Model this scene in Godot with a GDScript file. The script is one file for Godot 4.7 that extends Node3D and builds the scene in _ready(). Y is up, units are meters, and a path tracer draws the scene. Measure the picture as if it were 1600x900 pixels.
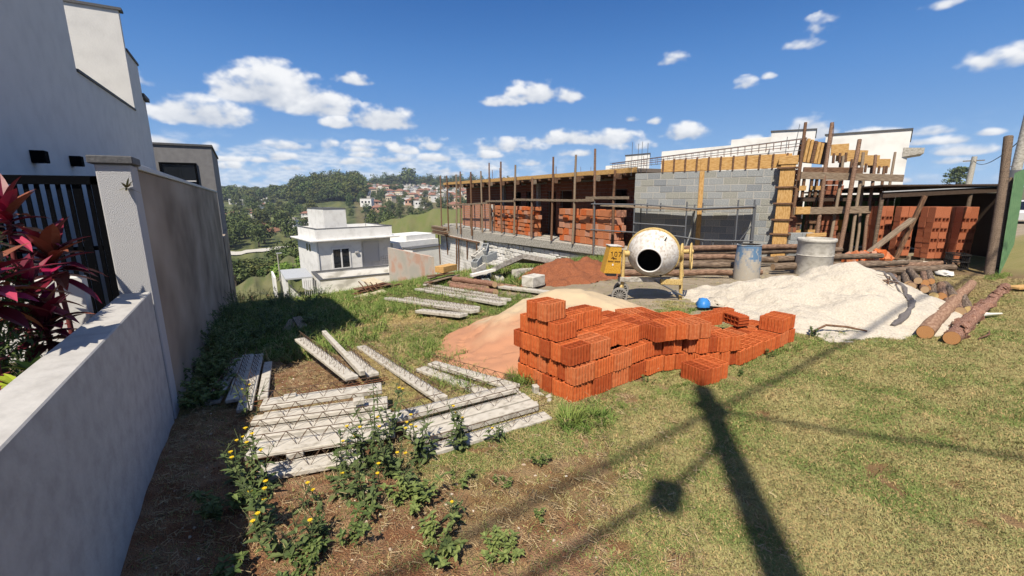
extends Node3D
# A building plot between a finished house and a house under construction.
# Axes: x runs along the street, -z into the plot, y up, metres.

var rng := RandomNumberGenerator.new()
var taken := {}
var M := {}
var fn := FastNoiseLite.new()

# ---------------------------------------------------------------- mesh builder
class MB:
	var v := PackedVector3Array()
	var n := PackedVector3Array()
	var c := PackedColorArray()
	var col := Color(1, 1, 1)
	var tinted := false
	func tri(a: Vector3, b: Vector3, d: Vector3, na: Vector3, nb: Vector3, nd: Vector3) -> void:
		if (b - a).cross(d - a).dot(na + nb + nd) > 0.0:
			v.append(a); v.append(d); v.append(b)
			n.append(na); n.append(nd); n.append(nb)
		else:
			v.append(a); v.append(b); v.append(d)
			n.append(na); n.append(nb); n.append(nd)
		if tinted:
			c.append(col); c.append(col); c.append(col)
	func ftri(a: Vector3, b: Vector3, d: Vector3) -> void:   # flat, wound as given (clockwise from outside)
		var k := (d - a).cross(b - a).normalized()
		v.append(a); v.append(b); v.append(d)
		n.append(k); n.append(k); n.append(k)
		if tinted:
			c.append(col); c.append(col); c.append(col)
	func quad(a: Vector3, b: Vector3, d: Vector3, e: Vector3, k: Vector3) -> void:
		tri(a, b, d, k, k, k)
		tri(a, d, e, k, k, k)
	func flat(a: Vector3, b: Vector3, d: Vector3, e: Vector3) -> void:
		var k := (d - a).cross(b - e).normalized()
		quad(a, b, d, e, k)
	func box(t: Transform3D, s: Vector3, bev := 0.0) -> void:
		var h := s * 0.5
		var p := []
		for sx in [-1, 1]:
			for sy in [-1, 1]:
				for sz in [-1, 1]:
					p.append(Vector3(sx, sy, sz))
		var ax := [Vector3.RIGHT, Vector3.UP, Vector3.BACK]
		for i in 3:
			var u: Vector3 = ax[(i + 1) % 3]
			var w: Vector3 = ax[(i + 2) % 3]
			var k: Vector3 = ax[i]
			for sg in [-1.0, 1.0]:
				var hu := (h * u).length() - bev
				var hw := (h * w).length() - bev
				var o: Vector3 = k * (h * k).length() * sg
				quad(t * (o - u * hu - w * hw), t * (o + u * hu - w * hw), t * (o + u * hu + w * hw), t * (o - u * hu + w * hw), (t.basis * (k * sg)).normalized())
		if bev > 0.0:
			for i in 3:
				var u: Vector3 = ax[(i + 1) % 3]
				var w: Vector3 = ax[(i + 2) % 3]
				var k: Vector3 = ax[i]
				var hk := (h * k).length() - bev
				var hu := (h * u).length()
				var hw := (h * w).length()
				for su in [-1.0, 1.0]:
					for sw in [-1.0, 1.0]:
						var a1: Vector3 = u * su * hu + w * sw * (hw - bev)
						var a2: Vector3 = u * su * (hu - bev) + w * sw * hw
						quad(t * (a1 - k * hk), t * (a1 + k * hk), t * (a2 + k * hk), t * (a2 - k * hk), (t.basis * (u * su + w * sw)).normalized())
			for q in p:
				var hh := h
				var b1 := Vector3(q.x * hh.x, q.y * (hh.y - bev), q.z * (hh.z - bev))
				var b2 := Vector3(q.x * (hh.x - bev), q.y * hh.y, q.z * (hh.z - bev))
				var b3 := Vector3(q.x * (hh.x - bev), q.y * (hh.y - bev), q.z * hh.z)
				var k2: Vector3 = (t.basis * Vector3(q)).normalized()
				tri(t * b1, t * b2, t * b3, k2, k2, k2)
	func bx(p: Vector3, s: Vector3, bev := 0.0) -> void:
		box(Transform3D(Basis(), p), s, bev)
	func tube(pts: Array, radii: Array, sides := 8, caps := true) -> void:
		var rings := []
		var nrm := []
		var side := Vector3.ZERO
		for i in pts.size():
			var d: Vector3 = (pts[mini(i + 1, pts.size() - 1)] - pts[maxi(i - 1, 0)]).normalized()
			if side == Vector3.ZERO:
				side = d.cross(Vector3(0.31, 0.2, 0.93)).normalized()
			side = (side - d * side.dot(d)).normalized()
			var up := d.cross(side)
			var r := []
			var q := []
			for k in sides:
				var a := TAU * k / sides
				var o := side * cos(a) + up * sin(a)
				q.append(o)
				r.append(pts[i] + o * radii[i])
			rings.append(r)
			nrm.append(q)
		for i in pts.size() - 1:
			for k in sides:
				var k2 := (k + 1) % sides
				tri(rings[i][k], rings[i + 1][k], rings[i + 1][k2], nrm[i][k], nrm[i + 1][k], nrm[i + 1][k2])
				tri(rings[i][k], rings[i + 1][k2], rings[i][k2], nrm[i][k], nrm[i + 1][k2], nrm[i][k2])
		if caps:
			for e in [0, pts.size() - 1]:
				var d2: Vector3 = (pts[0] - pts[1]).normalized() if e == 0 else (pts[e] - pts[e - 1]).normalized()
				for k in sides:
					tri(pts[e], rings[e][k], rings[e][(k + 1) % sides], d2, d2, d2)
	func bar(a: Vector3, b: Vector3, r: float, sides := 6) -> void:
		tube([a, b], [r, r], sides)
	var paint = null   # a function of position that gives the face colour
	func lathe(prof: Array, segs: int, t := Transform3D()) -> void:   # prof: Vector2(radius, height)
		for i in prof.size() - 1:
			var p: Vector2 = prof[i]
			var q: Vector2 = prof[i + 1]
			var d := q - p
			var fl := Vector2(d.y, -d.x).normalized()
			var n0 := fl
			var n1 := fl
			if i > 0:
				var e: Vector2 = (p - prof[i - 1])
				var f0 := Vector2(e.y, -e.x).normalized()
				if f0.dot(fl) > 0.6: n0 = (f0 + fl).normalized()
			if i < prof.size() - 2:
				var e2: Vector2 = (prof[i + 2] - q)
				var f1 := Vector2(e2.y, -e2.x).normalized()
				if f1.dot(fl) > 0.6: n1 = (f1 + fl).normalized()
			for k in segs:
				var a := TAU * k / segs
				var b := TAU * (k + 1) / segs
				var A := Vector3(cos(a), 0, sin(a))
				var B := Vector3(cos(b), 0, sin(b))
				var p0 := t * (A * p.x + Vector3(0, p.y, 0))
				var p1 := t * (B * p.x + Vector3(0, p.y, 0))
				var q0 := t * (A * q.x + Vector3(0, q.y, 0))
				var q1 := t * (B * q.x + Vector3(0, q.y, 0))
				var np0 := (t.basis * (A * n0.x + Vector3(0, n0.y, 0))).normalized()
				var np1 := (t.basis * (B * n0.x + Vector3(0, n0.y, 0))).normalized()
				var nq0 := (t.basis * (A * n1.x + Vector3(0, n1.y, 0))).normalized()
				var nq1 := (t.basis * (B * n1.x + Vector3(0, n1.y, 0))).normalized()
				if paint != null: col = paint.call((p0 + q1) * 0.5)
				if p.x > 0.0: tri(p0, p1, q1, np0, np1, nq1)
				if q.x > 0.0: tri(p0, q1, q0, np0, nq1, nq0)
	func mesh() -> ArrayMesh:
		var m := ArrayMesh.new()
		if v.is_empty(): return m
		var a := []
		a.resize(Mesh.ARRAY_MAX)
		a[Mesh.ARRAY_VERTEX] = v
		a[Mesh.ARRAY_NORMAL] = n
		if tinted: a[Mesh.ARRAY_COLOR] = c
		m.add_surface_from_arrays(Mesh.PRIMITIVE_TRIANGLES, a)
		return m

# ---------------------------------------------------------------- things and parts
func numbered(called: String) -> String:
	var k: int = taken.get(called, 0)
	taken[called] = k + 1
	return called if k == 0 else "%s_%03d" % [called, k]

func tag(o: Node3D, label: String, category := "", group := "", kind := "") -> Node3D:
	if label: o.set_meta("label", label)
	if category: o.set_meta("category", category)
	if group: o.set_meta("group", group)
	if kind: o.set_meta("kind", kind)
	return o

func mi(called: String, mesh: Mesh, mat: Material, parent: Node = null, t := Transform3D()) -> MeshInstance3D:
	var o := MeshInstance3D.new()
	o.mesh = mesh
	o.material_override = mat
	o.transform = t
	if parent == null or parent == self:
		o.name = numbered(called)
		add_child(o)
	else:
		var k: int = parent.get_meta("_n_" + called, 0)
		parent.set_meta("_n_" + called, k + 1)
		o.name = called if k == 0 else "%s_%03d" % [called, k]
		parent.add_child(o, true)
	return o

func part(called: String, mb: MB, mat: Material, parent: Node, t := Transform3D()) -> MeshInstance3D:
	return mi(called, mb.mesh(), mat, parent, t)

func thing(called: String, label: String, category: String, t := Transform3D(), group := "") -> Node3D:
	var o := Node3D.new()
	o.name = numbered(called)
	add_child(o)
	o.transform = t
	tag(o, label, category, group)
	return o

func copy(src: Node3D, called: String, label: String, t: Transform3D, group := "") -> Node3D:
	var o: Node3D = src.duplicate()
	o.name = numbered(called)
	add_child(o)
	o.transform = t
	o.set_meta("label", label)
	if group: o.set_meta("group", group)
	return o

func at(x: float, y: float, z: float, turn := 0.0) -> Transform3D:
	return Transform3D(Basis(Vector3.UP, turn), Vector3(x, y, z))

func along(a: Vector3, b: Vector3, up := Vector3.UP) -> Transform3D:   # local x runs from a to b
	var x := (b - a).normalized()
	var u := up
	if absf(x.dot(u)) > 0.98: u = Vector3(0.0, 0.0, 1.0)
	var z := x.cross(u).normalized()
	return Transform3D(Basis(x, z.cross(x), z), a)

func multi(called: String, mesh: Mesh, mat: Material, xf: Array, cols: Array, parent: Node = null) -> MultiMeshInstance3D:
	var m := MultiMesh.new()
	m.transform_format = MultiMesh.TRANSFORM_3D
	m.use_colors = cols.size() > 0
	m.mesh = mesh
	m.instance_count = xf.size()
	for i in xf.size():
		m.set_instance_transform(i, xf[i])
		if cols.size(): m.set_instance_color(i, cols[i])
	var o := MultiMeshInstance3D.new()
	o.multimesh = m
	o.material_override = mat
	if parent == null:
		o.name = numbered(called)
		add_child(o)
	else:
		o.name = called
		parent.add_child(o, true)
	return o

func rf(a: float, b: float) -> float:
	return rng.randf_range(a, b)

# ---------------------------------------------------------------- materials
func lin(r: float, g: float, b: float) -> Color:
	return Color(r * 0.82, g * 0.82, b * 0.82).linear_to_srgb()

func grey(v: float) -> Color:
	return Color(v, v, v).linear_to_srgb()

func noise(seed_: int, freq: float, oct := 4, kind := FastNoiseLite.TYPE_SIMPLEX_SMOOTH) -> FastNoiseLite:
	var f := FastNoiseLite.new()
	f.seed = seed_
	f.frequency = freq
	f.noise_type = kind
	f.fractal_type = FastNoiseLite.FRACTAL_FBM if oct > 1 else FastNoiseLite.FRACTAL_NONE
	f.fractal_octaves = oct
	return f

func ntex(f: FastNoiseLite, stops: Array, size := 512) -> NoiseTexture2D:   # stops: [pos, Color (sRGB)] ...
	var t := NoiseTexture2D.new()
	t.width = size
	t.height = size
	t.seamless = true
	t.noise = f
	if stops.size():
		var g := Gradient.new()
		g.offsets = PackedFloat32Array(stops.map(func(s): return s[0]))
		g.colors = PackedColorArray(stops.map(func(s): return s[1]))
		t.color_ramp = g
	return t

func mat(called: String, tex: Texture2D, scale: Vector3, rough := 0.9, bump: Texture2D = null, depth := 0.0, world := false, base := Color(1, 1, 1)) -> StandardMaterial3D:
	var m := StandardMaterial3D.new()
	m.resource_name = called
	m.albedo_color = base
	m.roughness = rough
	m.metallic_specular = 0.35
	if tex: m.albedo_texture = tex
	m.uv1_triplanar = true
	m.uv1_world_triplanar = world
	m.uv1_scale = scale
	if bump:
		m.heightmap_enabled = true
		m.heightmap_texture = bump
		m.heightmap_scale = depth
	M[called] = m
	return m

func tinted(src: String, called: String, k: Color) -> StandardMaterial3D:
	var m: StandardMaterial3D = M[src].duplicate()
	m.resource_name = called
	m.albedo_color = k
	M[called] = m
	return m

func materials() -> void:
	var grain := ntex(noise(11, 0.02, 5), [])
	var fine := ntex(noise(12, 0.09, 4), [])
	var cell := ntex(noise(14, 0.06, 3, FastNoiseLite.TYPE_CELLULAR), [])
	M.fine_map = fine
	M.grain_map = grain
	# painted walls
	mat("white_paint", ntex(noise(21, 0.012, 5), [[0.0, lin(0.60, 0.60, 0.595)], [0.5, lin(0.66, 0.66, 0.652)], [1.0, lin(0.69, 0.69, 0.68)]]), Vector3.ONE * 0.35, 0.85, fine, 0.15, true)
	mat("grey_render", ntex(noise(22, 0.16, 3), [[0.2, lin(0.38, 0.385, 0.40)], [0.55, lin(0.47, 0.475, 0.49)], [0.9, lin(0.54, 0.545, 0.56)]]), Vector3.ONE * 2.6, 0.95, fine, 0.30, true)
	mat("bright_white", ntex(noise(20, 0.010, 5), [[0.1, lin(0.66, 0.655, 0.64)], [0.5, lin(0.79, 0.79, 0.78)], [1.0, lin(0.82, 0.82, 0.81)]]), Vector3.ONE * 0.2, 0.85, null, 0, true)
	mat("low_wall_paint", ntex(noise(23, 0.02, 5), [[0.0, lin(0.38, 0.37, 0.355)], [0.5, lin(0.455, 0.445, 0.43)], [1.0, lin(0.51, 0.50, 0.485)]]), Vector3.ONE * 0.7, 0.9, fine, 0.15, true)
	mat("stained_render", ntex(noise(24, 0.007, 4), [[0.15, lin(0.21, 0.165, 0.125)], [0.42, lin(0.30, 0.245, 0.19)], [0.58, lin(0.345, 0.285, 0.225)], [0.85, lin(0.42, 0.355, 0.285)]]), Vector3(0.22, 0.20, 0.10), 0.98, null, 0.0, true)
	mat("dirty_white", ntex(noise(25, 0.008, 5), [[0.15, lin(0.48, 0.47, 0.43)], [0.38, lin(0.76, 0.75, 0.72)], [0.8, lin(0.86, 0.855, 0.84)]]), Vector3(0.10, 0.16, 0.10), 0.9, null, 0, true)
	mat("pink_render", ntex(noise(26, 0.006, 5), [[0.25, lin(0.44, 0.42, 0.37)], [0.5, lin(0.52, 0.45, 0.39)], [0.75, lin(0.53, 0.33, 0.25)]]), Vector3.ONE * 0.12, 0.95, fine, 0.5, true)
	mat("dark_paint", ntex(noise(27, 0.02, 4), [[0.0, lin(0.17, 0.17, 0.18)], [1.0, lin(0.22, 0.22, 0.23)]]), Vector3.ONE * 0.4, 0.85, null, 0, true)
	mat("grey_paint", ntex(noise(28, 0.02, 4), [[0.0, lin(0.40, 0.40, 0.41)], [1.0, lin(0.47, 0.47, 0.48)]]), Vector3.ONE * 0.4, 0.85, null, 0, true)
	mat("coping", ntex(noise(29, 0.05, 4), [[0.0, lin(0.07, 0.072, 0.078)], [1.0, lin(0.13, 0.132, 0.14)]]), Vector3.ONE, 0.7, fine, 0.2, true)
	mat("metal_coping", ntex(noise(30, 0.05, 4), [[0.0, lin(0.38, 0.4, 0.42)], [1.0, lin(0.55, 0.57, 0.6)]]), Vector3.ONE, 0.5, null, 0, true)
	mat("black_metal", null, Vector3.ONE, 0.75, null, 0, false, lin(0.004, 0.0045, 0.006)).metallic_specular = 0.08
	mat("lattice_steel", ntex(noise(33, 0.05, 4), [[0.1, lin(0.07, 0.052, 0.042)], [0.6, lin(0.14, 0.085, 0.055)], [1.0, lin(0.24, 0.12, 0.065)]]), Vector3.ONE * 3.0, 0.85)
	mat("steel", ntex(noise(31, 0.06, 4), [[0.2, lin(0.09, 0.10, 0.115)], [0.7, lin(0.16, 0.17, 0.19)], [0.95, lin(0.24, 0.13, 0.08)]]), Vector3.ONE * 2.0, 0.5)
	mat("rust", ntex(noise(32, 0.05, 4), [[0.1, lin(0.07, 0.035, 0.022)], [0.6, lin(0.19, 0.075, 0.035)], [1.0, lin(0.28, 0.12, 0.06)]]), Vector3.ONE * 3.0, 0.9)
	mat("white_frame", null, Vector3.ONE, 0.6, null, 0, false, lin(0.72, 0.72, 0.72))
	var g := mat("glass_dark", null, Vector3.ONE, 0.06, null, 0, false, lin(0.012, 0.014, 0.017))
	g.metallic_specular = 0.6
	# clay
	var cl := ntex(noise(41, 0.03, 5), [[0.1, lin(0.45, 0.092, 0.024)], [0.5, lin(0.57, 0.135, 0.036)], [0.9, lin(0.65, 0.20, 0.07)]])
	mat("clay", cl, Vector3(1.6, 0.9, 1.6), 0.9, fine, 0.12)
	tinted("clay", "clay_dark", Color(0.84, 0.77, 0.75))
	tinted("clay", "clay_dusty", Color(0.98, 1.06, 1.18))
	tinted("clay", "clay_light", Color(1.0, 1.0, 1.0))
	tinted("clay", "clay_mid", Color(0.95, 0.92, 0.92))
	mat("clay_far", ntex(noise(42, 0.04, 5), [[0.1, lin(0.38, 0.12, 0.05)], [0.5, lin(0.52, 0.19, 0.085)], [0.9, lin(0.60, 0.27, 0.14)]]), Vector3.ONE * 1.5, 0.9)
	mat("clay_pale", ntex(noise(43, 0.05, 5), [[0.1, lin(0.42, 0.16, 0.09)], [0.5, lin(0.52, 0.25, 0.16)], [0.9, lin(0.62, 0.42, 0.33)]]), Vector3.ONE * 1.5, 0.9)
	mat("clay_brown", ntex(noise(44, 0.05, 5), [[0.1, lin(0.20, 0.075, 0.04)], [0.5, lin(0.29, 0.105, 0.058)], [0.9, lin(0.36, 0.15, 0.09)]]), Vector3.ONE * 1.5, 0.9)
	# concrete
	mat("block", ntex(noise(51, 0.05, 5), [[0.2, lin(0.24, 0.26, 0.27)], [0.5, lin(0.32, 0.34, 0.35)], [0.68, lin(0.37, 0.385, 0.385)], [0.85, lin(0.52, 0.53, 0.51)]]), Vector3.ONE * 1.3, 0.95, fine, 0.4)
	tinted("block", "block_dark", Color(0.90, 0.91, 0.93))
	tinted("block", "block_warm", Color(1.0, 0.98, 0.93))
	mat("mortar", ntex(noise(52, 0.05, 4), [[0.0, lin(0.38, 0.37, 0.345)], [1.0, lin(0.52, 0.505, 0.47)]]), Vector3.ONE * 2.0, 0.95, fine, 0.4)
	mat("concrete", ntex(noise(53, 0.025, 6), [[0.15, lin(0.27, 0.255, 0.22)], [0.5, lin(0.42, 0.40, 0.36)], [0.85, lin(0.56, 0.54, 0.50)]]), Vector3.ONE * 0.8, 0.95, fine, 0.5)
	mat("joist", ntex(noise(54, 0.022, 6), [[0.15, lin(0.32, 0.295, 0.25)], [0.42, lin(0.49, 0.46, 0.405)], [0.85, lin(0.57, 0.54, 0.485)]]), Vector3(0.9, 1.2, 1.2), 0.95, fine, 0.12)
	mat("pale_concrete", ntex(noise(55, 0.02, 6), [[0.15, lin(0.36, 0.34, 0.30)], [0.5, lin(0.55, 0.53, 0.48)], [0.85, lin(0.64, 0.62, 0.57)]]), Vector3(0.6, 0.8, 0.6), 0.95, fine, 0.2)
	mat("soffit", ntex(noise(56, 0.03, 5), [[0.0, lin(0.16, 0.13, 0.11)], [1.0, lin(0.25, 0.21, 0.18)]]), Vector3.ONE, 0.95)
	# wood
	var wg := noise(61, 0.012, 5)
	var wood := func(nm: String, a: Color, b: Color, c: Color, s: Vector3, sd: int):
		mat(nm, ntex(noise(sd, 0.018, 5), [[0.2, a], [0.5, b], [0.85, c]]), s, 0.85, grain, 0.4)
	wood.call("ply", lin(0.44, 0.25, 0.085), lin(0.56, 0.335, 0.125), lin(0.63, 0.405, 0.175), Vector3(0.7, 2.2, 2.2), 62)
	wood.call("ply_upright", lin(0.44, 0.25, 0.085), lin(0.56, 0.335, 0.125), lin(0.63, 0.405, 0.175), Vector3(2.2, 0.7, 2.2), 72)
	wood.call("ply_pale", lin(0.50, 0.42, 0.28), lin(0.60, 0.52, 0.37), lin(0.68, 0.60, 0.45), Vector3(0.7, 2.2, 2.2), 73)
	wood.call("plank", lin(0.14, 0.105, 0.075), lin(0.25, 0.185, 0.13), lin(0.37, 0.30, 0.22), Vector3(0.5, 6.0, 6.0), 63)
	wood.call("plank_brown", lin(0.085, 0.045, 0.028), lin(0.17, 0.092, 0.055), lin(0.27, 0.165, 0.10), Vector3(0.5, 6.0, 6.0), 64)
	wood.call("bark", lin(0.09, 0.054, 0.038), lin(0.21, 0.125, 0.083), lin(0.37, 0.24, 0.17), Vector3(0.7, 4.0, 4.0), 65)
	wood.call("bark_grey", lin(0.07, 0.05, 0.037), lin(0.17, 0.122, 0.087), lin(0.33, 0.255, 0.19), Vector3(0.5, 5.0, 5.0), 66)
	mat("bark_red", ntex(noise(67, 0.03, 5), [[0.2, lin(0.13, 0.055, 0.035)], [0.45, lin(0.30, 0.15, 0.10)], [0.6, lin(0.38, 0.21, 0.15)], [0.85, lin(0.50, 0.34, 0.26)]]), Vector3(1.2, 3.0, 3.0), 0.9, fine, 1.2)
	mat("log_smooth", ntex(noise(68, 0.02, 5), [[0.2, lin(0.22, 0.12, 0.075)], [0.55, lin(0.33, 0.20, 0.13)], [0.85, lin(0.44, 0.29, 0.20)]]), Vector3(0.6, 3.0, 3.0), 0.9, grain, 0.5)
	mat("cut_orange", ntex(noise(69, 0.05, 4), [[0.2, lin(0.40, 0.18, 0.07)], [0.8, lin(0.62, 0.34, 0.15)]]), Vector3.ONE * 6.0, 0.9)
	mat("cut_yellow", ntex(noise(70, 0.05, 4), [[0.2, lin(0.55, 0.38, 0.15)], [0.8, lin(0.74, 0.58, 0.30)]]), Vector3.ONE * 6.0, 0.9)
	mat("cut_grey", ntex(noise(71, 0.05, 4), [[0.2, lin(0.33, 0.21, 0.12)], [0.8, lin(0.54, 0.38, 0.23)]]), Vector3.ONE * 6.0, 0.9)
	# metals and plastics of the site
	mat("yellow_paint", ntex(noise(81, 0.03, 5), [[0.2, lin(0.40, 0.20, 0.03)], [0.5, lin(0.58, 0.31, 0.025)], [0.9, lin(0.66, 0.42, 0.12)]]), Vector3.ONE * 3.0, 0.6)
	mat("yellow_pale", ntex(noise(82, 0.03, 5), [[0.2, lin(0.34, 0.22, 0.10)], [0.5, lin(0.60, 0.42, 0.14)], [0.9, lin(0.66, 0.55, 0.32)]]), Vector3.ONE * 3.0, 0.7)
	mat("mixer_drum", ntex(noise(83, 0.02, 6), [[0.12, lin(0.34, 0.24, 0.17)], [0.34, lin(0.52, 0.48, 0.43)], [0.5, lin(0.66, 0.64, 0.61)], [0.9, lin(0.74, 0.725, 0.70)]]), Vector3.ONE * 1.5, 0.8, fine, 0.5)
	mat("drum_inside", ntex(noise(84, 0.03, 4), [[0.0, lin(0.02, 0.017, 0.014)], [1.0, lin(0.06, 0.05, 0.04)]]), Vector3.ONE, 0.9)
	mat("tyre", ntex(noise(85, 0.05, 4), [[0.0, lin(0.20, 0.19, 0.18)], [1.0, lin(0.36, 0.35, 0.33)]]), Vector3.ONE * 3.0, 0.9)
	mat("black", null, Vector3.ONE, 0.8, null, 0, false, lin(0.015, 0.014, 0.014))
	mat("blue_drum", ntex(noise(86, 0.020, 7), [[0.22, lin(0.50, 0.47, 0.42)], [0.42, lin(0.46, 0.45, 0.43)], [0.52, lin(0.34, 0.37, 0.40)], [0.62, lin(0.20, 0.27, 0.36)], [0.85, lin(0.09, 0.19, 0.33)]]), Vector3(0.55, 0.55, 0.55), 0.8, fine, 0.15)
	var bd := mat("splashed_blue", ntex(noise(89, 0.08, 4), [[0.1, grey(0.75)], [0.9, grey(1.0)]]), Vector3.ONE * 2.0, 0.8)
	bd.vertex_color_use_as_albedo = true
	mat("blue_bag", null, Vector3.ONE, 0.4, null, 0, false, lin(0.04, 0.22, 0.60))
	mat("plastic_sheet", ntex(noise(87, 0.03, 4), [[0.0, lin(0.10, 0.09, 0.09)], [1.0, lin(0.22, 0.20, 0.19)]]), Vector3.ONE, 0.45)
	mat("green_sheet", ntex(noise(88, 0.025, 5), [[0.1, lin(0.07, 0.15, 0.065)], [0.5, lin(0.125, 0.25, 0.105)], [0.9, lin(0.21, 0.32, 0.16)]]), Vector3(0.8, 0.4, 0.8), 0.6)
	mat("car_paint", null, Vector3.ONE, 0.3, null, 0, false, lin(0.62, 0.63, 0.65))
	# sand and soil
	mat("orange_sand", ntex(noise(91, 0.12, 4), [[0.1, grey(0.72)], [0.9, grey(0.82)]]), Vector3.ONE * 2.0, 1.0, fine, 0.6)
	M.orange_sand.vertex_color_use_as_albedo = true
	mat("white_sand", ntex(noise(92, 0.05, 6), [[0.1, lin(0.40, 0.355, 0.285)], [0.5, lin(0.53, 0.48, 0.405)], [0.9, lin(0.62, 0.57, 0.49)]]), Vector3.ONE * 1.2, 1.0, grain, 1.5)
	mat("red_clay", ntex(noise(93, 0.06, 6), [[0.1, lin(0.17, 0.055, 0.025)], [0.5, lin(0.30, 0.105, 0.05)], [0.9, lin(0.42, 0.18, 0.095)]]), Vector3.ONE * 1.2, 1.0, fine, 2.5)
	mat("ground", ntex(noise(94, 0.11, 5), [[0.1, grey(0.62)], [0.5, grey(0.84)], [0.9, grey(1.0)]]), Vector3.ONE * 1.7, 1.0, fine, 1.2, true)
	M.ground.vertex_color_use_as_albedo = true
	mat("asphalt", ntex(noise(95, 0.1, 4), [[0.0, lin(0.06, 0.06, 0.06)], [1.0, lin(0.12, 0.12, 0.115)]]), Vector3.ONE, 0.95, null, 0, true)
	mat("far_land", ntex(noise(96, 0.06, 5), [[0.1, grey(0.7)], [0.9, grey(1.0)]]), Vector3.ONE * 0.06, 1.0, null, 0, true)
	M.far_land.vertex_color_use_as_albedo = true
	# plants: colour comes from the copies or the vertices
	var leaf := mat("leaf", null, Vector3.ONE, 0.6)
	leaf.vertex_color_use_as_albedo = true
	leaf.backlight_enabled = true
	leaf.backlight = Color(0.35, 0.35, 0.35)
	mat("red_stem", null, Vector3.ONE, 0.7, null, 0, false, lin(0.16, 0.035, 0.035))
	var tree := mat("tree_leaf", null, Vector3.ONE, 0.75)
	tree.vertex_color_use_as_albedo = true
	var red := mat("red_leaf", null, Vector3.ONE, 0.42)
	red.vertex_color_use_as_albedo = true
	red.backlight_enabled = true
	red.backlight = Color(0.12, 0.12, 0.12)
	mat("petal", null, Vector3.ONE, 0.7, null, 0, false, lin(0.72, 0.50, 0.02))
	mat("stem", null, Vector3.ONE, 0.8, null, 0, false, lin(0.10, 0.13, 0.055))
	mat("trunk", ntex(noise(97, 0.05, 4), [[0.0, lin(0.05, 0.04, 0.03)], [1.0, lin(0.12, 0.10, 0.08)]]), Vector3.ONE, 0.95)
	mat("chalk", null, Vector3.ONE, 0.9, null, 0, false, lin(0.70, 0.68, 0.62))
	mat("red_text", null, Vector3.ONE, 0.8, null, 0, false, lin(0.05, 0.022, 0.01))
	mat("roof_tile", ntex(noise(98, 0.05, 4), [[0.0, lin(0.20, 0.085, 0.058)], [1.0, lin(0.34, 0.19, 0.14)]]), Vector3.ONE * 0.3, 0.9)
	mat("fascia", ntex(noise(99, 0.03, 4), [[0.0, lin(0.05, 0.033, 0.024)], [1.0, lin(0.11, 0.075, 0.055)]]), Vector3(0.5, 3, 3), 0.9)
	mat("far_cream", null, Vector3.ONE, 0.9, null, 0, false, lin(0.62, 0.55, 0.42))
	mat("far_pink", null, Vector3.ONE, 0.9, null, 0, false, lin(0.52, 0.33, 0.24))
	var sl := tinted("tree_leaf", "shrub_leaf", Color(1.3, 1.4, 1.1))
	sl.vertex_color_use_as_albedo = true
	mat("clay_brick", ntex(noise(45, 0.05, 5), [[0.1, lin(0.30, 0.09, 0.045)], [0.5, lin(0.44, 0.145, 0.07)], [0.9, lin(0.54, 0.21, 0.11)]]), Vector3.ONE * 1.8, 0.9)
	tinted("clay_brick", "clay_brick_pale", Color(0.94, 0.92, 0.90))
	var gr := mat("grass", null, Vector3.ONE, 0.8)
	gr.vertex_color_use_as_albedo = true
	gr.backlight_enabled = true
	gr.backlight = Color(0.3, 0.3, 0.3)
	var cr := mat("crumb", null, Vector3.ONE, 1.0)
	cr.vertex_color_use_as_albedo = true

# ---------------------------------------------------------------- camera, sky, sun
func camera_and_light() -> void:
	var cam := Camera3D.new()
	cam.name = "camera"
	add_child(cam)
	cam.transform = Transform3D(Basis(Vector3(0.85224, -0.00683, 0.52310), Vector3(0.11262, 0.97887, -0.17068), Vector3(-0.51088, 0.20437, 0.83500)).orthonormalized(), Vector3(0, 1.65, 0))
	cam.fov = 66.99
	cam.near = 0.05
	cam.far = 6000.0
	cam.current = true
	var env := Environment.new()
	env.background_mode = Environment.BG_SKY
	var sm := PanoramaSkyMaterial.new()
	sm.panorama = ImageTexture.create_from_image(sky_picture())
	var sky := Sky.new()
	sky.sky_material = sm
	env.sky = sky
	env.background_energy_multiplier = 0.80
	env.tonemap_mode = Environment.TONE_MAPPER_LINEAR
	env.tonemap_exposure = 1.5
	env.sdfgi_enabled = true
	env.ssao_enabled = true
	env.ssil_enabled = true
	env.fog_enabled = true
	env.fog_density = 0.00022
	env.fog_light_color = Color(0.80, 0.87, 0.97)
	var we := WorldEnvironment.new()
	we.name = "world_environment"
	we.environment = env
	add_child(we)
	var sun := DirectionalLight3D.new()
	sun.name = "sun"
	sun.light_energy = 1.6
	sun.light_color = Color(1.0, 0.955, 0.88)
	sun.light_angular_distance = 0.5
	sun.shadow_enabled = true
	add_child(sun)
	sun.look_at_from_position(Vector3.ZERO, Vector3(0.416, -0.809, -0.415), Vector3.UP)

func sky_at(el: float) -> Color:   # clear air, linear
	var k := clampf(el / 90.0, 0.0, 1.0)
	var t := pow(1.0 - sin(deg_to_rad(maxf(el, 0.0))), 6.5)
	var mid := smoothstep(25.0, 11.0, el) * 0.62
	return Color(0.023, 0.112, 0.36).lerp(Color(0.055, 0.235, 0.62), mid).lerp(Color(0.36, 0.56, 0.78), t).lerp(Color(0.020, 0.092, 0.30), k * 0.6)

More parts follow.
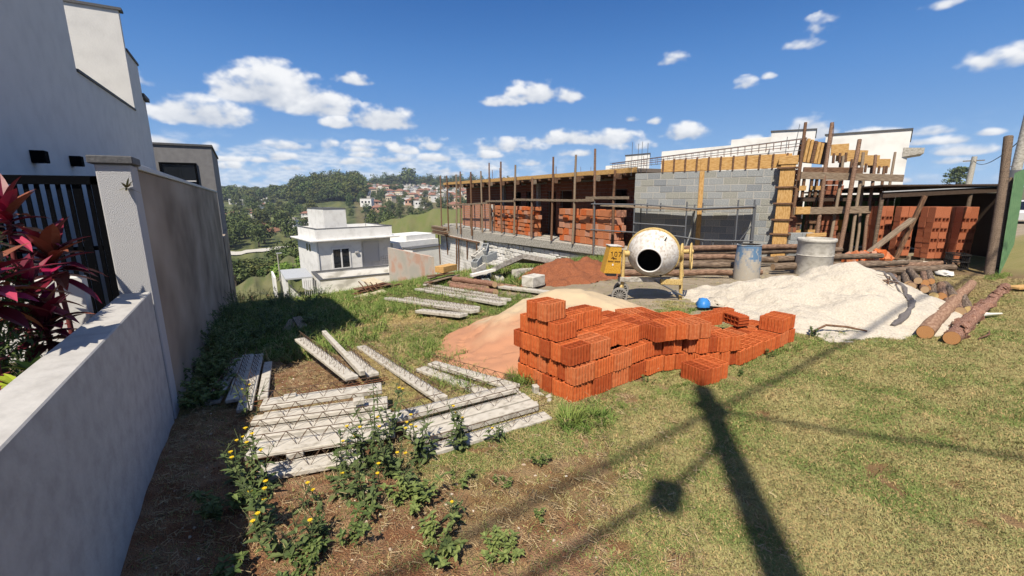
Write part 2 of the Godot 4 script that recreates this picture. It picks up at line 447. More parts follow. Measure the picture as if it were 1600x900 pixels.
func sky_picture() -> Image:
	var w := 4096
	var h := 2048
	var im := Image.create(w, h, false, Image.FORMAT_RGBF)
	for y in h:
		im.fill_rect(Rect2i(0, y, w, 1), sky_at(90.0 - (y + 0.5) * 180.0 / h))
	var big := noise(301, 0.20, 5)
	var small := noise(302, 0.55, 4)
	var wisp := noise(303, 0.16, 5)
	# azimuth, half width, bottom, top (degrees), strength
	var clouds := [
		[4.4, 6.0, 9.4, 14.6, 1.25], [8.8, 4.6, 9.0, 12.6, 1.1], [15.8, 4.6, 7.9, 11.0, 1.2], [10.8, 2.3, 7.9, 9.6, 1.0], [13.2, 2.9, 12.6, 14.3, 0.75], [-2.3, 5.2, 7.3, 10.6, 1.15],
		[31.0, 4.3, 10.8, 12.4, 0.8], [34.3, 4.8, 11.0, 13.9, 0.95], [38.2, 2.6, 11.0, 13.2, 0.8], [50.5, 1.9, 14.2, 15.9, 0.8], [58.0, 1.5, 11.2, 12.7, 0.85], [60.3, 0.8, 12.0, 12.8, 0.6],
		[46.2, 1.0, 8.7, 9.6, 0.8], [48.8, 1.0, 8.3, 9.3, 0.8], [52.2, 2.9, 6.3, 8.5, 1.1], [38.5, 4.2, 6.3, 8.4, 1.0], [43.6, 4.6, 6.0, 8.2, 1.0], [64.5, 2.5, 5.6, 8.3, 1.2],
		[64.6, 2.4, 15.2, 17.4, 0.52], [63.2, 2.0, 14.3, 15.6, 0.45], [77.6, 2.8, 9.9, 12.3, 0.85], [76.0, 2.6, 3.3, 4.6, 0.85], [73.7, 2.6, 5.3, 6.4, 0.6], [73.6, 2.0, 15.6, 16.6, 0.45],
		[70.0, 2.6, 5.2, 6.2, 0.55], [31.0, 5.4, 5.6, 7.4, 0.85], [20.5, 3.2, 6.6, 7.6, 0.5], [-10.0, 4.0, 10.0, 13.0, 1.0], [88.0, 4.0, 7.0, 9.6, 1.0], [96.0, 3.0, 12.0, 14.0, 0.8],
	]
	# rows of small cumulus towards the horizon, thicker on the left
	rng.seed = 310
	for k in 120:
		var az := rf(-21.0, 97.0)
		if rf(0, 1) > 1.05 - 0.62 * smoothstep(18.0, 44.0, az): continue
		var low := 0.3 + 5.6 * sqrt(rf(0, 1))
		clouds.append([az, rf(0.8, 3.2) * (0.6 + low * 0.09), low, low + rf(0.45, 0.9) * (0.7 + low * 0.16), rf(0.6, 1.05)])
	# one stretch of sky, 120 degrees wide, is worked out and laid three times round
	var wide := int(w / 3.0)
	var rows := int(h * 20.0 / 180.0)
	var top := int(h * 0.5) - rows
	var piece := Image.create(wide, rows + 1, false, Image.FORMAT_RGBF)
	for y in rows + 1:
		var el := 90.0 - (top + y + 0.5) * 180.0 / h
		var air := sky_at(el)
		var near: Array = clouds.filter(func(q): return el > q[2] - (q[3] - q[2]) * 0.5 and el < q[3] + (q[3] - q[2]) * 0.6)
		for x in wide:
			var az := -22.0 + (x + 0.5) * 360.0 / w
			var e := 0.0
			var lift := 0.5
			for q in near:
				var dx: float = (az - q[0]) / q[1]
				if dx * dx < 1.7:
					var hh: float = q[3] - q[2]
					var up: float = (el - q[2] - hh * 0.32)
					var dy: float = up / (hh * 0.72) if up > 0.0 else up / (hh * 0.36)
					var k: float = q[4] * (1.0 - dx * dx * 0.85 - dy * dy)
					if k > e:
						e = k
						lift = clampf((el - q[2]) / hh, 0.0, 1.0)
			var edge := minf(smoothstep(-22.0, -14.0, az), 1.0 - smoothstep(90.0, 98.0, az))
			var n := big.get_noise_2d(az * 1.1, el * 1.9) * 0.62 + small.get_noise_2d(az, el * 1.6) * 0.24
			var dens := 0.0
			if e > 0.0:
				dens = smoothstep(0.02, 0.78, e * 1.0 + n * 1.25 - 0.12)
			var band := 0.0
			if el < 9.5:
				var lay := (1.0 - smoothstep(4.0, 8.0, el + n * 1.6)) * (0.30 + 0.70 * (1.0 - smoothstep(24.0, 44.0, az)))
				lay = maxf(lay, 0.6 * (1.0 - smoothstep(1.6, 4.0, el + n)))
				var streak := wisp.get_noise_2d(az * 1.5, el * 3.6) * 1.1 + n * 0.9
				band = smoothstep(-0.30, 0.50, streak + lay * 0.75 - 0.46) * lay * 0.72
			var far := clampf(1.0 - el / 7.0, 0.0, 1.0)
			var shade := clampf(0.16 + lift * 0.95 + n * 1.0, 0.0, 1.0)
			var white := Color(0.46, 0.50, 0.57).lerp(Color(0.84, 0.84, 0.84), shade)
			var hz := Color(0.46, 0.55, 0.68).lerp(Color(0.82, 0.83, 0.84), clampf(0.45 + small.get_noise_2d(az * 1.3 + 60.0, el * 5.0) * 1.2 + n * 0.5, 0.0, 1.0))
			var c := air.lerp(hz.lerp(Color(0.48, 0.59, 0.74), far * 0.35), band * edge).lerp(white, dens * 0.93)
			piece.set_pixel(x, y, c)
	for k in 3:
		var x0 := int(w * (-22.0 + 120.0 * k) / 360.0)
		im.blit_rect(piece, Rect2i(0, 0, wide, rows + 1), Vector2i(posmod(x0, w), top))
		if posmod(x0, w) + wide > w:
			im.blit_rect(piece, Rect2i(w - posmod(x0, w), 0, wide - (w - posmod(x0, w)), rows + 1), Vector2i(0, top))
	# cumulus added overhead and behind the viewer, unseen, to warm the shade fill; coarser
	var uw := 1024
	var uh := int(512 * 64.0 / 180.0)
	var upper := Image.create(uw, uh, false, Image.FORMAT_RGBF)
	var fill_puff := noise(305, 2.6, 5)
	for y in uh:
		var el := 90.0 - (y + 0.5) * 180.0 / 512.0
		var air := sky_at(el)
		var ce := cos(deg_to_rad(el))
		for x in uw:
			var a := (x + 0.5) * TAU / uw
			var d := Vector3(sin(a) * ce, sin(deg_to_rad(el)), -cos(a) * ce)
			var k := smoothstep(0.10, 0.34, fill_puff.get_noise_3dv(d / maxf(d.y, 0.25) * 0.55)) * smoothstep(26.0, 34.0, el)
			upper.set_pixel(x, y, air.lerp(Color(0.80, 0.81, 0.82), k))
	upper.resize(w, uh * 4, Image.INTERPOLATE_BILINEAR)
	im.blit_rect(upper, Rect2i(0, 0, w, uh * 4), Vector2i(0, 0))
	im.fill_rect(Rect2i(0, int(h * 0.5), w, int(h * 0.5)), Color(0.16, 0.15, 0.10))
	return im

# ---------------------------------------------------------------- ground
func tab(t: float, xs: Array, ys: Array) -> float:
	if t <= xs[0]: return ys[0]
	for i in xs.size() - 1:
		if t < xs[i + 1]:
			return lerpf(ys[i], ys[i + 1], (t - xs[i]) / (xs[i + 1] - xs[i]))
	return ys[-1]

const LZ := [0, 3, 5, 8, 12, 16, 20, 25, 30, 37, 45, 60]
const LY := [0, 0, -0.16, -0.5, -1.02, -1.75, -2.6, -3.8, -4.9, -6.3, -7.2, -8]
const RZ := [0, 5, 8, 10, 13, 18, 27, 37, 45, 60]
const RY := [0, -0.06, -0.12, -0.25, -0.78, -1.85, -4.0, -6.0, -7.2, -8]

func gy(x: float, z: float) -> float:
	var t := smoothstep(2.5, 7.0, x)
	return lerpf(tab(-z, LZ, LY), tab(-z, RZ, RY), t)

var n1: FastNoiseLite
var n2: FastNoiseLite
var n3: FastNoiseLite

func rough_gy(x: float, z: float) -> float:
	var near := 1.0 - smoothstep(10.0, 22.0, Vector2(x, z).length())
	return gy(x, z) + (n1.get_noise_2d(x, z) * 0.03 + n2.get_noise_2d(x, z) * 0.014) * near - 0.004

func blob(x: float, z: float, cx: float, cz: float, rx: float, rz: float) -> float:
	var d := Vector2((x - cx) / rx, (z - cz) / rz).length() + n2.get_noise_2d(x * 1.3, z * 1.3) * 0.45
	return 1.0 - smoothstep(0.65, 1.15, d)

# soil, straw, pad (bare trodden cement dust), dry dirt
func cover(x: float, z: float) -> Array:
	var a := n1.get_noise_2d(x * 1.2 + 7.0, z * 1.2)
	var b := n2.get_noise_2d(x + 31.0, z)
	var soil := (1.0 - smoothstep(0.75, 1.45, x + a * 1.0 + b * 0.8)) * smoothstep(-3.7, -2.9, z + b * 0.3)
	soil = maxf(soil, blob(x, z, 1.25, -1.75, 0.75, 0.42) * 0.75)
	soil = maxf(soil, blob(x, z, 0.35, -5.0, 0.62, 1.7))
	soil = maxf(soil, (1.0 - smoothstep(-0.15, 0.35, x + b * 0.3)) * smoothstep(-5.2, -3.6, z))
	soil = maxf(soil, 0.8 * smoothstep(0.30, 0.48, b + a * 0.5) * (1.0 - smoothstep(3.0, 5.5, x)))
	var straw := maxf(blob(x, z, 2.0, -6.9, 1.35, 1.25), blob(x, z, 1.25, -4.6, 0.42, 1.5) * 0.8)
	straw = maxf(straw, blob(x, z, 4.4, -3.2, 0.5, 0.25) * 0.5)
	var pad := smoothstep(4.2, 5.0, x + a * 0.5 - (z + 5.0) * 0.1) * smoothstep(-4.15, -4.7, z + b * 0.4) * smoothstep(-11.0, -9.4, z)
	pad = maxf(pad, blob(x, z, 6.6, -3.6, 1.5, 0.9))
	var dirt := smoothstep(8.0, 10.5, x + a) * smoothstep(-1.35, -2.1, z + a * 0.5) * 0.9 * (1.0 - smoothstep(13.6, 15.0, x))
	dirt = maxf(dirt, smoothstep(7.0, 11.0, x + a * 2.0) * 0.45 * smoothstep(0.2, -0.9, z) * (1.0 - smoothstep(13.6, 15.0, x)))
	pad = maxf(pad, 0.8 * smoothstep(9.0, 11.0, x) * smoothstep(-3.4, -4.2, z) * (1.0 - smoothstep(15.5, 17.0, x)))
	return [soil, straw, pad, dirt]

func ground_tone(x: float, z: float) -> Color:
	var k := cover(x, z)
	var a := n1.get_noise_2d(x * 2.0, z * 2.0)
	var b := n3.get_noise_2d(x, z)
	var c := Color(0.225, 0.215, 0.080).lerp(Color(0.29, 0.25, 0.11), clampf(0.5 + a * 1.2 + b * 0.8, 0, 1))
	c = c.lerp(Color(0.085, 0.10, 0.032), smoothstep(-4.5, -9.0, z) * (1.0 - smoothstep(4.0, 6.5, x)) * 0.75)
	c = c.lerp(Color(0.30, 0.225, 0.105), k[1] * 0.85)
	c = c.lerp(Color(0.185, 0.088, 0.044).lerp(Color(0.30, 0.19, 0.11), clampf(0.42 + b * 1.5 + a * 0.9, 0, 1)), k[0])
	c = c.lerp(Color(0.25, 0.175, 0.10).lerp(Color(0.20, 0.13, 0.07), clampf(0.5 + a * 2.0, 0, 1)), k[3])
	c = c.lerp(Color(0.30, 0.245, 0.175).lerp(Color(0.37, 0.31, 0.235), clampf(0.5 + a * 1.5 + b, 0, 1)), k[2])
	return c

func graded(lo: float, a: float, b: float, hi: float, fine: float) -> PackedFloat32Array:
	var out := PackedFloat32Array()
	var x := a
	var left := []
	var s := fine
	while x > lo:
		s *= 1.12
		x = maxf(x - s, lo)
		left.push_front(x)
	for q in left: out.append(q)
	x = a
	while x < b:
		out.append(x)
		x += fine
	s = fine
	while x < hi:
		out.append(x)
		s *= 1.12
		x += s
	out.append(hi)
	return out

func sheet(xs: PackedFloat32Array, zs: PackedFloat32Array, hf: Callable, cf) -> ArrayMesh:
	var v := PackedVector3Array()
	var c := PackedColorArray()
	var n := PackedVector3Array()
	var ix := PackedInt32Array()
	for z in zs:
		for x in xs:
			v.append(Vector3(x, hf.call(x, z), z))
			if cf != null: c.append(cf.call(x, z))
	var w := xs.size()
	n.resize(v.size())
	for j in zs.size():
		for i in w:
			var l := v[j * w + maxi(i - 1, 0)]
			var r := v[j * w + mini(i + 1, w - 1)]
			var d := v[maxi(j - 1, 0) * w + i]
			var u := v[mini(j + 1, zs.size() - 1) * w + i]
			var k := (r - l).cross(u - d)
			n[j * w + i] = (k if k.y > 0.0 else -k).normalized()
	for j in zs.size() - 1:
		for i in w - 1:
			var a := j * w + i
			if zs[1] > zs[0]: ix.append_array([a, a + 1, a + w + 1, a, a + w + 1, a + w])
			else: ix.append_array([a, a + w + 1, a + 1, a, a + w, a + w + 1])
	var m := ArrayMesh.new()
	var arr := []
	arr.resize(Mesh.ARRAY_MAX)
	arr[Mesh.ARRAY_VERTEX] = v
	arr[Mesh.ARRAY_NORMAL] = n
	if cf != null: arr[Mesh.ARRAY_COLOR] = c
	arr[Mesh.ARRAY_INDEX] = ix
	m.add_surface_from_arrays(Mesh.PRIMITIVE_TRIANGLES, arr)
	return m

func ground() -> void:
	n1 = noise(401, 0.55, 3)
	n2 = noise(402, 2.3, 3)
	n3 = noise(403, 6.0, 2)
	var xs := graded(-70.0, -0.75, 8.5, 95.0, 0.07)
	var zs := graded(-47.0, -7.0, 0.6, 40.0, 0.07)
	var g := mi("ground", sheet(xs, zs, rough_gy, ground_tone), M.ground)
	tag(g, "sloping plot ground of dry lawn, bare red soil and trodden cement dust", "ground", "", "structure")
	# soil of the raised planting bed behind the low wall
	var b := MB.new()
	b.bx(Vector3(-2.2, 0.28, -1.2), Vector3(2.72, 0.62, 5.9))
	tag(part("garden_soil", b, M.bark_grey, self), "dark soil of the planting bed behind the low white wall", "soil", "", "structure")

# ---------------------------------------------------------------- the house and walls on the left
func left_side() -> void:
	# low wall
	var low := thing("low_boundary_wall", "low smooth white boundary wall with a sunlit flat top in front of the red plants", "wall", at(-0.74, 0, 0))
	var b := MB.new()
	b.bx(Vector3(0, 0.36, -1.0), Vector3(0.182, 1.22, 6.36), 0.006)
	part("wall_body", b, M.low_wall_paint, low)
	# pillar at the end of the low wall
	var pl := thing("gate_pillar", "rough grey rendered pillar with dark stone cap at the end of the low wall", "pillar", at(-0.745, 0, -4.36))
	b = MB.new()
	b.bx(Vector3(0, 0.85, 0), Vector3(0.20, 2.1, 0.24), 0.008)
	part("shaft", b, M.grey_render, pl)
	b = MB.new()
	b.bx(Vector3(-0.005, 1.93, 0.0), Vector3(0.25, 0.055, 0.30), 0.006)
	part("cap", b, M.coping, pl)
	# tall wall running down the plot
	var tall := thing("tall_boundary_wall", "tall stained brown grey rendered boundary wall with pale coping along the plot", "wall", at(-0.75, 0, 0))
	b = MB.new()
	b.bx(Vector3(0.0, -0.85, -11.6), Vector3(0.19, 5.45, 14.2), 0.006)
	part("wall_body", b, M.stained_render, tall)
	b = MB.new()
	b.bx(Vector3(0, 1.90, -11.6), Vector3(0.23, 0.045, 14.24), 0.005)
	part("coping", b, M.metal_coping, tall)
	b = MB.new()
	b.bx(Vector3(0.02, -2.3, -21.4), Vector3(0.21, 5.2, 5.3), 0.006)
	part("wall_body", b, M.stained_render, tall)
	# dry air plant stuck to the pillar
	var ap := thing("air_plant", "small dry spiky air plant clinging to the grey pillar", "plant", at(-0.69, 1.735, -4.235))
	b = MB.new()
	b.tinted = true
	rng.seed = 5
	for i in 14:
		var d := Vector3(rf(-0.6, 0.9), rf(-0.5, 1.0), rf(0.2, 1.0)).normalized()
		b.col = Color(0.20, 0.15, 0.08).lerp(Color(0.10, 0.11, 0.05), rf(0, 1))
		blade(b, Vector3.ZERO, d, rf(0.05, 0.11), 0.007)
	part("leaves", b, M.leaf, ap)
	# gate of vertical black bars
	var gate := thing("side_gate", "black metal side gate of upright flat bars beside the pillar", "gate", at(-0.86, 0, -4.36))
	b = MB.new()
	b.bx(Vector3(-1.3, 1.79, 0), Vector3(2.6, 0.06, 0.05))
	b.bx(Vector3(-1.3, 0.62, 0), Vector3(2.6, 0.05, 0.05))
	b.bx(Vector3(-0.02, 1.2, 0), Vector3(0.04, 1.24, 0.05))
	b.bx(Vector3(-1.3, 1.30, -0.02), Vector3(2.6, 0.03, 0.02))
	part("gate_frame", b, M.black_metal, gate)
	b = MB.new()
	b.bx(Vector3(0, 0, 0), Vector3(0.025, 1.14, 0.014))
	var bar_mesh := b.mesh()
	var wide := MB.new()
	wide.bx(Vector3(0, 0, 0), Vector3(0.05, 1.14, 0.02))
	for i in 44:
		var x := -0.06 - i * 0.0535
		if i == 1: mi("bar", wide.mesh(), M.black_metal, gate, at(x - 0.01, 1.2, 0))
		else: mi("bar", bar_mesh, M.black_metal, gate, at(x, 1.2, 0))
	# the house itself
	var h := thing("finished_house", "tall white finished house with stepped parapets and dark coping, left of the plot", "house", at(-2.0, 0, 0))
	b = MB.new()
	b.bx(Vector3(-3.0, 2.675, -6.88), Vector3(6.0, 7.35, 6.44))            # street block, to y 6.35
	part("wall", b, M.white_paint, h)
	b = MB.new()
	# lower wall in front of the terrace: its top falls gently towards the street
	var zf := -10.1
	var zb := -14.98
	hexa(b, [Vector3(0, -1, zf), Vector3(0, -1, zb), Vector3(-0.2, -1, zb), Vector3(-0.2, -1, zf)], [Vector3(0, 3.68, zf), Vector3(0, 3.86, zb), Vector3(-0.2, 3.86, zb), Vector3(-0.2, 3.68, zf)])
	part("wall", b, M.white_paint, h)
	b = MB.new()
	b.box(Transform3D(along(Vector3(-0.1, 3.70, zf), Vector3(-0.1, 3.88, zb)).basis, Vector3(-0.1, 3.79, (zf + zb) * 0.5)), Vector3(4.86, 0.045, 0.25))
	part("coping", b, M.coping, h)
	b = MB.new()
	b.bx(Vector3(-2.0, 2.58, -15.08), Vector3(4.0, 7.16, 0.18))           # terrace back wall, faces the street, in sun
	part("wall", b, M.white_paint, h)
	b = MB.new()
	b.bx(Vector3(-1.98, 6.19, -15.08), Vector3(4.1, 0.06, 0.26))
	part("coping", b, M.coping, h)
	b = MB.new()
	b.bx(Vector3(-3.0, 6.37, -6.88), Vector3(6.06, 0.05, 6.5))
	part("coping", b, M.coping, h)
	b = MB.new()
	b.bx(Vector3(-2.0, 2.0, -12.6), Vector3(3.8, 0.1, 5.0))
	part("terrace_floor", b, M.concrete, h)
	b = MB.new()
	b.bx(Vector3(-2.0, 2.15, -15.9), Vector3(4.0, 6.3, 1.44))
	part("wall", b, M.white_paint, h)
	b = MB.new()
	b.bx(Vector3(-2.0, 5.33, -15.9), Vector3(4.06, 0.06, 1.5))
	part("coping", b, M.coping, h)
	b = MB.new()
	b.bx(Vector3(-2.0, 4.53, -17.0), Vector3(4.1, 0.10, 0.9))
	part("coping", b, M.coping, h)
	b = MB.new()
	b.bx(Vector3(-2.05, 1.7, -17.0), Vector3(4.0, 5.6, 0.8))
	part("wall", b, M.white_paint, h)
	# dark rear wing with a window towards the street
	b = MB.new()
	b.bx(Vector3(-1.6, 0.28, -23.6), Vector3(5.8, 6.62, 6.06))
	var wing := part("rear_wing", b, M.dark_paint, h)
	b = MB.new()
	b.bx(Vector3(-1.6, 3.62, -23.6), Vector3(5.9, 0.07, 6.16))
	part("coping", b, M.coping, wing)
	b = MB.new()
	for s in [-1, 1]:
		b.bx(Vector3(0.22 + s * 0.52, 2.5, -20.55), Vector3(0.07, 0.95, 0.09))
		b.bx(Vector3(0.22, 2.5 + s * 0.44, -20.55), Vector3(0.97, 0.07, 0.088))
	var wf := part("window", b, M.black_metal, h)
	b = MB.new()
	b.bx(Vector3(0.22, 2.5, -20.565), Vector3(0.96, 0.80, 0.02))
	part("pane", b, M.glass_dark, wf)
	b = MB.new()
	b.bx(Vector3(0.22, 2.32, -20.545), Vector3(0.96, 0.035, 0.02))
	part("sill_rail", b, M.white_frame, wf)
	# two black cube wall lamps, unlit in daylight
	for k in 2:
		var z: float = [-7.42, -8.85][k]
		var y: float = [2.15, 2.20][k]
		var l := thing("wall_lamp", ["small black cube wall lamp on the white house, nearer the street", "small black cube wall lamp on the white house, nearer the pillar"][k], "lamp", at(-1.94, y, z), "black cube lamps on the house wall")
		b = MB.new()
		b.bx(Vector3(0.0, 0, 0), Vector3(0.13, 0.14, 0.14), 0.006)
		part("lamp_body", b, M.black_metal, l)
		b = MB.new()
		b.bx(Vector3(0.0, -0.073, 0), Vector3(0.09, 0.006, 0.09))
		part("lens", b, M.glass_dark, l)
	garden_plants()

func hexa(b: MB, lo: Array, hi: Array) -> void:   # a block with any four-cornered foot and top
	var mid := Vector3.ZERO
	for p in lo: mid += p / 8.0
	for p in hi: mid += p / 8.0
	var faces := [[lo[0], lo[1], lo[2], lo[3]], [hi[0], hi[1], hi[2], hi[3]]]
	for i in 4:
		faces.append([lo[i], lo[(i + 1) % 4], hi[(i + 1) % 4], hi[i]])
	for f in faces:
		var k: Vector3 = (f[2] - f[0]).cross(f[1] - f[3]).normalized()
		if k.dot((f[0] + f[1] + f[2] + f[3]) * 0.25 - mid) < 0.0: k = -k
		b.quad(f[0], f[1], f[2], f[3], k)

func blade(b: MB, o: Vector3, d: Vector3, len: float, w: float, droop := 0.35, segs := 3, fold := 0.0) -> void:
	var side := d.cross(Vector3.UP)
	if side.length() < 0.05: side = Vector3.RIGHT
	side = side.normalized()
	var p := o
	var dir := d
	var pl := o - side * w * 0.3
	var pr := o + side * w * 0.3
	for i in segs:
		dir = (dir + Vector3.DOWN * droop / segs).normalized()
		var q := p + dir * len / segs
		var t := (i + 1.0) / segs
		var ww := w * (sin(PI * clampf(0.18 + t * 0.82, 0, 1))) if i < segs - 1 else 0.0
		var k := side.cross(dir).normalized()
		if k.y < 0.0: k = -k
		var ql := q - side * ww + k * fold * ww
		var qr := q + side * ww + k * fold * ww
		if fold > 0.0:
			var kl := (k + side * fold).normalized()
			var kr := (k - side * fold).normalized()
			b.tri(pl, p, q, kl, kl, kl)
			b.tri(p, pr, q, kr, kr, kr)
			if ww > 0.0:
				b.tri(pl, q, ql, kl, kl, kl)
				b.tri(pr, q, qr, kr, kr, kr)
		else:
			b.tri(pl, pr, qr, k, k, k)
			if ww > 0.0: b.tri(pl, qr, ql, k, k, k)
		pl = ql
		pr = qr
		p = q

func cordyline(called_label: String, x: float, z: float, heads: Array, sd: int, big := 1.0, pink := 0.15) -> void:
	var t := thing("cordyline", called_label, "plant", at(x, 0.58, z), "red cordylines in the planting bed")
	rng.seed = sd
	for hd in heads:   # Vector3 = where the head of leaves sits
		var b := MB.new()
		var foot := Vector3(hd.x * 0.3, -0.05, hd.z * 0.3)
		b.tube([foot, foot.lerp(hd, 0.5) + Vector3(rf(-0.03, 0.03), 0, rf(-0.03, 0.03)), hd], [0.016, 0.014, 0.012], 7)
		for i in 9:
			var q := foot.lerp(hd, 0.1 + i * 0.09)
			b.tube([q, q + Vector3(0, 0.006, 0)], [0.0185, 0.0165], 7)
		part("stem", b, M.red_stem, t)
		var leaves := int(34 * big)
		for i in leaves:
			var l := MB.new()
			l.tinted = true
			var tilt := lerpf(1.35, -0.35, pow(float(i) / leaves, 0.85)) + rf(-0.15, 0.15)
			var a := i * 2.4 + rf(-0.3, 0.3)
			var d := Vector3(cos(a) * cos(tilt), sin(tilt), sin(a) * cos(tilt)).normalized()
			l.col = Color(0.16, 0.010, 0.030).lerp(Color(0.060, 0.008, 0.015), rf(0, 1))
			var u := rf(0, 1)
			if u < pink * 0.7: l.col = Color(0.34, 0.045, 0.09)
			elif u < pink + 0.22: l.col = Color(0.17, 0.055, 0.035)
			elif u < pink + 0.36: l.col = Color(0.27, 0.014, 0.055)
			blade(l, hd + Vector3(0, 0.04 - i * 0.17 / leaves, 0), d, rf(0.20, 0.33) * big, rf(0.034, 0.052) * big, rf(0.35, 0.95), 5, 0.35)
			part("leaf", l, M.red_leaf, t)

func garden_plants() -> void:
	cordyline("tall red cordyline at the photo edge, its stem leaning over the low wall", -0.97, -2.72, [Vector3(-0.03, 0.72, -0.08)], 71, 0.95, 0.16)
	cordyline("red cordyline with a wide head of leaves before the gate bars, nearest the pillar", -1.0, -3.72, [Vector3(-0.02, 0.72, -0.02)], 72, 0.92, 0.10)
	cordyline("dark red cordyline with two low heads between the other cordylines", -1.02, -3.42, [Vector3(-0.04, 0.58, 0.0), Vector3(0.02, 0.40, 0.06)], 73, 0.85, 0.12)
	cordyline("pink leaved cordyline highest against the gate, at the photo edge", -1.20, -3.78, [Vector3(0.02, 0.98, 0.0)], 74, 0.8, 0.4)
	cordyline("bright red cordyline cut by the left photo edge", -1.06, -2.66, [Vector3(0.0, 0.95, 0.08)], 75, 0.75, 0.35)
	var pw := thing("planter_wall", "low white wall closing the planting bed before the gate, behind the red stems", "wall", at(0, 0, 0))
	var pb := MB.new()
	pb.bx(Vector3(-1.62, 0.80, -4.14), Vector3(1.26, 0.66, 0.1), 0.005)
	part("wall_body", pb, M.white_paint, pw)
	# clipped conifer-like shrub
	rng.seed = 80
	var s := thing("garden_shrub", "dense feathery green shrub among the red cordylines", "shrub", at(-1.13, 0.58, -3.15))
	var b := MB.new()
	b.tinted = true
	for i in 4200:
		var p := Vector3(rf(-0.17, 0.17), rf(0, 0.95), rf(-0.42, 0.42))
		var r := 1.0 - p.y * 0.7
		p.x *= r
		p.z *= r
		b.col = Color(0.035, 0.065, 0.018).lerp(Color(0.11, 0.14, 0.04), pow(rf(0, 1), 2.0))
		blade(b, p, Vector3(rf(-1, 1), rf(-0.2, 1.2), rf(-1, 1)).normalized(), rf(0.03, 0.06), 0.007, 0.2, 2)
	part("foliage", b, M.leaf, s)
	b = MB.new()
	b.tube([Vector3(0, -0.05, 0), Vector3(0.01, 0.5, 0)], [0.02, 0.012], 7)
	part("stem", b, M.trunk, s)
	var low := ["yellow green leafy ground plant nearest the camera behind the low wall", "yellow green leafy ground plant in the middle of the bed edge", "yellow green leafy ground plant under the tall cordyline"]
	for k in 3:
		var g := thing("ground_plant", low[k], "plant", at([-0.90, -0.90, -0.92][k], 0.85, [-2.42, -2.62, -2.85][k]), "yellow green plants along the bed edge")
		b = MB.new()
		b.tinted = true
		for i in 16:
			var a := rf(0, TAU)
			b.col = Color(0.33, 0.38, 0.035).lerp(Color(0.16, 0.26, 0.03), rf(0, 1))
			blade(b, Vector3.ZERO, Vector3(cos(a), rf(0.6, 1.6), sin(a)).normalized(), rf(0.08, 0.15), rf(0.016, 0.024), 0.7, 4, 0.25)
		part("leaves", b, M.leaf, g)

# ---------------------------------------------------------------- the house under construction
var FT := Transform3D(Basis(Vector3(0.0599, 0, -0.9982), Vector3.UP, Vector3(0.9982, 0, 0.0599)), Vector3(11.15, 0, -10.6))   # x along the facade away from the street, z inwards
var GT := Transform3D(Basis(Vector3(0.4311, 0, 0.9023), Vector3.UP, Vector3(-0.9023, 0, 0.4311)), Vector3(10.9, 0, -10.2))    # grey wall: x towards the street, z outwards

func ordinal(k: int) -> String:
	var w := ["first", "second", "third", "fourth", "fifth", "sixth", "seventh", "eighth", "ninth", "tenth", "eleventh", "twelfth", "thirteenth", "fourteenth", "fifteenth", "sixteenth", "seventeenth", "eighteenth", "nineteenth", "twentieth"]
	if k < w.size(): return w[k]
	var n := k + 1
	var tail := "th"
	if n % 100 < 11 or n % 100 > 13: tail = {1: "st", 2: "nd", 3: "rd"}.get(n % 10, "th")
	return str(n) + tail

func brickwork(b: MB, x0: float, x1: float, y0: float, y1: float, z: float, len: float, hgt: float, dep: float, joint := 0.012) -> void:
	var rows := int((y1 - y0) / hgt)
	for r in rows:
		var x := x0 - (len * 0.5 if r % 2 else 0.0)
		while x < x1 - 0.02:
			var a := maxf(x, x0)
			var e := minf(x + len, x1)
			if e - a > 0.03:
				b.bx(Vector3((a + e) * 0.5, y0 + (r + 0.5) * hgt, z + rf(-0.004, 0.004)), Vector3(e - a - joint, hgt - joint, dep))
			x += len

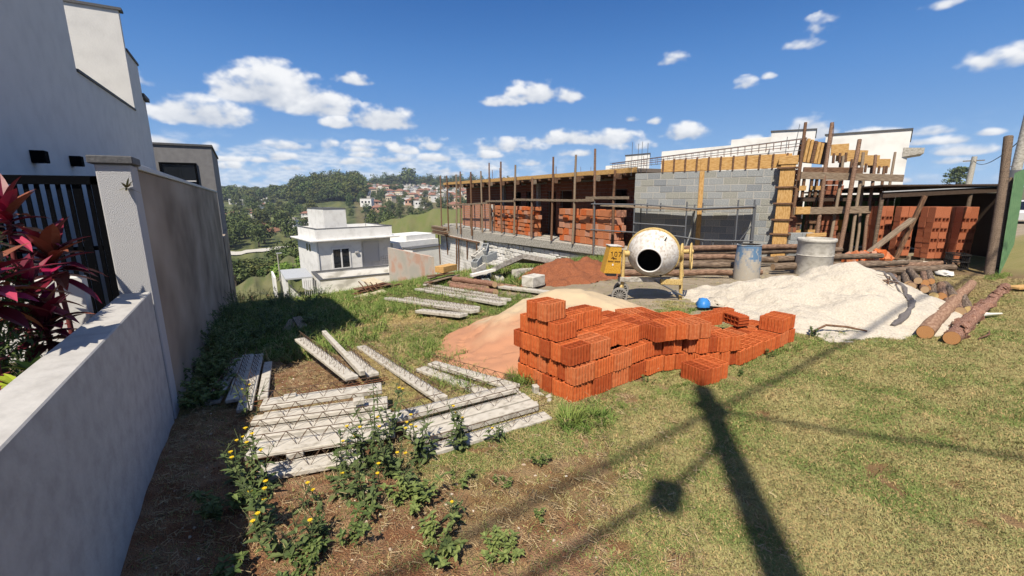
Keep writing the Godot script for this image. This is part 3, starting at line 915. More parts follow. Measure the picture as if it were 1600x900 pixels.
func building() -> void:
	rng.seed = 500
	var h := thing("house_under_construction", "long single storey house under construction with concrete slab on timber props", "house", FT)
	var b := MB.new()
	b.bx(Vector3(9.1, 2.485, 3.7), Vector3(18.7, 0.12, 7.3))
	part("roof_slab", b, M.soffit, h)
	for k in 8:
		b = MB.new()
		var l := 18.8 / 8.0
		b.bx(Vector3(-0.25 + l * (k + 0.5), 2.50 + k * 0.012, rf(0.0, 0.02)), Vector3(l - 0.01, rf(0.15, 0.17), 0.03))
		part("edge_board", b, M.ply, h)
	for k in 24:
		b = MB.new()
		b.bx(Vector3(0.3 + k * 0.78, 2.385, 1.3), Vector3(0.07, 0.08, 2.7))
		part("joist_timber", b, M.plank_brown, h)
	b = MB.new()
	b.bx(Vector3(9.6, -0.30, 3.80), Vector3(19.4, 0.18, 7.2))
	part("floor_slab", b, M.concrete, h)
	b = MB.new()
	hexa(b, [Vector3(0.9, -0.45, -0.10), Vector3(11.85, -0.78, -0.10), Vector3(11.85, -0.78, 0.3), Vector3(0.9, -0.45, 0.3)], [Vector3(0.9, -0.19, -0.10), Vector3(11.85, -0.33, -0.10), Vector3(11.85, -0.33, 0.3), Vector3(0.9, -0.19, 0.3)])
	part("edge_beam", b, M.concrete, h)
	# walls under the slab, with door and window openings
	var openings := [[1.93, 2.72], [5.57, 6.52], [6.86, 7.69], [9.1, 9.8], [10.39, 11.35]]
	var x := 0.0
	b = MB.new()
	var core := MB.new()
	for o in openings + [[18.3, 18.3]]:
		if o[0] - x > 0.05:
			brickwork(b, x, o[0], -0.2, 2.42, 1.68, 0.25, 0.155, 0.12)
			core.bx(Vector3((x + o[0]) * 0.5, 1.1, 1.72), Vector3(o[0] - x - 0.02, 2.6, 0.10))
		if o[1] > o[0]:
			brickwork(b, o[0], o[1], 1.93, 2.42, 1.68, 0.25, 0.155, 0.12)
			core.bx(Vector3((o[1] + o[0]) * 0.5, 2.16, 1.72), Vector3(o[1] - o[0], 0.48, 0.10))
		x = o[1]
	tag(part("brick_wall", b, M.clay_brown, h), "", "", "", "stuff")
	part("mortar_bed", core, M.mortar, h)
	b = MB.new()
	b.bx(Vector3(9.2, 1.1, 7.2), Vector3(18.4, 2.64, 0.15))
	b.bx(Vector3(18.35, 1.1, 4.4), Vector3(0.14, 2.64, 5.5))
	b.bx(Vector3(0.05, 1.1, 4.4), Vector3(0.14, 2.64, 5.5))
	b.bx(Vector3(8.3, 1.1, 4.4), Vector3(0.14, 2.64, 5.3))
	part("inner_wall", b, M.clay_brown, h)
	for s in [8.4, 12.3, 0.35]:
		b = MB.new()
		b.bx(Vector3(s, 1.1, 1.6), Vector3(0.22, 2.6, 0.24))
		part("concrete_column", b, M.concrete, h)
	# retaining wall below the floor
	b = MB.new()
	brickwork(b, 11.9, 19.4, -4.5, -0.9, 0.02, 0.40, 0.20, 0.2, 0.02)
	tag(part("block_wall", b, M.dirty_white, h), "", "", "", "stuff")
	b = MB.new()
	b.bx(Vector3(15.65, -2.4, 0.05), Vector3(7.46, 4.2, 0.17))
	b.bx(Vector3(6.3, -1.75, 0.24), Vector3(11.2, 2.9, 0.2))
	part("mortar_bed", b, M.concrete, h)
	b = MB.new()
	for r in 7:
		for k in 28:
			var xx := 0.9 + k * 0.39 + (0.2 if r % 2 else 0.0)
			b.box(Transform3D(Basis(Vector3.UP, rf(-0.03, 0.03)), Vector3(xx, -0.72 - r * 0.2 - xx * 0.012, 0.10 + rf(-0.03, 0.02))), Vector3(rf(0.30, 0.385), rf(0.15, 0.19), 0.12), 0.012)
	tag(part("rough_blockwork", b, M.dirty_white, h), "", "", "", "stuff")
	# thin steel starter bars above the slab
	for k in 9:
		b = MB.new()
		var s: float = [13.74, 12.73, 7.17, 4.9, 4.2, 3.5, 2.3, 1.2, 5.4][k]
		var z: float = [1.5, 1.5, 1.8, 1.6, 1.6, 1.2, 1.6, 1.7, 1.6][k]
		b.bar(Vector3(s, 2.4, z), Vector3(s + rf(-0.03, 0.03), [3.3, 3.35, 3.1, 2.95, 2.9, 3.0, 2.95, 3.1, 2.9][k], z), 0.016 if k < 3 else 0.008, 5)
		part("starter_bar", b, M.rust, h)
	# half built wall and brick stacks standing on the floor edge
	var wl := thing("half_built_wall", "chest high wall of pale clay bricks with thick white mortar on the floor edge", "wall", FT)
	b = MB.new()
	brickwork(b, 11.5, 15.95, -0.15, 1.28, 0.37, 0.25, 0.13, 0.14, 0.022)
	tag(part("brick", b, M.clay_pale, wl), "", "", "", "stuff")
	b = MB.new()
	b.bx(Vector3(13.72, 0.50, 0.37), Vector3(4.44, 1.50, 0.115))
	part("mortar_bed", b, M.white_paint, wl)
	far_stack("brick_stack", "long uneven stack of orange hollow bricks on the floor edge, middle of the facade", 6.62, 11.15, 7, 0.2, 0.30, 90)
	far_stack("brick_stack", "stack of orange hollow bricks in wide layers on the floor edge beside the grey wall", 0.85, 4.55, 5, 0.275, 0.36, 91)
	props()
	grey_wall()
	street_formwork()

func far_stack(called: String, label: String, x0: float, x1: float, rows: int, hgt: float, len: float, sd: int) -> void:
	rng.seed = sd
	var t := thing(called, label, "brick stack", FT, "brick stacks on the floor edge")
	var meshes := []
	for k in 4:
		var b := MB.new()
		b.box(Transform3D(), Vector3(len - 0.012, hgt - [0.012, 0.03, 0.02, 0.05][k], 0.19), 0.006)
		meshes.append(b.mesh())
	for r in rows:
		var n := int((x1 - x0) / len)
		for k in n:
			for d in 2:
				if d == 1 and r < rows - 2 and k > 0 and k < n - 1: continue
				if r == rows - 1 and rf(0, 1) < 0.2: continue
				var x := x0 + (k + 0.5) * (x1 - x0) / n + (0.06 if r % 2 else -0.04)
				mi("brick", meshes[rng.randi() % 4], [M.clay_far, M.clay_far, M.clay_pale, M.clay][rng.randi() % 4], t, at(x + rf(-0.01, 0.01), -0.2 + (r + 0.5) * hgt, 0.33 + d * 0.2 + rf(-0.035, 0.03), rf(-0.05, 0.05)))

func props() -> void:
	rng.seed = 510
	# place along the facade, height of the top, height of the foot, lean along the facade
	var list := [[18.85, 3.14, -0.93, 0.1], [17.55, 3.11, -0.61, 0.03], [15.78, 3.10, -0.39, 0.1], [15.06, 3.24, -0.67, 0.16], [13.38, 3.13, -0.64, 0.0], [11.92, 3.10, -0.33, -0.1], [10.81, 3.47, -0.17, -0.1], [9.40, 3.43, -0.17, -0.1], [7.84, 3.17, -0.21, 0.14], [6.25, 2.51, -0.12, 0.03], [4.54, 3.28, -0.07, 0.03], [2.96, 3.23, 0.09, 0.05], [1.81, 3.34, -0.46, -0.08], [0.69, 2.53, -0.03, -0.04]]
	for k in list.size():
		var q: Array = list[k]
		var t := thing("timber_prop", ordinal(k) + " round timber prop under the slab edge, counted from the far end", "prop", FT * at(q[0], 0, -0.10), "timber props under the slab edge")
		var b := MB.new()
		var top := Vector3(0, q[1], 0)
		var foot := Vector3(q[3], minf(q[2], -0.2), rf(-0.05, 0.02))
		var r := rf(0.042, 0.058)
		b.tube([foot, foot.lerp(top, 0.35) + Vector3(rf(-0.03, 0.03), 0, 0), foot.lerp(top, 0.7) + Vector3(rf(-0.03, 0.03), 0, 0), top], [r * 1.1, r, r, r * 0.85], 8)
		part("pole", b, [M.bark, M.plank_brown, M.plank][k % 3], t)
		if q[0] > 0.5:
			b = MB.new()
			b.box(Transform3D(Basis(Vector3.BACK, rf(-0.1, 0.1)), Vector3(-0.09, 2.30 + rf(0, 0.05), 0.05)), Vector3(0.36, 0.20, 0.03), 0.004)
			part("cleat", b, M.plank_brown if k % 3 else M.plank, t)
	# short thin uprights in front of the half built wall
	for k in 4:
		var s: float = [14.3, 12.75, 10.9, 11.35][k]
		var t := thing("thin_upright", ordinal(k) + " thin upright batten against the half built wall, counted from the far end", "batten", FT * at(s, 0, 0.18), "battens against the half built wall")
		var b := MB.new()
		b.bar(Vector3(rf(-0.1, 0.1), -0.2, 0), Vector3(0, 1.3, 0.03), 0.03, 6)
		part("batten", b, M.plank_brown, t)
	var rails := [[17.5, 1.12, 11.0, 1.34, "far"], [11.2, 1.43, 7.9, 1.46, "second"], [7.95, 1.53, 3.1, 1.50, "third"], [3.15, 1.5, 1.7, 1.52, "fourth"], [2.2, 1.60, -0.1, 1.60, "nearest"]]
	for q in rails:
		var a := FT * Vector3(q[0], q[1], -0.16)
		var e := FT * Vector3(q[2], q[3], -0.16)
		var t := thing("guard_rail", "horizontal batten nailed across the props, %s piece from the far end" % q[4], "batten", along(a, e), "battens nailed across the props")
		var b := MB.new()
		b.bx(Vector3((e - a).length() * 0.5, 0, 0), Vector3((e - a).length(), 0.095, 0.035), 0.004)
		part("board", b, M.plank, t)
	# rusty platform and struts at the far corner
	var p := thing("work_platform", "rust brown timber work platform on struts at the far corner of the retaining wall", "platform", FT)
	for k in 2:
		var b := MB.new()
		b.bx(Vector3(15.8, -0.95, -0.12 - k * 0.13), Vector3(7.0 - k * 0.5, 0.06, 0.12), 0.005)
		part("plank", b, M.plank_brown, p)
	for q in [[19.3, -1.0, -0.25, 19.5, -3.2, -0.15], [17.6, -1.0, -0.25, 17.9, -2.3, -0.1], [15.7, -1.0, -0.25, 16.3, -3.5, -0.1], [15.3, -1.0, -0.25, 15.9, -3.5, -0.1], [13.9, -1.0, -0.25, 14.3, -2.2, -0.1], [12.4, -1.0, -0.25, 12.7, -2.0, -0.1]]:
		var b := MB.new()
		b.bar(Vector3(q[0], q[1], q[2]), Vector3(q[3], q[4], q[5]), 0.045, 6)
		part("strut", b, M.plank_brown, p)
	var u := thing("plank_crib", "stack of rust brown planks with a leaning batten on the far platform", "planks", FT)
	for k in 5:
		var b := MB.new()
		b.box(Transform3D(Basis(Vector3.UP, rf(-0.04, 0.04)), Vector3(18.4 + rf(-0.2, 0.2), -0.85 + k * 0.12, -0.5)), Vector3(2.6, 0.09, 0.3), 0.006)
		part("plank", b, M.plank_brown if k % 2 else M.plank, u)

func grey_wall() -> void:
	rng.seed = 520
	var w := thing("grey_block_wall", "grey concrete block wall beside the timber column form, shaded by a plank platform", "wall", GT)
	var b := MB.new()
	b.bx(Vector3(2.0, 1.05, -0.062), Vector3(3.98, 2.62, 0.124))
	part("mortar_bed", b, M.mortar, w)
	var whole := []
	var half := []
	for k in 3:
		b = MB.new()
		b.box(Transform3D(), Vector3(0.382, 0.182, 0.14), 0.004)
		whole.append(b.mesh())
		b = MB.new()
		b.box(Transform3D(), Vector3(0.188, 0.188, 0.14), 0.004)
		half.append(b.mesh())
	for r in 13:
		var x := 0.0
		var first := r % 2 == 1
		while x < 3.95:
			var l := 0.2 if first or x > 3.7 else 0.4
			first = false
			mi("concrete_block", (half if l < 0.3 else whole)[rng.randi() % 3], [M.block, M.block_dark, M.block_warm, M.block][rng.randi() % 4], w, Transform3D(Basis(Vector3.UP, rf(-0.008, 0.008)), Vector3(x + l * 0.5, -0.24 + (r + 0.5) * 0.2, -0.065 + rf(-0.004, 0.006))))
			x += l
	b = MB.new()
	b.box(Transform3D(Basis(Vector3.BACK, 0.012), Vector3(2.02, 1.05, 0.025)), Vector3(0.13, 2.62, 0.03), 0.004)
	part("rusty_board", b, M.ply_upright, w)
	# beam form and its rebar above the wall
	var f := thing("beam_formwork", "yellow plywood beam form with upright battens along the top of the grey wall", "formwork", GT)
	for k in 3:
		b = MB.new()
		b.bx(Vector3(0.8 + 1.14 * (k + 0.5), 2.555 + k * 0.01, -0.02), Vector3(1.13, 0.34, 0.02))
		part("plywood_panel", b, M.ply, f)
	for k in 11:
		b = MB.new()
		b.bx(Vector3(0.86 + k * 0.325, 2.56, 0.012), Vector3(0.045, 0.40, 0.04), 0.003)
		part("batten", b, M.plank_brown, f)
	b = MB.new()
	b.bx(Vector3(2.5, 2.56, -0.30), Vector3(3.42, 0.34, 0.02))
	part("plywood_panel", b, M.ply, f)
	var c := thing("rebar_cage", "long thin steel rebar cage above the yellow beam form", "rebar", GT)
	for q in [[2.72, -0.10, 3.10], [2.72, -0.30, 3.10], [2.55, -0.10, 2.80], [2.62, -0.30, 2.93], [2.66, -0.10, 2.98]]:
		b = MB.new()
		b.bar(Vector3(-0.9, q[0], q[1]), Vector3(4.4, q[2] + 0.02, q[1]), 0.009, 5)
		part("long_bar", b, M.rust if q[1] < -0.2 else M.steel, c)
	for k in 30:
		var x := -0.8 + k * 0.175
		var y := lerpf(2.72, 3.10, (x + 0.9) / 5.3)
		b = MB.new()
		for s in [[Vector3(x, y, -0.1), Vector3(x, y - 0.2, -0.1)], [Vector3(x, y, -0.3), Vector3(x, y - 0.2, -0.3)], [Vector3(x, y, -0.1), Vector3(x, y, -0.3)], [Vector3(x, y - 0.2, -0.1), Vector3(x, y - 0.2, -0.3)]]:
			b.bar(s[0], s[1], 0.005, 4)
		part("stirrup", b, M.rust, c)
	for k in 6:
		b = MB.new()
		b.bar(Vector3([-0.2, 0.0, 0.12, 0.3, 4.2, 4.05][k], 2.3, -0.2), Vector3([-0.2, 0.0, 0.12, 0.3, 4.3, 4.05][k], [3.35, 3.3, 3.35, 3.3, 3.5, 3.2][k], -0.2), 0.008, 5)
		part("starter_bar", b, M.steel, c)
	# boxed column at the wall's end
	var k0 := thing("column_formwork", "tall yellow plywood column form held by six timber clamps at the wall end", "formwork", GT)
	b = MB.new()
	b.bx(Vector3(4.16, 1.16, 0.10), Vector3(0.34, 2.74, 0.30), 0.004)
	part("plywood_box", b, M.ply_upright, k0)
	b = MB.new()
	b.bx(Vector3(4.15, 2.56, 0.10), Vector3(0.44, 0.22, 0.34), 0.004)
	part("plywood_collar", b, M.ply, k0)
	for y in [2.36, 1.86, 1.43, 1.0, 0.61, 0.19]:
		for s in 3:
			b = MB.new()
			if s == 0: b.bx(Vector3(4.16, y, 0.272), Vector3(0.50, 0.045, 0.035), 0.003)
			elif s == 1: b.bx(Vector3(3.965, y, 0.10), Vector3(0.035, 0.045, 0.42), 0.003)
			else: b.bx(Vector3(4.355, y, 0.10), Vector3(0.035, 0.045, 0.42), 0.003)
			part("clamp", b, M.plank_brown, k0)
	# tube scaffold with a plank deck in front of the wall
	var sc := thing("tube_scaffold", "low dark steel tube scaffold in front of the grey block wall", "scaffold", GT)
	for q in [[0.37, 1.55, 1.1, -0.15], [1.86, 1.49, 1.1, -0.15], [3.15, 1.54, 1.1, -0.15], [3.53, 1.54, 1.1, -0.15], [0.3, 1.40, 0.2, -0.2], [1.9, 1.40, 0.2, -0.2], [3.5, 1.40, 0.2, -0.2], [-0.9, 1.5, 1.1, -0.2]]:
		b = MB.new()
		b.bar(Vector3(q[0] + 0.02, q[3], q[2]), Vector3(q[0], q[1], q[2]), 0.021, 7)
		part("upright_tube", b, M.steel, sc)
	for q in [[-1.0, 1.42, 0.6, 1.41], [0.6, 1.41, 2.15, 1.30], [2.15, 1.30, 3.55, 1.37], [-1.0, 0.62, 1.26, 0.56], [1.26, 0.56, 2.4, 0.44], [2.4, 0.44, 3.6, 0.47], [0.37, 0.86, 1.86, 0.80]]:
		b = MB.new()
		b.bar(Vector3(q[0], q[1], 1.13), Vector3(q[2], q[3], 1.13), 0.02, 7)
		part("cross_tube", b, M.steel, sc)
	for q in [[1.14, 1.22, 1.46], [2.28, 1.2, 1.46], [0.75, 1.15, 1.45], [2.35, -0.15, 0.42], [2.62, -0.15, 0.44], [3.1, -0.15, 0.44]]:
		b = MB.new()
		b.bar(Vector3(q[0], q[1], 1.1), Vector3(q[0], q[2], 1.1), 0.018, 6)
		part("short_tube", b, M.steel, sc)
	b = MB.new()
	b.bar(Vector3(3.0, 0.0, 1.1), Vector3(3.53, 0.9, 1.1), 0.016, 6)
	part("brace", b, M.steel, sc)
	for bay in 2:
		var t := thing("plank_deck", ["bay of grey planks laid on the scaffold, nearer the brick facade", "bay of grey planks laid on the scaffold, nearer the column form"][bay], "planks", GT, "plank decks on the scaffold")
		for k in 4:
			b = MB.new()
			var y0: float = [1.36, 1.24][bay]
			var y1: float = [1.24, 1.31][bay]
			hexa(b, [Vector3([-0.7, 2.0][bay], y0, 0.16 + k * 0.245), Vector3([1.95, 3.5][bay], y1, 0.16 + k * 0.245), Vector3([1.95, 3.5][bay], y1, 0.395 + k * 0.245), Vector3([-0.7, 2.0][bay], y0, 0.395 + k * 0.245)], [Vector3([-0.7, 2.0][bay], y0 + 0.035, 0.16 + k * 0.245), Vector3([1.95, 3.5][bay], y1 + 0.035, 0.16 + k * 0.245), Vector3([1.95, 3.5][bay], y1 + 0.035, 0.395 + k * 0.245), Vector3([-0.7, 2.0][bay], y0 + 0.035, 0.395 + k * 0.245)])
			part("plank", b, M.plank, t)

func street_formwork() -> void:
	rng.seed = 530
	# rough posts: top, foot
	var posts := [
		["squared plank post rising highest beside the column form", Vector3(13.54, 3.61, -6.56), Vector3(13.05, 0.0, -6.35), 0.055, 1],
		["tall crooked bark post with wire at its top", Vector3(14.05, 3.58, -6.13), Vector3(13.30, 0.0, -5.80), 0.062, 0],
		["thick reddish bark post leaning in front of the beams", Vector3(14.39, 3.10, -5.56), Vector3(13.50, -0.08, -5.31), 0.068, 0],
		["grey post in shade between the tall bark posts", Vector3(14.45, 2.71, -5.91), Vector3(13.80, 0.0, -5.68), 0.05, 2],
		["weathered grey post just right of the thick bark post", Vector3(14.81, 2.79, -5.59), Vector3(14.17, 0.0, -5.30), 0.05, 2],
		["thin grey post in the middle of the row, ending under the upper beam", Vector3(14.99, 2.07, -5.55), Vector3(14.52, 0.0, -5.30), 0.045, 2],
		["brown post with a knot, fourth from the right end", Vector3(15.09, 2.72, -5.40), Vector3(14.48, 0.0, -5.10), 0.05, 0],
		["short dark post second from the right end", Vector3(15.51, 2.43, -5.31), Vector3(14.95, 0.0, -5.05), 0.045, 1],
		["pale thin post at the right end under the roof canopy", Vector3(15.95, 2.82, -5.26), Vector3(15.30, 0.0, -5.02), 0.042, 2]]
	for q in posts:
		var t := thing("timber_post", q[0], "post", Transform3D(), "rough posts of the street side formwork")
		var b := MB.new()
		var a: Vector3 = q[1]
		var f: Vector3 = q[2]
		var m1 := f.lerp(a, 0.33) + Vector3(rf(-0.04, 0.04), 0, rf(-0.02, 0.02))
		var m2 := f.lerp(a, 0.66) + Vector3(rf(-0.04, 0.04), 0, rf(-0.02, 0.02))
		b.tube([f, m1, m2, a], [q[3] * 0.88, q[3] * 0.8, q[3] * 0.82, q[3] * 0.72], 8)
		part("pole", b, [M.bark, M.plank_brown, M.plank][q[4]], t)
	var w := thing("binding_wire", "loose rusty wire hanging beside the tall crooked post top", "wire", Transform3D())
	var wb := MB.new()
	wb.tube([Vector3(14.07, 3.60, -6.1), Vector3(14.13, 3.4, -6.1), Vector3(14.11, 3.1, -6.1), Vector3(14.05, 2.8, -6.1)], [0.008, 0.008, 0.008, 0.008], 5)
	part("strand", wb, M.rust, w)
	# beams across the posts
	for q in [["upper grey plank beam nailed across the street side posts", Vector3(13.15, 2.18, -6.33), Vector3(15.55, 2.08, -4.86), 0.19, "plank"], ["upper brown plank beam behind the grey one on the posts", Vector3(13.3, 2.32, -6.35), Vector3(14.7, 2.30, -5.5), 0.16, "plank_brown"], ["lower plank beam nailed across the street side posts", Vector3(12.9, 1.22, -6.28), Vector3(14.85, 1.25, -5.10), 0.19, "plank"], ["short yellow board on the lower beam beside the column form", Vector3(12.9, 1.235, -6.23), Vector3(13.22, 1.24, -6.02), 0.20, "ply"], ["low yellow board near the ground behind the concrete ring", Vector3(12.95, 0.58, -5.9), Vector3(13.45, 0.60, -5.65), 0.10, "ply"]]:
		var t := thing("formwork_board", q[0], "board", along(q[1], q[2]), "boards of the street side formwork")
		var b := MB.new()
		var l: float = (q[2] - q[1]).length()
		b.bx(Vector3(l * 0.5, 0, 0), Vector3(l, q[3], 0.05), 0.005)
		part("board", b, M[q[4]], t)
	# upright battens of the wall form, and stepped plywood beyond
	var wf := thing("wall_formwork", "wall form of six upright yellow brown battens beside the highest post", "formwork", along(Vector3(13.57, 2.9, -6.60), Vector3(14.15, 2.83, -6.24)))
	for k in 7:
		var b := MB.new()
		b.bx(Vector3(0.04 + k * 0.105, -k * 0.012, rf(-0.01, 0.01)), Vector3(0.075, 0.66 - k * 0.02, 0.05), 0.004)
		part("batten", b, M.ply_upright if k % 3 else M.plank_brown, wf)
	var b2 := MB.new()
	b2.bx(Vector3(0.35, -0.04, -0.05), Vector3(0.80, 0.60, 0.02))
	part("plywood_panel", b2, M.plank_brown, wf)
	var steps := [[Vector3(14.78, 2.92, -6.38), Vector3(15.22, 2.95, -6.12), 0.31], [Vector3(15.2, 2.79, -6.40), Vector3(16.16, 2.78, -5.99), 0.33], [Vector3(16.05, 2.67, -6.3), Vector3(16.85, 2.68, -5.92), 0.30], [Vector3(16.75, 2.6, -6.15), Vector3(17.5, 2.61, -5.86), 0.26]]
	for k in 4:
		var q: Array = steps[k]
		var t := thing("plywood_sheet", ["highest and nearest stepped plywood sheet beyond the upright battens", "second stepped plywood sheet from the upright battens", "third stepped plywood sheet from the upright battens", "lowest and farthest stepped plywood sheet, at the right end"][k], "plywood", along(q[0], q[1]), "stepped plywood sheets of the street side formwork")
		var b := MB.new()
		var l: float = (q[1] - q[0]).length()
		b.bx(Vector3(l * 0.5, 0, 0), Vector3(l, q[2], 0.02))
		part("sheet", b, M.ply, t)
		for j in 3:
			b = MB.new()
			b.bx(Vector3(l * (0.15 + 0.35 * j), -q[2] * 0.75, 0.02), Vector3(0.06, q[2] * 0.9, 0.045), 0.004)
			part("batten", b, M.plank_brown, t)
	# brick piers and block foot seen between the posts
	for k in 3:
		var t := thing("brick_pier", ["narrow red brick pier right beside the column form", "wide brick pier in shade behind the thick bark post", "short brick pier under the lower beam"][k], "pier", along([Vector3(13.45, -0.1, -6.75), Vector3(14.55, -0.1, -6.30), Vector3(13.05, -0.1, -6.5)][k], [Vector3(13.65, -0.1, -6.63), Vector3(14.95, -0.1, -6.06), Vector3(13.25, -0.1, -6.38)][k]))
		var b := MB.new()
		rng.seed = 540 + k
		for r in 17 - 9 * int(k == 2):
			for j in 2 - int(k != 1):
				b = MB.new()
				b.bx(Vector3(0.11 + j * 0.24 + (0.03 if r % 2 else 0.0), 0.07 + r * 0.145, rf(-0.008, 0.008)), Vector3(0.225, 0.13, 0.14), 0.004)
				part("brick", b, M.clay_brown, t)
	for k in 2:
		var t := thing("timber_lattice", ["dark shuttering of crossed battens in the left opening between the posts", "dark shuttering of crossed battens in the right opening between the posts"][k], "shuttering", along([Vector3(13.75, 0, -6.85), Vector3(14.15, 0, -6.55)][k], [Vector3(14.15, 0, -6.6), Vector3(14.5, 0, -6.35)][k]))
		for j in 3:
			var b := MB.new()
			b.bx(Vector3(0.06 + j * 0.15, 1.15, 0), Vector3(0.07, 2.3, 0.05))
			part("batten", b, M.plank_brown, t)
		for j in 7:
			var b := MB.new()
			b.bx(Vector3(0.21, 0.25 + j * 0.32, 0.05), Vector3(0.40, rf(0.10, 0.17), 0.03))
			part("board", b, M.ply if j % 2 else M.plank_brown, t)
	var lb := thing("low_block_wall", "low stub of grey concrete blocks between the column form and the concrete ring", "wall", along(Vector3(12.62, -0.15, -6.22), Vector3(13.2, -0.15, -5.92)))
	for r in 4:
		for k in 2:
			var b := MB.new()
			b.bx(Vector3(0.16 + k * 0.33 + (0.05 if r % 2 else 0.0), 0.1 + r * 0.2, 0), Vector3(0.32, 0.19, 0.14), 0.005)
			part("concrete_block", b, M.block, lb)

# ---------------------------------------------------------------- right: shed, fence, poles, houses behind
func right_side() -> void:
	rng.seed = 600
	var D := Vector3(0.857, 0, 0.514)
	var st := Transform3D(Basis(D, Vector3.UP, Vector3(-0.514, 0, 0.857)), Vector3(15.03, 0, -4.6))
	var s := thing("site_shed", "low open timber site shed with dark fascia and green sheet back", "shed", st)
	var b := MB.new()
	b.box(Transform3D(Basis(Vector3.RIGHT, -0.05), Vector3(0.9, 1.80, -1.45)), Vector3(3.3, 0.04, 3.2))
	part("roof", b, M.fascia, s)
	b = MB.new()
	b.box(Transform3D(Basis(Vector3.BACK, 0.04), Vector3(0.95, 1.70, 0.06)), Vector3(3.2, 0.15, 0.04), 0.004)
	part("fascia_board", b, M.fascia, s)
	b = MB.new()
	b.box(Transform3D(Basis(Vector3.BACK, 0.04), Vector3(0.95, 1.785, 0.085)), Vector3(3.24, 0.025, 0.05))
	part("roof_edge", b, M.metal_coping, s)
	for k in 16:
		b = MB.new()
		b.bx(Vector3(-0.6 + k * 0.2, 0.8, -2.9 + (0.012 if k % 2 else 0.0)), Vector3(0.195, 1.7, 0.015))
		part("back_panel", b, M.green_sheet, s)
	b = MB.new()
	b.bx(Vector3(2.5, 0.82, -1.4), Vector3(0.03, 1.7, 3.0))
	part("side_panel", b, M.fascia, s)
	for x in [-0.6, 1.75]:
		b = MB.new()
		b.bar(Vector3(x, -0.1, 0.0), Vector3(x, 1.68, 0), 0.05, 8)
		part("shed_post", b, M.bark_grey, s)
	b = MB.new()
	b.box(Transform3D(Basis(Vector3.BACK, 0.62), Vector3(2.05, 0.7, -0.5)), Vector3(1.7, 0.10, 0.05))
	part("brace", b, M.plank_brown, s)
	var lo := thing("lean_to_roof", "dark low lean-to roof left of the site shed, behind the brick pallets", "roof", Transform3D(st.basis, Vector3(14.2, 1.52, -6.1)))
	b = MB.new()
	b.bx(Vector3(0.6, 0, -0.9), Vector3(2.6, 0.09, 2.0))
	part("roof_sheet", b, M.fascia, lo)
	b = MB.new()
	b.bar(Vector3(-0.5, -1.6, -0.4), Vector3(-0.5, -0.02, -0.4), 0.05, 7)
	b.bar(Vector3(1.7, -1.6, -0.4), Vector3(1.7, -0.02, -0.4), 0.05, 7)
	part("roof_post", b, M.bark_grey, lo)
	# dark log post at the fence corner
	var p := thing("corner_log_post", "thick dark log post at the near corner of the green fence", "post", Transform3D())
	b = MB.new()
	b.tube([Vector3(13.40, -0.1, -2.47), Vector3(13.62, 0.9, -2.55), Vector3(13.85, 1.9, -2.64), Vector3(14.12, 2.84, -2.76)], [0.082, 0.076, 0.073, 0.075], 12)
	part("pole", b, M.bark_grey, p)
	b = MB.new()
	for k in 3:
		var c := Vector3(13.95, 2.2, -2.68).lerp(Vector3(14.0, 2.4, -2.72), k / 2.0)
		b.tube([c + Vector3(-0.08, 0, 0.04), c + Vector3(0, 0.01, 0.085), c + Vector3(0.08, 0.02, 0.03)], [0.006, 0.006, 0.006], 5)
	part("wire_tie", b, M.rust, p)
	# green corrugated fence along the street
	var f := thing("sheet_fence", "green corrugated metal sheet fence beside the dark log post", "fence", Transform3D())
	var A := Vector3(13.55, 0, -2.36)
	var B := Vector3(22.3, 0, -3.7)
	var n := 11
	var nrm := (B - A).normalized().cross(Vector3.UP)
	if nrm.z < 0.0: nrm = -nrm
	for k in n:
		b = MB.new()
		var lean := Vector3(0.60, 0, -0.2)
		for j in 10:
			var q0 := A.lerp(B, (k + j / 10.0) / n)
			var q1 := A.lerp(B, (k + (j + 1) / 10.0) / n)
			var o0 := nrm * (0.018 if j % 2 else 0.0)
			var o1 := nrm * (0.0 if j % 2 else 0.018)
			var h0 := lerpf(2.08, 2.5, (k + j / 10.0) / n)
			var h1 := lerpf(2.08, 2.5, (k + (j + 1) / 10.0) / n)
			b.flat(q0 + o0 + Vector3(0, -0.05, 0), q1 + o1 + Vector3(0, -0.05, 0), q1 + o1 + lean + Vector3(0, h1, 0), q0 + o0 + lean + Vector3(0, h0, 0))
		part("sheet", b, M.green_sheet, f)
	for k in 5:
		b = MB.new()
		var q := A.lerp(B, 0.1 + k * 0.2) - nrm * 0.06
		b.bar(q, q + Vector3(0.58, 2.0, -0.2), 0.04, 6)
		part("fence_post", b, M.bark_grey, f)
	# plastic chair-like black crate and pale scrap by the post
	var cr := thing("black_crate", "black plastic crate leaning by the foot of the corner log post", "crate", at(13.62, 0.0, -3.05, 0.5))
	b = MB.new()
	for k in 5:
		b.bx(Vector3(-0.2 + k * 0.1, 0.17, 0.14), Vector3(0.03, 0.34, 0.02))
		b.bx(Vector3(-0.2 + k * 0.1, 0.17, -0.14), Vector3(0.03, 0.34, 0.02))
	for y in [0.02, 0.18, 0.33]:
		b.bx(Vector3(0, y, 0.15), Vector3(0.46, 0.03, 0.02))
		b.bx(Vector3(0, y, -0.15), Vector3(0.46, 0.03, 0.02))
		b.bx(Vector3(0.22, y, 0), Vector3(0.02, 0.03, 0.30))
		b.bx(Vector3(-0.22, y, 0), Vector3(0.02, 0.03, 0.30))
	part("crate_body", b, M.black, cr)
	var sp := thing("paper_sack", "flattened pale cement sack on the ground before the corner log post", "sack", at(12.55, 0.0, -2.95, 0.3))
	part("sack_body", lump(0.34, 0.06, 0.14, 31, 0.25), M.chalk, sp)
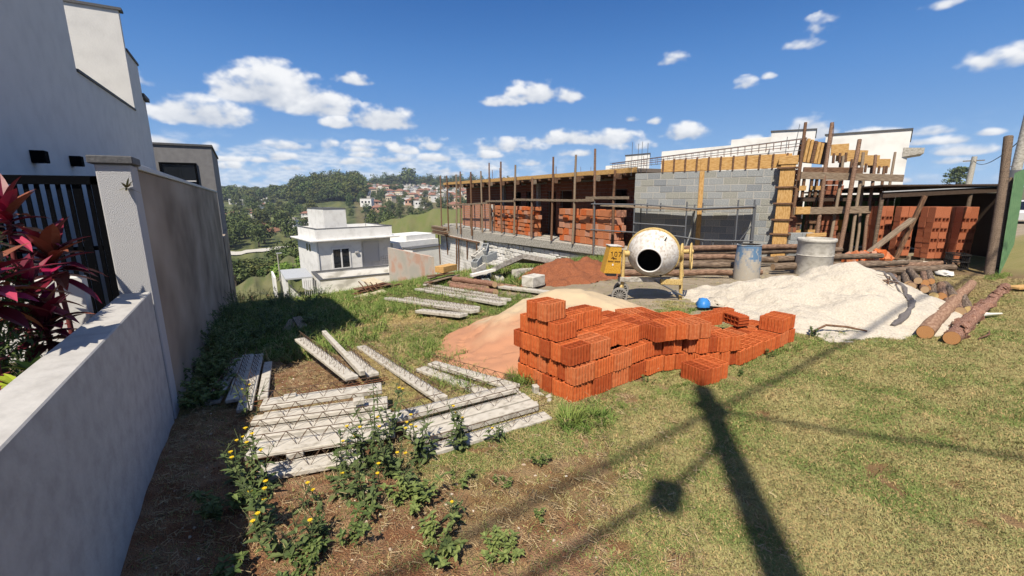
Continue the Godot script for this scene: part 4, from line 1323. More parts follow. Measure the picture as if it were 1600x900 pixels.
	# utility poles
	for k in 2:
		var q := [Vector3(26.2, 0, -4.75), Vector3(64.5, 0, -14.8)]
		var t := thing("utility_pole", ["pale concrete utility pole at the right photo edge behind the green fence", "distant pale concrete utility pole beside the far pine tree"][k], "pole", at(q[k].x, -0.3, q[k].z))
		b = MB.new()
		var top: float = [9.0, 5.7][k]
		b.tube([Vector3(0, 0, 0), Vector3([0.55, 0.5][k], top, 0)], [[0.17, 0.30][k], [0.13, 0.22][k]], 10)
		part("shaft", b, M.concrete, t)
		if k == 1:
			b = MB.new()
			b.bx(Vector3(0.45, 5.3, 0), Vector3(0.1, 0.1, 1.6))
			part("cross_arm", b, M.plank, t)
		if k == 0:
			b = MB.new()
			b.tube([Vector3(0.12, 2.1, 0), Vector3(0.16, 2.85, 0)], [0.24, 0.23], 12)
			part("steel_sleeve", b, M.steel, t)
	var wr := thing("service_wire", "thin dark service wire between the two utility poles", "wire", Transform3D())
	b = MB.new()
	var pts := []
	for k in 9:
		var u := k / 8.0
		pts.append(Vector3(26.7, 3.9, -4.75).lerp(Vector3(64.9, 5.0, -14.8), u) - Vector3(0, 4.0 * u * (1.0 - u) * 0.7, 0))
	b.tube(pts, pts.map(func(_q): return 0.022), 5)
	part("cable", b, M.black, wr)
	car()
	houses_behind()

func car() -> void:
	var t := thing("parked_car", "silver white car parked on the street beyond the green fence", "car", at(40.6, -0.2, -6.4, 0.2))
	var b := MB.new()
	var prof := [Vector2(-2.0, 0.35), Vector2(-2.02, 0.75), Vector2(-1.5, 0.92), Vector2(-0.9, 0.96), Vector2(0.9, 0.96), Vector2(1.9, 0.86), Vector2(2.05, 0.6), Vector2(2.0, 0.32)]
	loft(b, prof, 0.82)
	part("body", b, M.car_paint, t)
	b = MB.new()
	loft(b, [Vector2(-1.55, 0.93), Vector2(-0.85, 1.40), Vector2(0.5, 1.42), Vector2(1.25, 0.95)], 0.70)
	part("cabin_glass", b, M.glass_dark, t)
	b = MB.new()
	loft(b, [Vector2(-0.9, 1.39), Vector2(-0.7, 1.45), Vector2(0.4, 1.46), Vector2(0.6, 1.40)], 0.66)
	part("roof", b, M.car_paint, t)
	for q in [[-1.25, 0.8], [1.3, 0.8], [-1.25, -0.8], [1.3, -0.8]]:
		b = MB.new()
		b.tube([Vector3(q[0], 0.31, q[1] - 0.1), Vector3(q[0], 0.31, q[1] + 0.1)], [0.31, 0.31], 18)
		var wl := part("wheel", b, M.black, t)
		b = MB.new()
		b.tube([Vector3(q[0], 0.31, q[1] - 0.105), Vector3(q[0], 0.31, q[1] + 0.105)], [0.19, 0.19], 14)
		part("rim", b, M.metal_coping, wl)
	for z in [-0.6, 0.6]:
		b = MB.new()
		b.bx(Vector3(-2.0, 0.68, z), Vector3(0.06, 0.14, 0.3), 0.01)
		part("headlight", b, M.white_frame, t)

func loft(b: MB, prof: Array, half: float) -> void:   # closed side outline, given width, with rounded flanks
	var c := Vector2.ZERO
	for p in prof: c += p / prof.size()
	var n := prof.size()
	for i in n:
		var p: Vector2 = prof[i]
		var q: Vector2 = prof[(i + 1) % n]
		var d := q - p
		var k := Vector3(d.y, -d.x, 0).normalized()
		if k.dot(Vector3(p.x - c.x, p.y - c.y, 0)) < 0.0: k = -k
		var pi := p.lerp(c, 0.06)
		var qi := q.lerp(c, 0.06)
		b.quad(Vector3(p.x, p.y, -half + 0.06), Vector3(q.x, q.y, -half + 0.06), Vector3(q.x, q.y, half - 0.06), Vector3(p.x, p.y, half - 0.06), k)
		for s in [-1.0, 1.0]:
			b.quad(Vector3(p.x, p.y, s * (half - 0.06)), Vector3(q.x, q.y, s * (half - 0.06)), Vector3(qi.x, qi.y, s * half), Vector3(pi.x, pi.y, s * half), (k + Vector3(0, 0, s)).normalized())
			var z := Vector3(0, 0, s)
			b.tri(Vector3(c.x, c.y, s * half), Vector3(pi.x, pi.y, s * half), Vector3(qi.x, qi.y, s * half), z, z, z)

func volume(t: Node3D, a: Vector3, e: Vector3, low: float, back: float, cap := true) -> void:   # a and e: the top corners of its front
	var x := Vector3(e.x - a.x, 0, e.z - a.z)
	var n := Vector3(e.x, 0, e.z).normalized() * back   # its hidden end wall
	var b := MB.new()
	hexa(b, [Vector3(a.x, low, a.z), Vector3(e.x, low, e.z), Vector3(e.x, low, e.z) + n, Vector3(a.x, low, a.z) + n], [a, e, e + n, a + n])
	part("wall", b, M.bright_white, t)
	if cap:
		b = MB.new()
		var o := x.normalized() * 0.06
		var f := -n.normalized() * 0.06
		var u := Vector3(0, 0.08, 0)
		hexa(b, [a - o + f, e + o + f, e + o + n, a - o + n], [a - o + f + u, e + o + f + u, e + o + n + u, a - o + n + u])
		part("coping", b, M.coping, t)

func houses_behind() -> void:
	var t := thing("white_house", "tall white house wall rising behind the street side formwork, with a thin roof canopy", "house", Transform3D())
	volume(t, Vector3(25.73, 4.59, -11.42), Vector3(28.93, 4.80, -9.02), -0.5, 7.0)
	var b := MB.new()
	hexa(b, [Vector3(28.7, 3.50, -9.15), Vector3(29.1, 3.64, -8.45), Vector3(31.2, 3.64, -9.2), Vector3(31.0, 3.50, -10.2)], [Vector3(28.7, 3.95, -9.15), Vector3(29.1, 3.90, -8.45), Vector3(31.2, 3.90, -9.2), Vector3(31.0, 3.95, -10.2)])
	part("canopy", b, M.concrete, t)
	b = MB.new()
	b.bx(Vector3(33.0, 0.8, -10.4), Vector3(4.6, 2.5, 2.4))
	part("low_wing", b, M.bright_white, t)
	t = thing("white_house", "white flat roofed house seen through the rebar cage above the beam form", "house", Transform3D())
	volume(t, Vector3(28.77, 5.51, -15.85), Vector3(30.85, 5.6, -14.29), -0.5, 5.0)
	volume(t, Vector3(29.44, 5.43, -18.92), Vector3(31.55, 5.57, -17.34), -0.5, 4.0, false)
	volume(t, Vector3(27.92, 4.98, -23.56), Vector3(31.99, 5.36, -20.51), -0.5, 4.0, false)
	t = thing("white_house", "small white rooftop box seen beyond the near end of the slab", "house", Transform3D())
	volume(t, Vector3(31.19, 5.35, -30.48), Vector3(32.95, 5.51, -29.16), -0.5, 4.0)
	volume(t, Vector3(31.37, 4.62, -33.29), Vector3(32.94, 4.79, -32.11), -0.5, 4.0, false)
	# far pine at the end of the street
	rng.seed = 640
	var pine := thing("pine_tree", "tall dark umbrella pine far beyond the site shed", "tree", at(212.0, 0.0, -51.5))
	b = MB.new()
	b.tube([Vector3(0, -3, 0), Vector3(0.3, 9.5, 0)], [0.35, 0.2], 8)
	part("trunk", b, M.trunk, pine)
	b = MB.new()
	b.tinted = true
	for k in 26:
		var y := rf(4.2, 10.2)
		var a := rf(0, TAU)
		var r := rf(0.8, 3.6) * (0.75 if y > 9.0 else 1.0)
		var c := Vector3(cos(a) * r, y, sin(a) * r)
		clump(b, c, Vector3(1.5, 0.8, 1.5), 60, 0.34)
	part("crown", b, M.tree_leaf, pine)
	var q := thing("bush", "low dark bush top just left of the far pine", "bush", at(190.0, 0.0, -56.0))
	b = MB.new()
	b.tinted = true
	for k in 8:
		clump(b, Vector3(rf(-1.4, 1.4), rf(0.5, 3.4), rf(-1, 1)), Vector3(1.2, 0.8, 1.2), 50, 0.3)
	part("foliage", b, M.tree_leaf, q)

func clump(b: MB, c: Vector3, r: Vector3, n: int, size: float) -> void:   # a ball of leaf faces turned every way
	for i in n:
		var d := Vector3(rf(-1, 1), rf(-1, 1), rf(-1, 1))
		if d.length() > 1.0: d = d.normalized()
		var p := c + d * r
		var k := (d.normalized() + Vector3(rf(-0.7, 0.7), rf(-0.3, 0.9), rf(-0.7, 0.7))).normalized()
		var u := k.cross(Vector3(rf(-1, 1), rf(-1, 1), rf(-1, 1))).normalized() * size * rf(0.6, 1.3)
		var w := k.cross(u)
		b.col = Color(0.028, 0.048, 0.016).lerp(Color(0.110, 0.138, 0.044), rf(0, 1))
		b.tri(p - u - w * 0.5, p + u - w * 0.5, p + w, k, k, k)

func lump(rx: float, ry: float, rz: float, sd: int, rough: float, seg := 14, rows := 7) -> MB:   # uneven dome on the ground
	var f := noise(sd, 1.6, 3)
	var b := MB.new()
	var P := []
	for j in rows + 1:
		var th := PI * 0.5 * j / rows
		var row := []
		for i in seg:
			var a := TAU * i / seg
			var d := Vector3(cos(a) * cos(th), sin(th), sin(a) * cos(th))
			row.append(d * Vector3(rx, ry, rz) * (1.0 + f.get_noise_3dv(d * 0.8) * rough * 2.0))
		P.append(row)
	for j in rows:
		for i in seg:
			var i2 := (i + 1) % seg
			var k := func(q: Vector3): return (q / Vector3(rx * rx, ry * ry, rz * rz)).normalized()
			b.tri(P[j][i], P[j][i2], P[j + 1][i2], k.call(P[j][i]), k.call(P[j][i2]), k.call(P[j + 1][i2]))
			b.tri(P[j][i], P[j + 1][i2], P[j + 1][i], k.call(P[j][i]), k.call(P[j + 1][i2]), k.call(P[j + 1][i]))
	return b

# ---------------------------------------------------------------- behind the plot: white house, gardens, valley
func back_houses() -> void:
	rng.seed = 700
	var h := thing("white_flat_house", "white flat roofed house with rooftop tank box and glazed double door, below the plot", "house", at(5.6, 0, -44.0, deg_to_rad(8.0)))
	var b := MB.new()
	b.bx(Vector3(2.1, -4.95, -3.25), Vector3(4.2, 5.4, 6.5))
	b.bx(Vector3(5.9, -4.95, -3.6), Vector3(3.4, 5.4, 5.8))
	part("wall", b, M.bright_white, h)
	b = MB.new()
	b.bx(Vector3(3.75, -2.20, -3.1), Vector3(8.7, 0.10, 7.4))
	part("eave_slab", b, M.bright_white, h)
	b = MB.new()
	b.bx(Vector3(3.75, -2.265, -3.1), Vector3(8.6, 0.03, 7.3))
	part("eave_edge", b, M.grey_paint, h)
	b = MB.new()
	for q in [[3.8, -0.12, 7.5, 0.16], [0.13, -3.2, 0.16, 6.0], [7.47, -3.2, 0.16, 6.0], [3.8, -6.2, 7.5, 0.16]]:
		b.bx(Vector3(q[0], -1.65, q[1]), Vector3(q[2], 1.0, q[3]))
	part("parapet", b, M.bright_white, h)
	for q in [[3.8, -0.12, 7.6, 0.22], [0.13, -3.2, 0.22, 5.9], [7.47, -3.2, 0.22, 5.9]]:
		b = MB.new()
		b.bx(Vector3(q[0], -1.12, q[1]), Vector3(q[2], 0.05, q[3]))
		part("coping", b, M.coping, h)
	b = MB.new()
	b.bx(Vector3(2.2, -0.7, -3.5), Vector3(2.1, 2.76, 5.4))
	var tank := part("tank_box", b, M.bright_white, h)
	b = MB.new()
	b.bx(Vector3(2.2, 0.70, -3.5), Vector3(2.2, 0.05, 5.5))
	part("coping", b, M.coping, tank)
	# double door with dark glass
	b = MB.new()
	for x in [1.38, 2.2, 3.02]: b.bx(Vector3(x, -4.05, 0.03), Vector3(0.12, 1.9, 0.10))
	b.bx(Vector3(2.2, -3.02, 0.03), Vector3(1.76, 0.22, 0.12))
	b.bx(Vector3(2.2, -4.97, 0.03), Vector3(1.76, 0.08, 0.12))
	var d := part("door", b, M.white_frame, h)
	for x in [1.79, 2.61]:
		b = MB.new()
		b.bx(Vector3(x, -4.05, 0.012), Vector3(0.70, 1.84, 0.02))
		part("pane", b, M.glass_dark, d)
	# rolled down shutter
	b = MB.new()
	for k in 16: b.bx(Vector3(5.5, -4.7 + k * 0.12, -0.66), Vector3(1.5, 0.108, 0.05), 0.006)
	var sh := part("shutter", b, M.white_frame, h)
	b = MB.new()
	for x in [4.7, 6.3]: b.bx(Vector3(x, -3.8, -0.65), Vector3(0.10, 2.0, 0.10))
	b.bx(Vector3(5.5, -2.78, -0.65), Vector3(1.7, 0.12, 0.12))
	part("frame", b, M.white_frame, sh)
	for k in 2:
		b = MB.new()
		b.bx(Vector3(-0.012, -3.0, -2.2 - k * 0.9), Vector3(0.02, 0.7, 0.5))
		var w := part("window", b, M.glass_dark, h)
		b = MB.new()
		b.bx(Vector3(-0.02, -2.62, -2.2 - k * 0.9), Vector3(0.05, 0.06, 0.6))
		part("frame", b, M.white_frame, w)
	b = MB.new()
	for k in 7: b.bar(Vector3(6.3 + k * 0.2, -5.0, -0.1), Vector3(6.3 + k * 0.2, -4.2, -0.1), 0.012, 5)
	for y in [-4.2, -4.45, -4.7]: b.bar(Vector3(6.3, y, -0.1), Vector3(7.5, y, -0.1), 0.014, 5)
	part("railing", b, M.steel, h)
	b = MB.new()
	b.bar(Vector3(0.12, -7.0, 0.06), Vector3(0.12, -2.3, 0.06), 0.045, 8)
	part("downpipe", b, M.metal_coping, h)
	b = MB.new()
	b.bx(Vector3(3.7, -3.55, 0.10), Vector3(0.34, 0.22, 0.2), 0.02)
	part("wall_light_box", b, M.grey_paint, h)
	for x in [1.2, 3.3]:
		b = MB.new()
		b.bar(Vector3(x, -1.6, -1.2), Vector3(x, -0.75, -1.2), 0.05, 7)
		part("vent_pipe", b, M.metal_coping, h)
	b = MB.new()
	b.bar(Vector3(5.6, -1.6, -2.0), Vector3(5.6, 0.0, -2.0), 0.02, 5)
	b.bar(Vector3(5.3, -0.3, -2.0), Vector3(5.9, -0.3, -2.0), 0.015, 5)
	part("aerial", b, M.steel, h)
	# low walled garden in front of it
	var g := thing("garden_wall", "stained white garden wall with dark flat coping around a sunken terrace, before the white house", "wall", Transform3D())
	b = MB.new()
	b.bx(Vector3(8.3, -6.3, -37.48), Vector3(7.0, 3.0, 0.2))
	b.bx(Vector3(4.9, -6.3, -39.8), Vector3(0.2, 3.0, 4.4))
	b.bx(Vector3(8.3, -6.3, -42.1), Vector3(7.0, 3.0, 0.2))
	b.bx(Vector3(11.7, -6.3, -39.8), Vector3(0.2, 3.0, 4.4))
	part("wall_body", b, M.dirty_white, g)
	for q in [[Vector3(8.3, -4.77, -37.48), Vector3(7.1, 0.07, 0.32)], [Vector3(4.9, -4.77, -39.8), Vector3(0.32, 0.07, 4.3)], [Vector3(8.3, -4.77, -42.1), Vector3(7.1, 0.07, 0.32)]]:
		b = MB.new()
		b.bx(q[0], q[1])
		part("coping", b, M.coping, g)
	b = MB.new()
	b.bx(Vector3(8.3, -5.6, -39.8), Vector3(6.5, 0.1, 4.2))
	part("terrace_floor", b, M.pale_concrete, g)
	var e := thing("entrance_canopy", "grey flat entrance canopy with sloping white stair wall, left of the garden wall", "canopy", Transform3D())
	b = MB.new()
	b.bx(Vector3(3.5, -4.82, -42.2), Vector3(2.1, 0.12, 5.4))
	part("canopy_slab", b, M.metal_coping, e)
	b = MB.new()
	b.bx(Vector3(2.55, -6.5, -42.2), Vector3(0.16, 3.2, 5.2))
	hexa(b, [Vector3(2.6, -8, -37.6), Vector3(4.75, -8, -37.6), Vector3(4.75, -8, -37.75), Vector3(2.6, -8, -37.75)], [Vector3(2.6, -5.0, -37.6), Vector3(4.0, -6.9, -37.6), Vector3(4.0, -6.9, -37.75), Vector3(2.6, -5.0, -37.75)])
	part("stair_wall", b, M.bright_white, e)
	b = MB.new()
	hexa(b, [Vector3(2.55, -5.0, -37.55), Vector3(4.05, -6.95, -37.55), Vector3(4.05, -6.95, -37.8), Vector3(2.55, -5.0, -37.8)], [Vector3(2.55, -4.85, -37.55), Vector3(4.05, -6.8, -37.55), Vector3(4.05, -6.8, -37.8), Vector3(2.55, -4.85, -37.8)])
	part("coping", b, M.coping, e)
	b = MB.new()
	for k in 7: b.bx(Vector3(3.75 + k * 0.15, -5.9, -38.6), Vector3(0.05, 2.0, 0.04))
	part("gate_bars", b, M.grey_paint, e)
	b = MB.new()
	b.bx(Vector3(1.9, -6.6, -45.5), Vector3(0.16, 2.8, 4.0))
	part("side_wall", b, M.bright_white, e)
	# second white house and the stained boundary wall between
	var h2 := thing("small_white_house", "small plain white house with a raised roof box, right of the flat roofed house", "house", at(13.3, 0, -45.8, deg_to_rad(20.0)))
	b = MB.new()
	b.bx(Vector3(3.2, -5.0, -2.5), Vector3(6.4, 4.0, 5.0))
	part("wall", b, M.bright_white, h2)
	b = MB.new()
	b.bx(Vector3(4.2, -3.0, -2.2), Vector3(4.2, 1.2, 3.6))
	part("roof_box", b, M.bright_white, h2)
	b = MB.new()
	b.bx(Vector3(3.0, -3.55, 1.5), Vector3(4.8, 0.07, 1.8))
	part("coping", b, M.coping, h2)
	b = MB.new()
	b.bx(Vector3(3.0, -5.2, 1.5), Vector3(4.6, 3.2, 1.6))
	part("porch_wall", b, M.bright_white, h2)
	var bw := thing("stained_boundary_wall", "boundary wall stained pink and grey, running from the retaining wall to the garden", "wall", along(Vector3(10.95, -4.0, -28.4), Vector3(10.45, -4.0, -37.3)))
	b = MB.new()
	hexa(b, [Vector3(0, -2, -0.1), Vector3(8.9, -3, -0.1), Vector3(8.9, -3, 0.1), Vector3(0, -2, 0.1)], [Vector3(0, 1.65, -0.1), Vector3(8.9, 1.5, -0.1), Vector3(8.9, 1.5, 0.1), Vector3(0, 1.65, 0.1)])
	part("wall_body", b, M.pink_render, bw)
	var lp := thing("street_lamp", "slim grey street lamp on the lower street, left of the entrance canopy", "street lamp", at(2.55, -8.5, -47.5))
	b = MB.new()
	b.tube([Vector3(0, 0, 0), Vector3(-0.03, 5.0, 0)], [0.075, 0.05], 8)
	part("pole", b, M.concrete, lp)
	b = MB.new()
	b.bx(Vector3(0.12, 5.0, 0), Vector3(0.5, 0.07, 0.14), 0.01)
	part("lamp_head", b, M.metal_coping, lp)

const FA := [-40.0, -3.0, 1.0, 4.5, 8.0, 12.0, 15.0, 18.5, 23.0, 30.0, 60.0]
const FR := [38.0, 46.0, 60.0, 80.0, 92.0, 110.0, 140.0, 180.0, 260.0, 350.0, 450.0, 540.0, 700.0, 900.0, 1500.0]
const FH := [
	[-9.0, -9.0, -10.5, -13.0, -14.5, -18.0, -20.0, -18.0, -14.0, -10.0, -5.0, 1.0, 5.0, 4.0, 0.0],
	[-9.0, -9.0, -10.5, -13.0, -14.5, -18.0, -20.0, -17.0, -13.5, -10.5, -5.5, 0.0, 5.5, 4.5, 0.0],
	[-9.0, -8.8, -10.0, -12.0, -12.3, -15.5, -19.0, -16.4, -13.0, -10.5, -5.5, 0.0, 5.0, 4.5, 0.0],
	[-9.0, -8.8, -9.4, -9.6, -9.0, -13.0, -18.0, -16.2, -13.0, -10.5, -4.5, 3.0, 6.0, 4.5, 0.0],
	[-9.0, -8.8, -9.2, -9.6, -10.0, -13.0, -17.0, -16.0, -13.0, -9.5, 2.0, 9.0, 6.0, 4.0, 0.0],
	[-9.0, -8.8, -9.0, -9.2, -9.5, -10.5, -12.0, -16.0, -13.0, -9.5, 2.5, 13.0, 8.0, 4.0, 0.0],
	[-9.0, -8.6, -8.2, -7.4, -6.8, -6.2, -5.4, -11.0, -13.5, -10.0, -1.0, 8.0, 14.0, 4.0, 0.0],
	[-9.0, -8.2, -7.6, -6.6, -6.0, -5.2, -3.6, -10.0, -13.5, -10.0, -1.5, 6.0, 16.5, 4.0, 0.0],
	[-9.0, -8.0, -7.2, -6.0, -5.2, -3.8, -1.5, -8.0, -13.0, -10.0, -2.0, 5.0, 15.0, 4.0, 0.0],
	[-9.0, -8.0, -7.0, -5.5, -4.5, -3.0, -0.5, -6.0, -12.0, -10.0, -3.0, 4.0, 13.0, 4.0, 0.0],
	[-9.0, -8.0, -7.0, -5.5, -4.5, -3.0, -0.5, -4.0, -8.0, -8.0, -3.0, 2.0, 8.0, 4.0, 0.0]]

func far_y(a: float, r: float) -> float:
	var i := 0
	while i < FA.size() - 2 and a > FA[i + 1]: i += 1
	var u := clampf((a - FA[i]) / (FA[i + 1] - FA[i]), 0.0, 1.0)
	u = u * u * (3.0 - 2.0 * u)
	return lerpf(tab(r, FR, FH[i]), tab(r, FR, FH[i + 1]), u) + n1.get_noise_2d(a * 0.6, r * 0.02) * 0.9

func far_p(a: float, r: float, up := 0.0) -> Vector3:
	var t := deg_to_rad(a)
	return Vector3(sin(t) * r, far_y(a, r) + up, -cos(t) * r)

func far_tone(a: float, r: float) -> Color:
	var k := n2.get_noise_2d(a * 0.45, r * 0.012)
	var c := Color(0.10, 0.125, 0.036)
	if r > 98.0:
		c = Color(0.055, 0.072, 0.025).lerp(Color(0.13, 0.14, 0.05), clampf(0.4 + k * 2.0, 0, 1))
	if r > 150.0 and a > 12.0: c = c.lerp(Color(0.17, 0.12, 0.07), 0.45)
	if a > 12.5 and r < 160.0:
		c = Color(0.135, 0.158, 0.042).lerp(Color(0.165, 0.168, 0.062), clampf(0.5 + k * 1.6, 0, 1))
	elif r < 98.0:
		c = Color(0.095, 0.115, 0.038).lerp(Color(0.16, 0.155, 0.07), clampf(0.5 + k * 1.8, 0, 1))
	if r > 320.0 and r < 400.0 and a < 5.5: c = Color(0.16, 0.185, 0.06)
	if r > 240.0 and r < 300.0 and a > 0.0 and a < 3.6: c = Color(0.20, 0.10, 0.06)
	return c

func valley() -> void:
	var an := []
	var a := -75.0
	while a <= 100.0:
		an.append(a)
		a += 0.4 if a > -6.0 and a < 30.0 else 2.5
	var rr := []
	var r := 38.0
	while r < 1500.0:
		rr.append(r)
		r *= 1.035
	rr.append(1600.0)
	rr.append(5000.0)
	var v := PackedVector3Array()
	var n := PackedVector3Array()
	var c := PackedColorArray()
	var ix := PackedInt32Array()
	for q in rr:
		for w in an:
			var p := far_p(w, q)
			if q > 1599.0: p.y = -25.0
			v.append(p)
			var px := far_p(w + 0.3, q) - p
			var pr := far_p(w, q * 1.02) - p
			var k := px.cross(pr).normalized()
			n.append((k if k.y > 0 else -k) if q < 1500.0 else Vector3.UP)
			c.append(far_tone(w, q))
	var m := an.size()
	for j in rr.size() - 1:
		for i in m - 1:
			var s := j * m + i
			ix.append_array([s, s + m, s + m + 1, s, s + m + 1, s + 1])
	var mesh := ArrayMesh.new()
	var arr := []
	arr.resize(Mesh.ARRAY_MAX)
	arr[Mesh.ARRAY_VERTEX] = v
	arr[Mesh.ARRAY_NORMAL] = n
	arr[Mesh.ARRAY_COLOR] = c
	arr[Mesh.ARRAY_INDEX] = ix
	mesh.add_surface_from_arrays(Mesh.PRIMITIVE_TRIANGLES, arr)
	tag(mi("hills", mesh, M.far_land), "green valley and hills behind the plot", "hills", "", "structure")
	# road through the valley and the lower street
	for q in [["valley_road", 176.0, 183.0, -6.0, 11.0, 0.35], ["lower_street", 50.0, 55.0, -9.0, 7.0, 0.12]]:
		var b := MB.new()
		var w: float = q[3]
		while w < q[4]:
			b.quad(far_p(w, q[1], q[5]), far_p(w + 0.5, q[1], q[5]), far_p(w + 0.5, q[2], q[5]), far_p(w, q[2], q[5]), Vector3.UP)
			w += 0.5
		tag(part(q[0], b, M.pale_concrete if q[1] > 100.0 else M.asphalt, self), "", "", "", "structure")
	far_trees()
	far_houses()

func crown_mesh(sd: int, clumps: int, faces: int, tall: float) -> ArrayMesh:   # about 1 m radius, foot at 0
	rng.seed = sd
	var b := MB.new()
	b.tinted = true
	for k in clumps:
		var y := rf(0.35, 1.0)
		var a := rf(0, TAU)
		var rad := sqrt(rf(0, 1)) * (1.0 - pow(absf(y - 0.58) * 1.9, 2.0) * 0.75)
		clump(b, Vector3(cos(a) * rad * 0.75, y * tall, sin(a) * rad * 0.75), Vector3.ONE * rf(0.24, 0.36), faces, 0.10)
	return b.mesh()

func far_trees() -> void:
	var crowns := []
	for k in 5: crowns.append(crown_mesh(800 + k, 22 + k * 2, 26, [1.7, 2.0, 1.5, 2.4, 1.8][k]))
	var tb := MB.new()
	tb.tube([Vector3(0, -0.3, 0), Vector3(0, 0.9, 0)], [0.09, 0.05], 6)
	var trunk := tb.mesh()
	rng.seed = 811
	var belts := [
		["tree", "rounded dark green tree in the belt below the mown mound", "trees in the belt below the mound", 15, -3.5, 5.5, 100.0, 138.0, 2.0, 3.6],
		["tree", "dark green tree on the far side of the valley road", "trees beyond the valley road", 24, -3.5, 8.0, 188.0, 240.0, 3.0, 5.5],
		["tree", "green tree at the far edge of the sloping field", "trees along the edge of the sloping field", 14, 13.5, 20.0, 190.0, 250.0, 3.0, 5.0],
		["tree", "tree on the meadow slope across the valley", "trees on the meadow slope", 10, -3.5, 7.0, 280.0, 380.0, 3.0, 5.0],
		["shrub", "bright green shrub by the lower street left of the white house", "shrubs by the lower street", 9, 3.0, 6.3, 62.0, 80.0, 1.0, 1.7]]
	for q in belts:
		var angles := []
		for k in q[3]: angles.append(rf(q[4], q[5]))
		angles.sort()
		for k in q[3]:
			var a: float = angles[k]
			var r := rf(q[6], q[7])
			var s := rf(q[8], q[9])
			var t := thing(q[0], q[1] + ", %s from the left" % ordinal(k), q[0], Transform3D(Basis(Vector3.UP, rf(0, TAU)).scaled(Vector3(s, s * rf(0.8, 1.15), s)), far_p(a, r, -0.3)), q[2])
			mi("trunk", trunk, M.trunk, t)
			mi("crown", crowns[rng.randi() % 5], M.tree_leaf if q[0] == "tree" else M.shrub_leaf, t)
	# woods that read as one mass
	var woods := [
		["hill_wood", "dark wood covering the highest hill", 430, 5.2, 13.2, 420.0, 575.0, 5.0, 8.5],
		["skyline_wood", "long dark wood along the skyline left of the hill", 420, -9.0, 7.0, 520.0, 800.0, 5.0, 9.0],
		["hillside_trees", "trees growing between the houses of the far hillside", 330, 11.0, 28.0, 285.0, 720.0, 2.6, 5.0],
		["ridge_wood", "wood along the ridge behind the hillside houses", 330, 13.0, 34.0, 690.0, 800.0, 6.0, 9.5],
		["valley_wood", "thicket filling the valley floor", 120, -5.0, 12.0, 102.0, 140.0, 1.8, 3.2],
		["meadow_hedges", "loose hedges and groves across the valley", 190, -6.0, 9.0, 250.0, 520.0, 2.6, 5.0]]
	for q in woods:
		var xf := []
		var cols := []
		for k in q[2]:
			var a := rf(q[3], q[4])
			var r := sqrt(rf(q[5] * q[5], q[6] * q[6]))
			if q[0] == "meadow_hedges" and n2.get_noise_2d(a * 0.9, r * 0.02) < -0.02: continue
			if q[0] == "valley_wood" and r > 168.0 and r < 190.0: continue
			if q[0] == "hillside_trees" and n2.get_noise_2d(a * 1.1, r * 0.03) < -0.12: continue
			var s := rf(q[7], q[8])
			xf.append(Transform3D(Basis(Vector3.UP, rf(0, TAU)).scaled(Vector3(s, s * rf(0.7, 1.1), s)), far_p(a, r, -0.5)))
			var v := rf(0.75, 1.25)
			cols.append(Color(v * rf(0.85, 1.25), v, v * 0.9))
		tag(multi(q[0], crowns[(q[2] / 10) % 5], M.tree_leaf, xf, cols), q[1], "wood", "", "stuff")
	# two trees that stand out on the hill
	for q in [["single dense round tree left of the hill wood on the skyline", 4.6, 500.0, 8.5, 2], ["large dark rounded grove tree on the ridge above the houses", 18.6, 690.0, 19.0, 2], ["thin tall tree just right of the hill wood", 12.6, 520.0, 6.0, 3], ["small palm like tree on the ridge, left of the grove", 14.6, 700.0, 6.0, 3]]:
		var t := thing("tree", q[0], "tree", Transform3D(Basis().scaled(Vector3(q[3] * (0.45 if q[4] == 3 else 1.0), q[3] * 0.95, q[3])), far_p(q[1], q[2], -0.4)))
		mi("trunk", trunk, M.trunk, t)
		mi("crown", crowns[q[4]], M.tree_leaf, t)

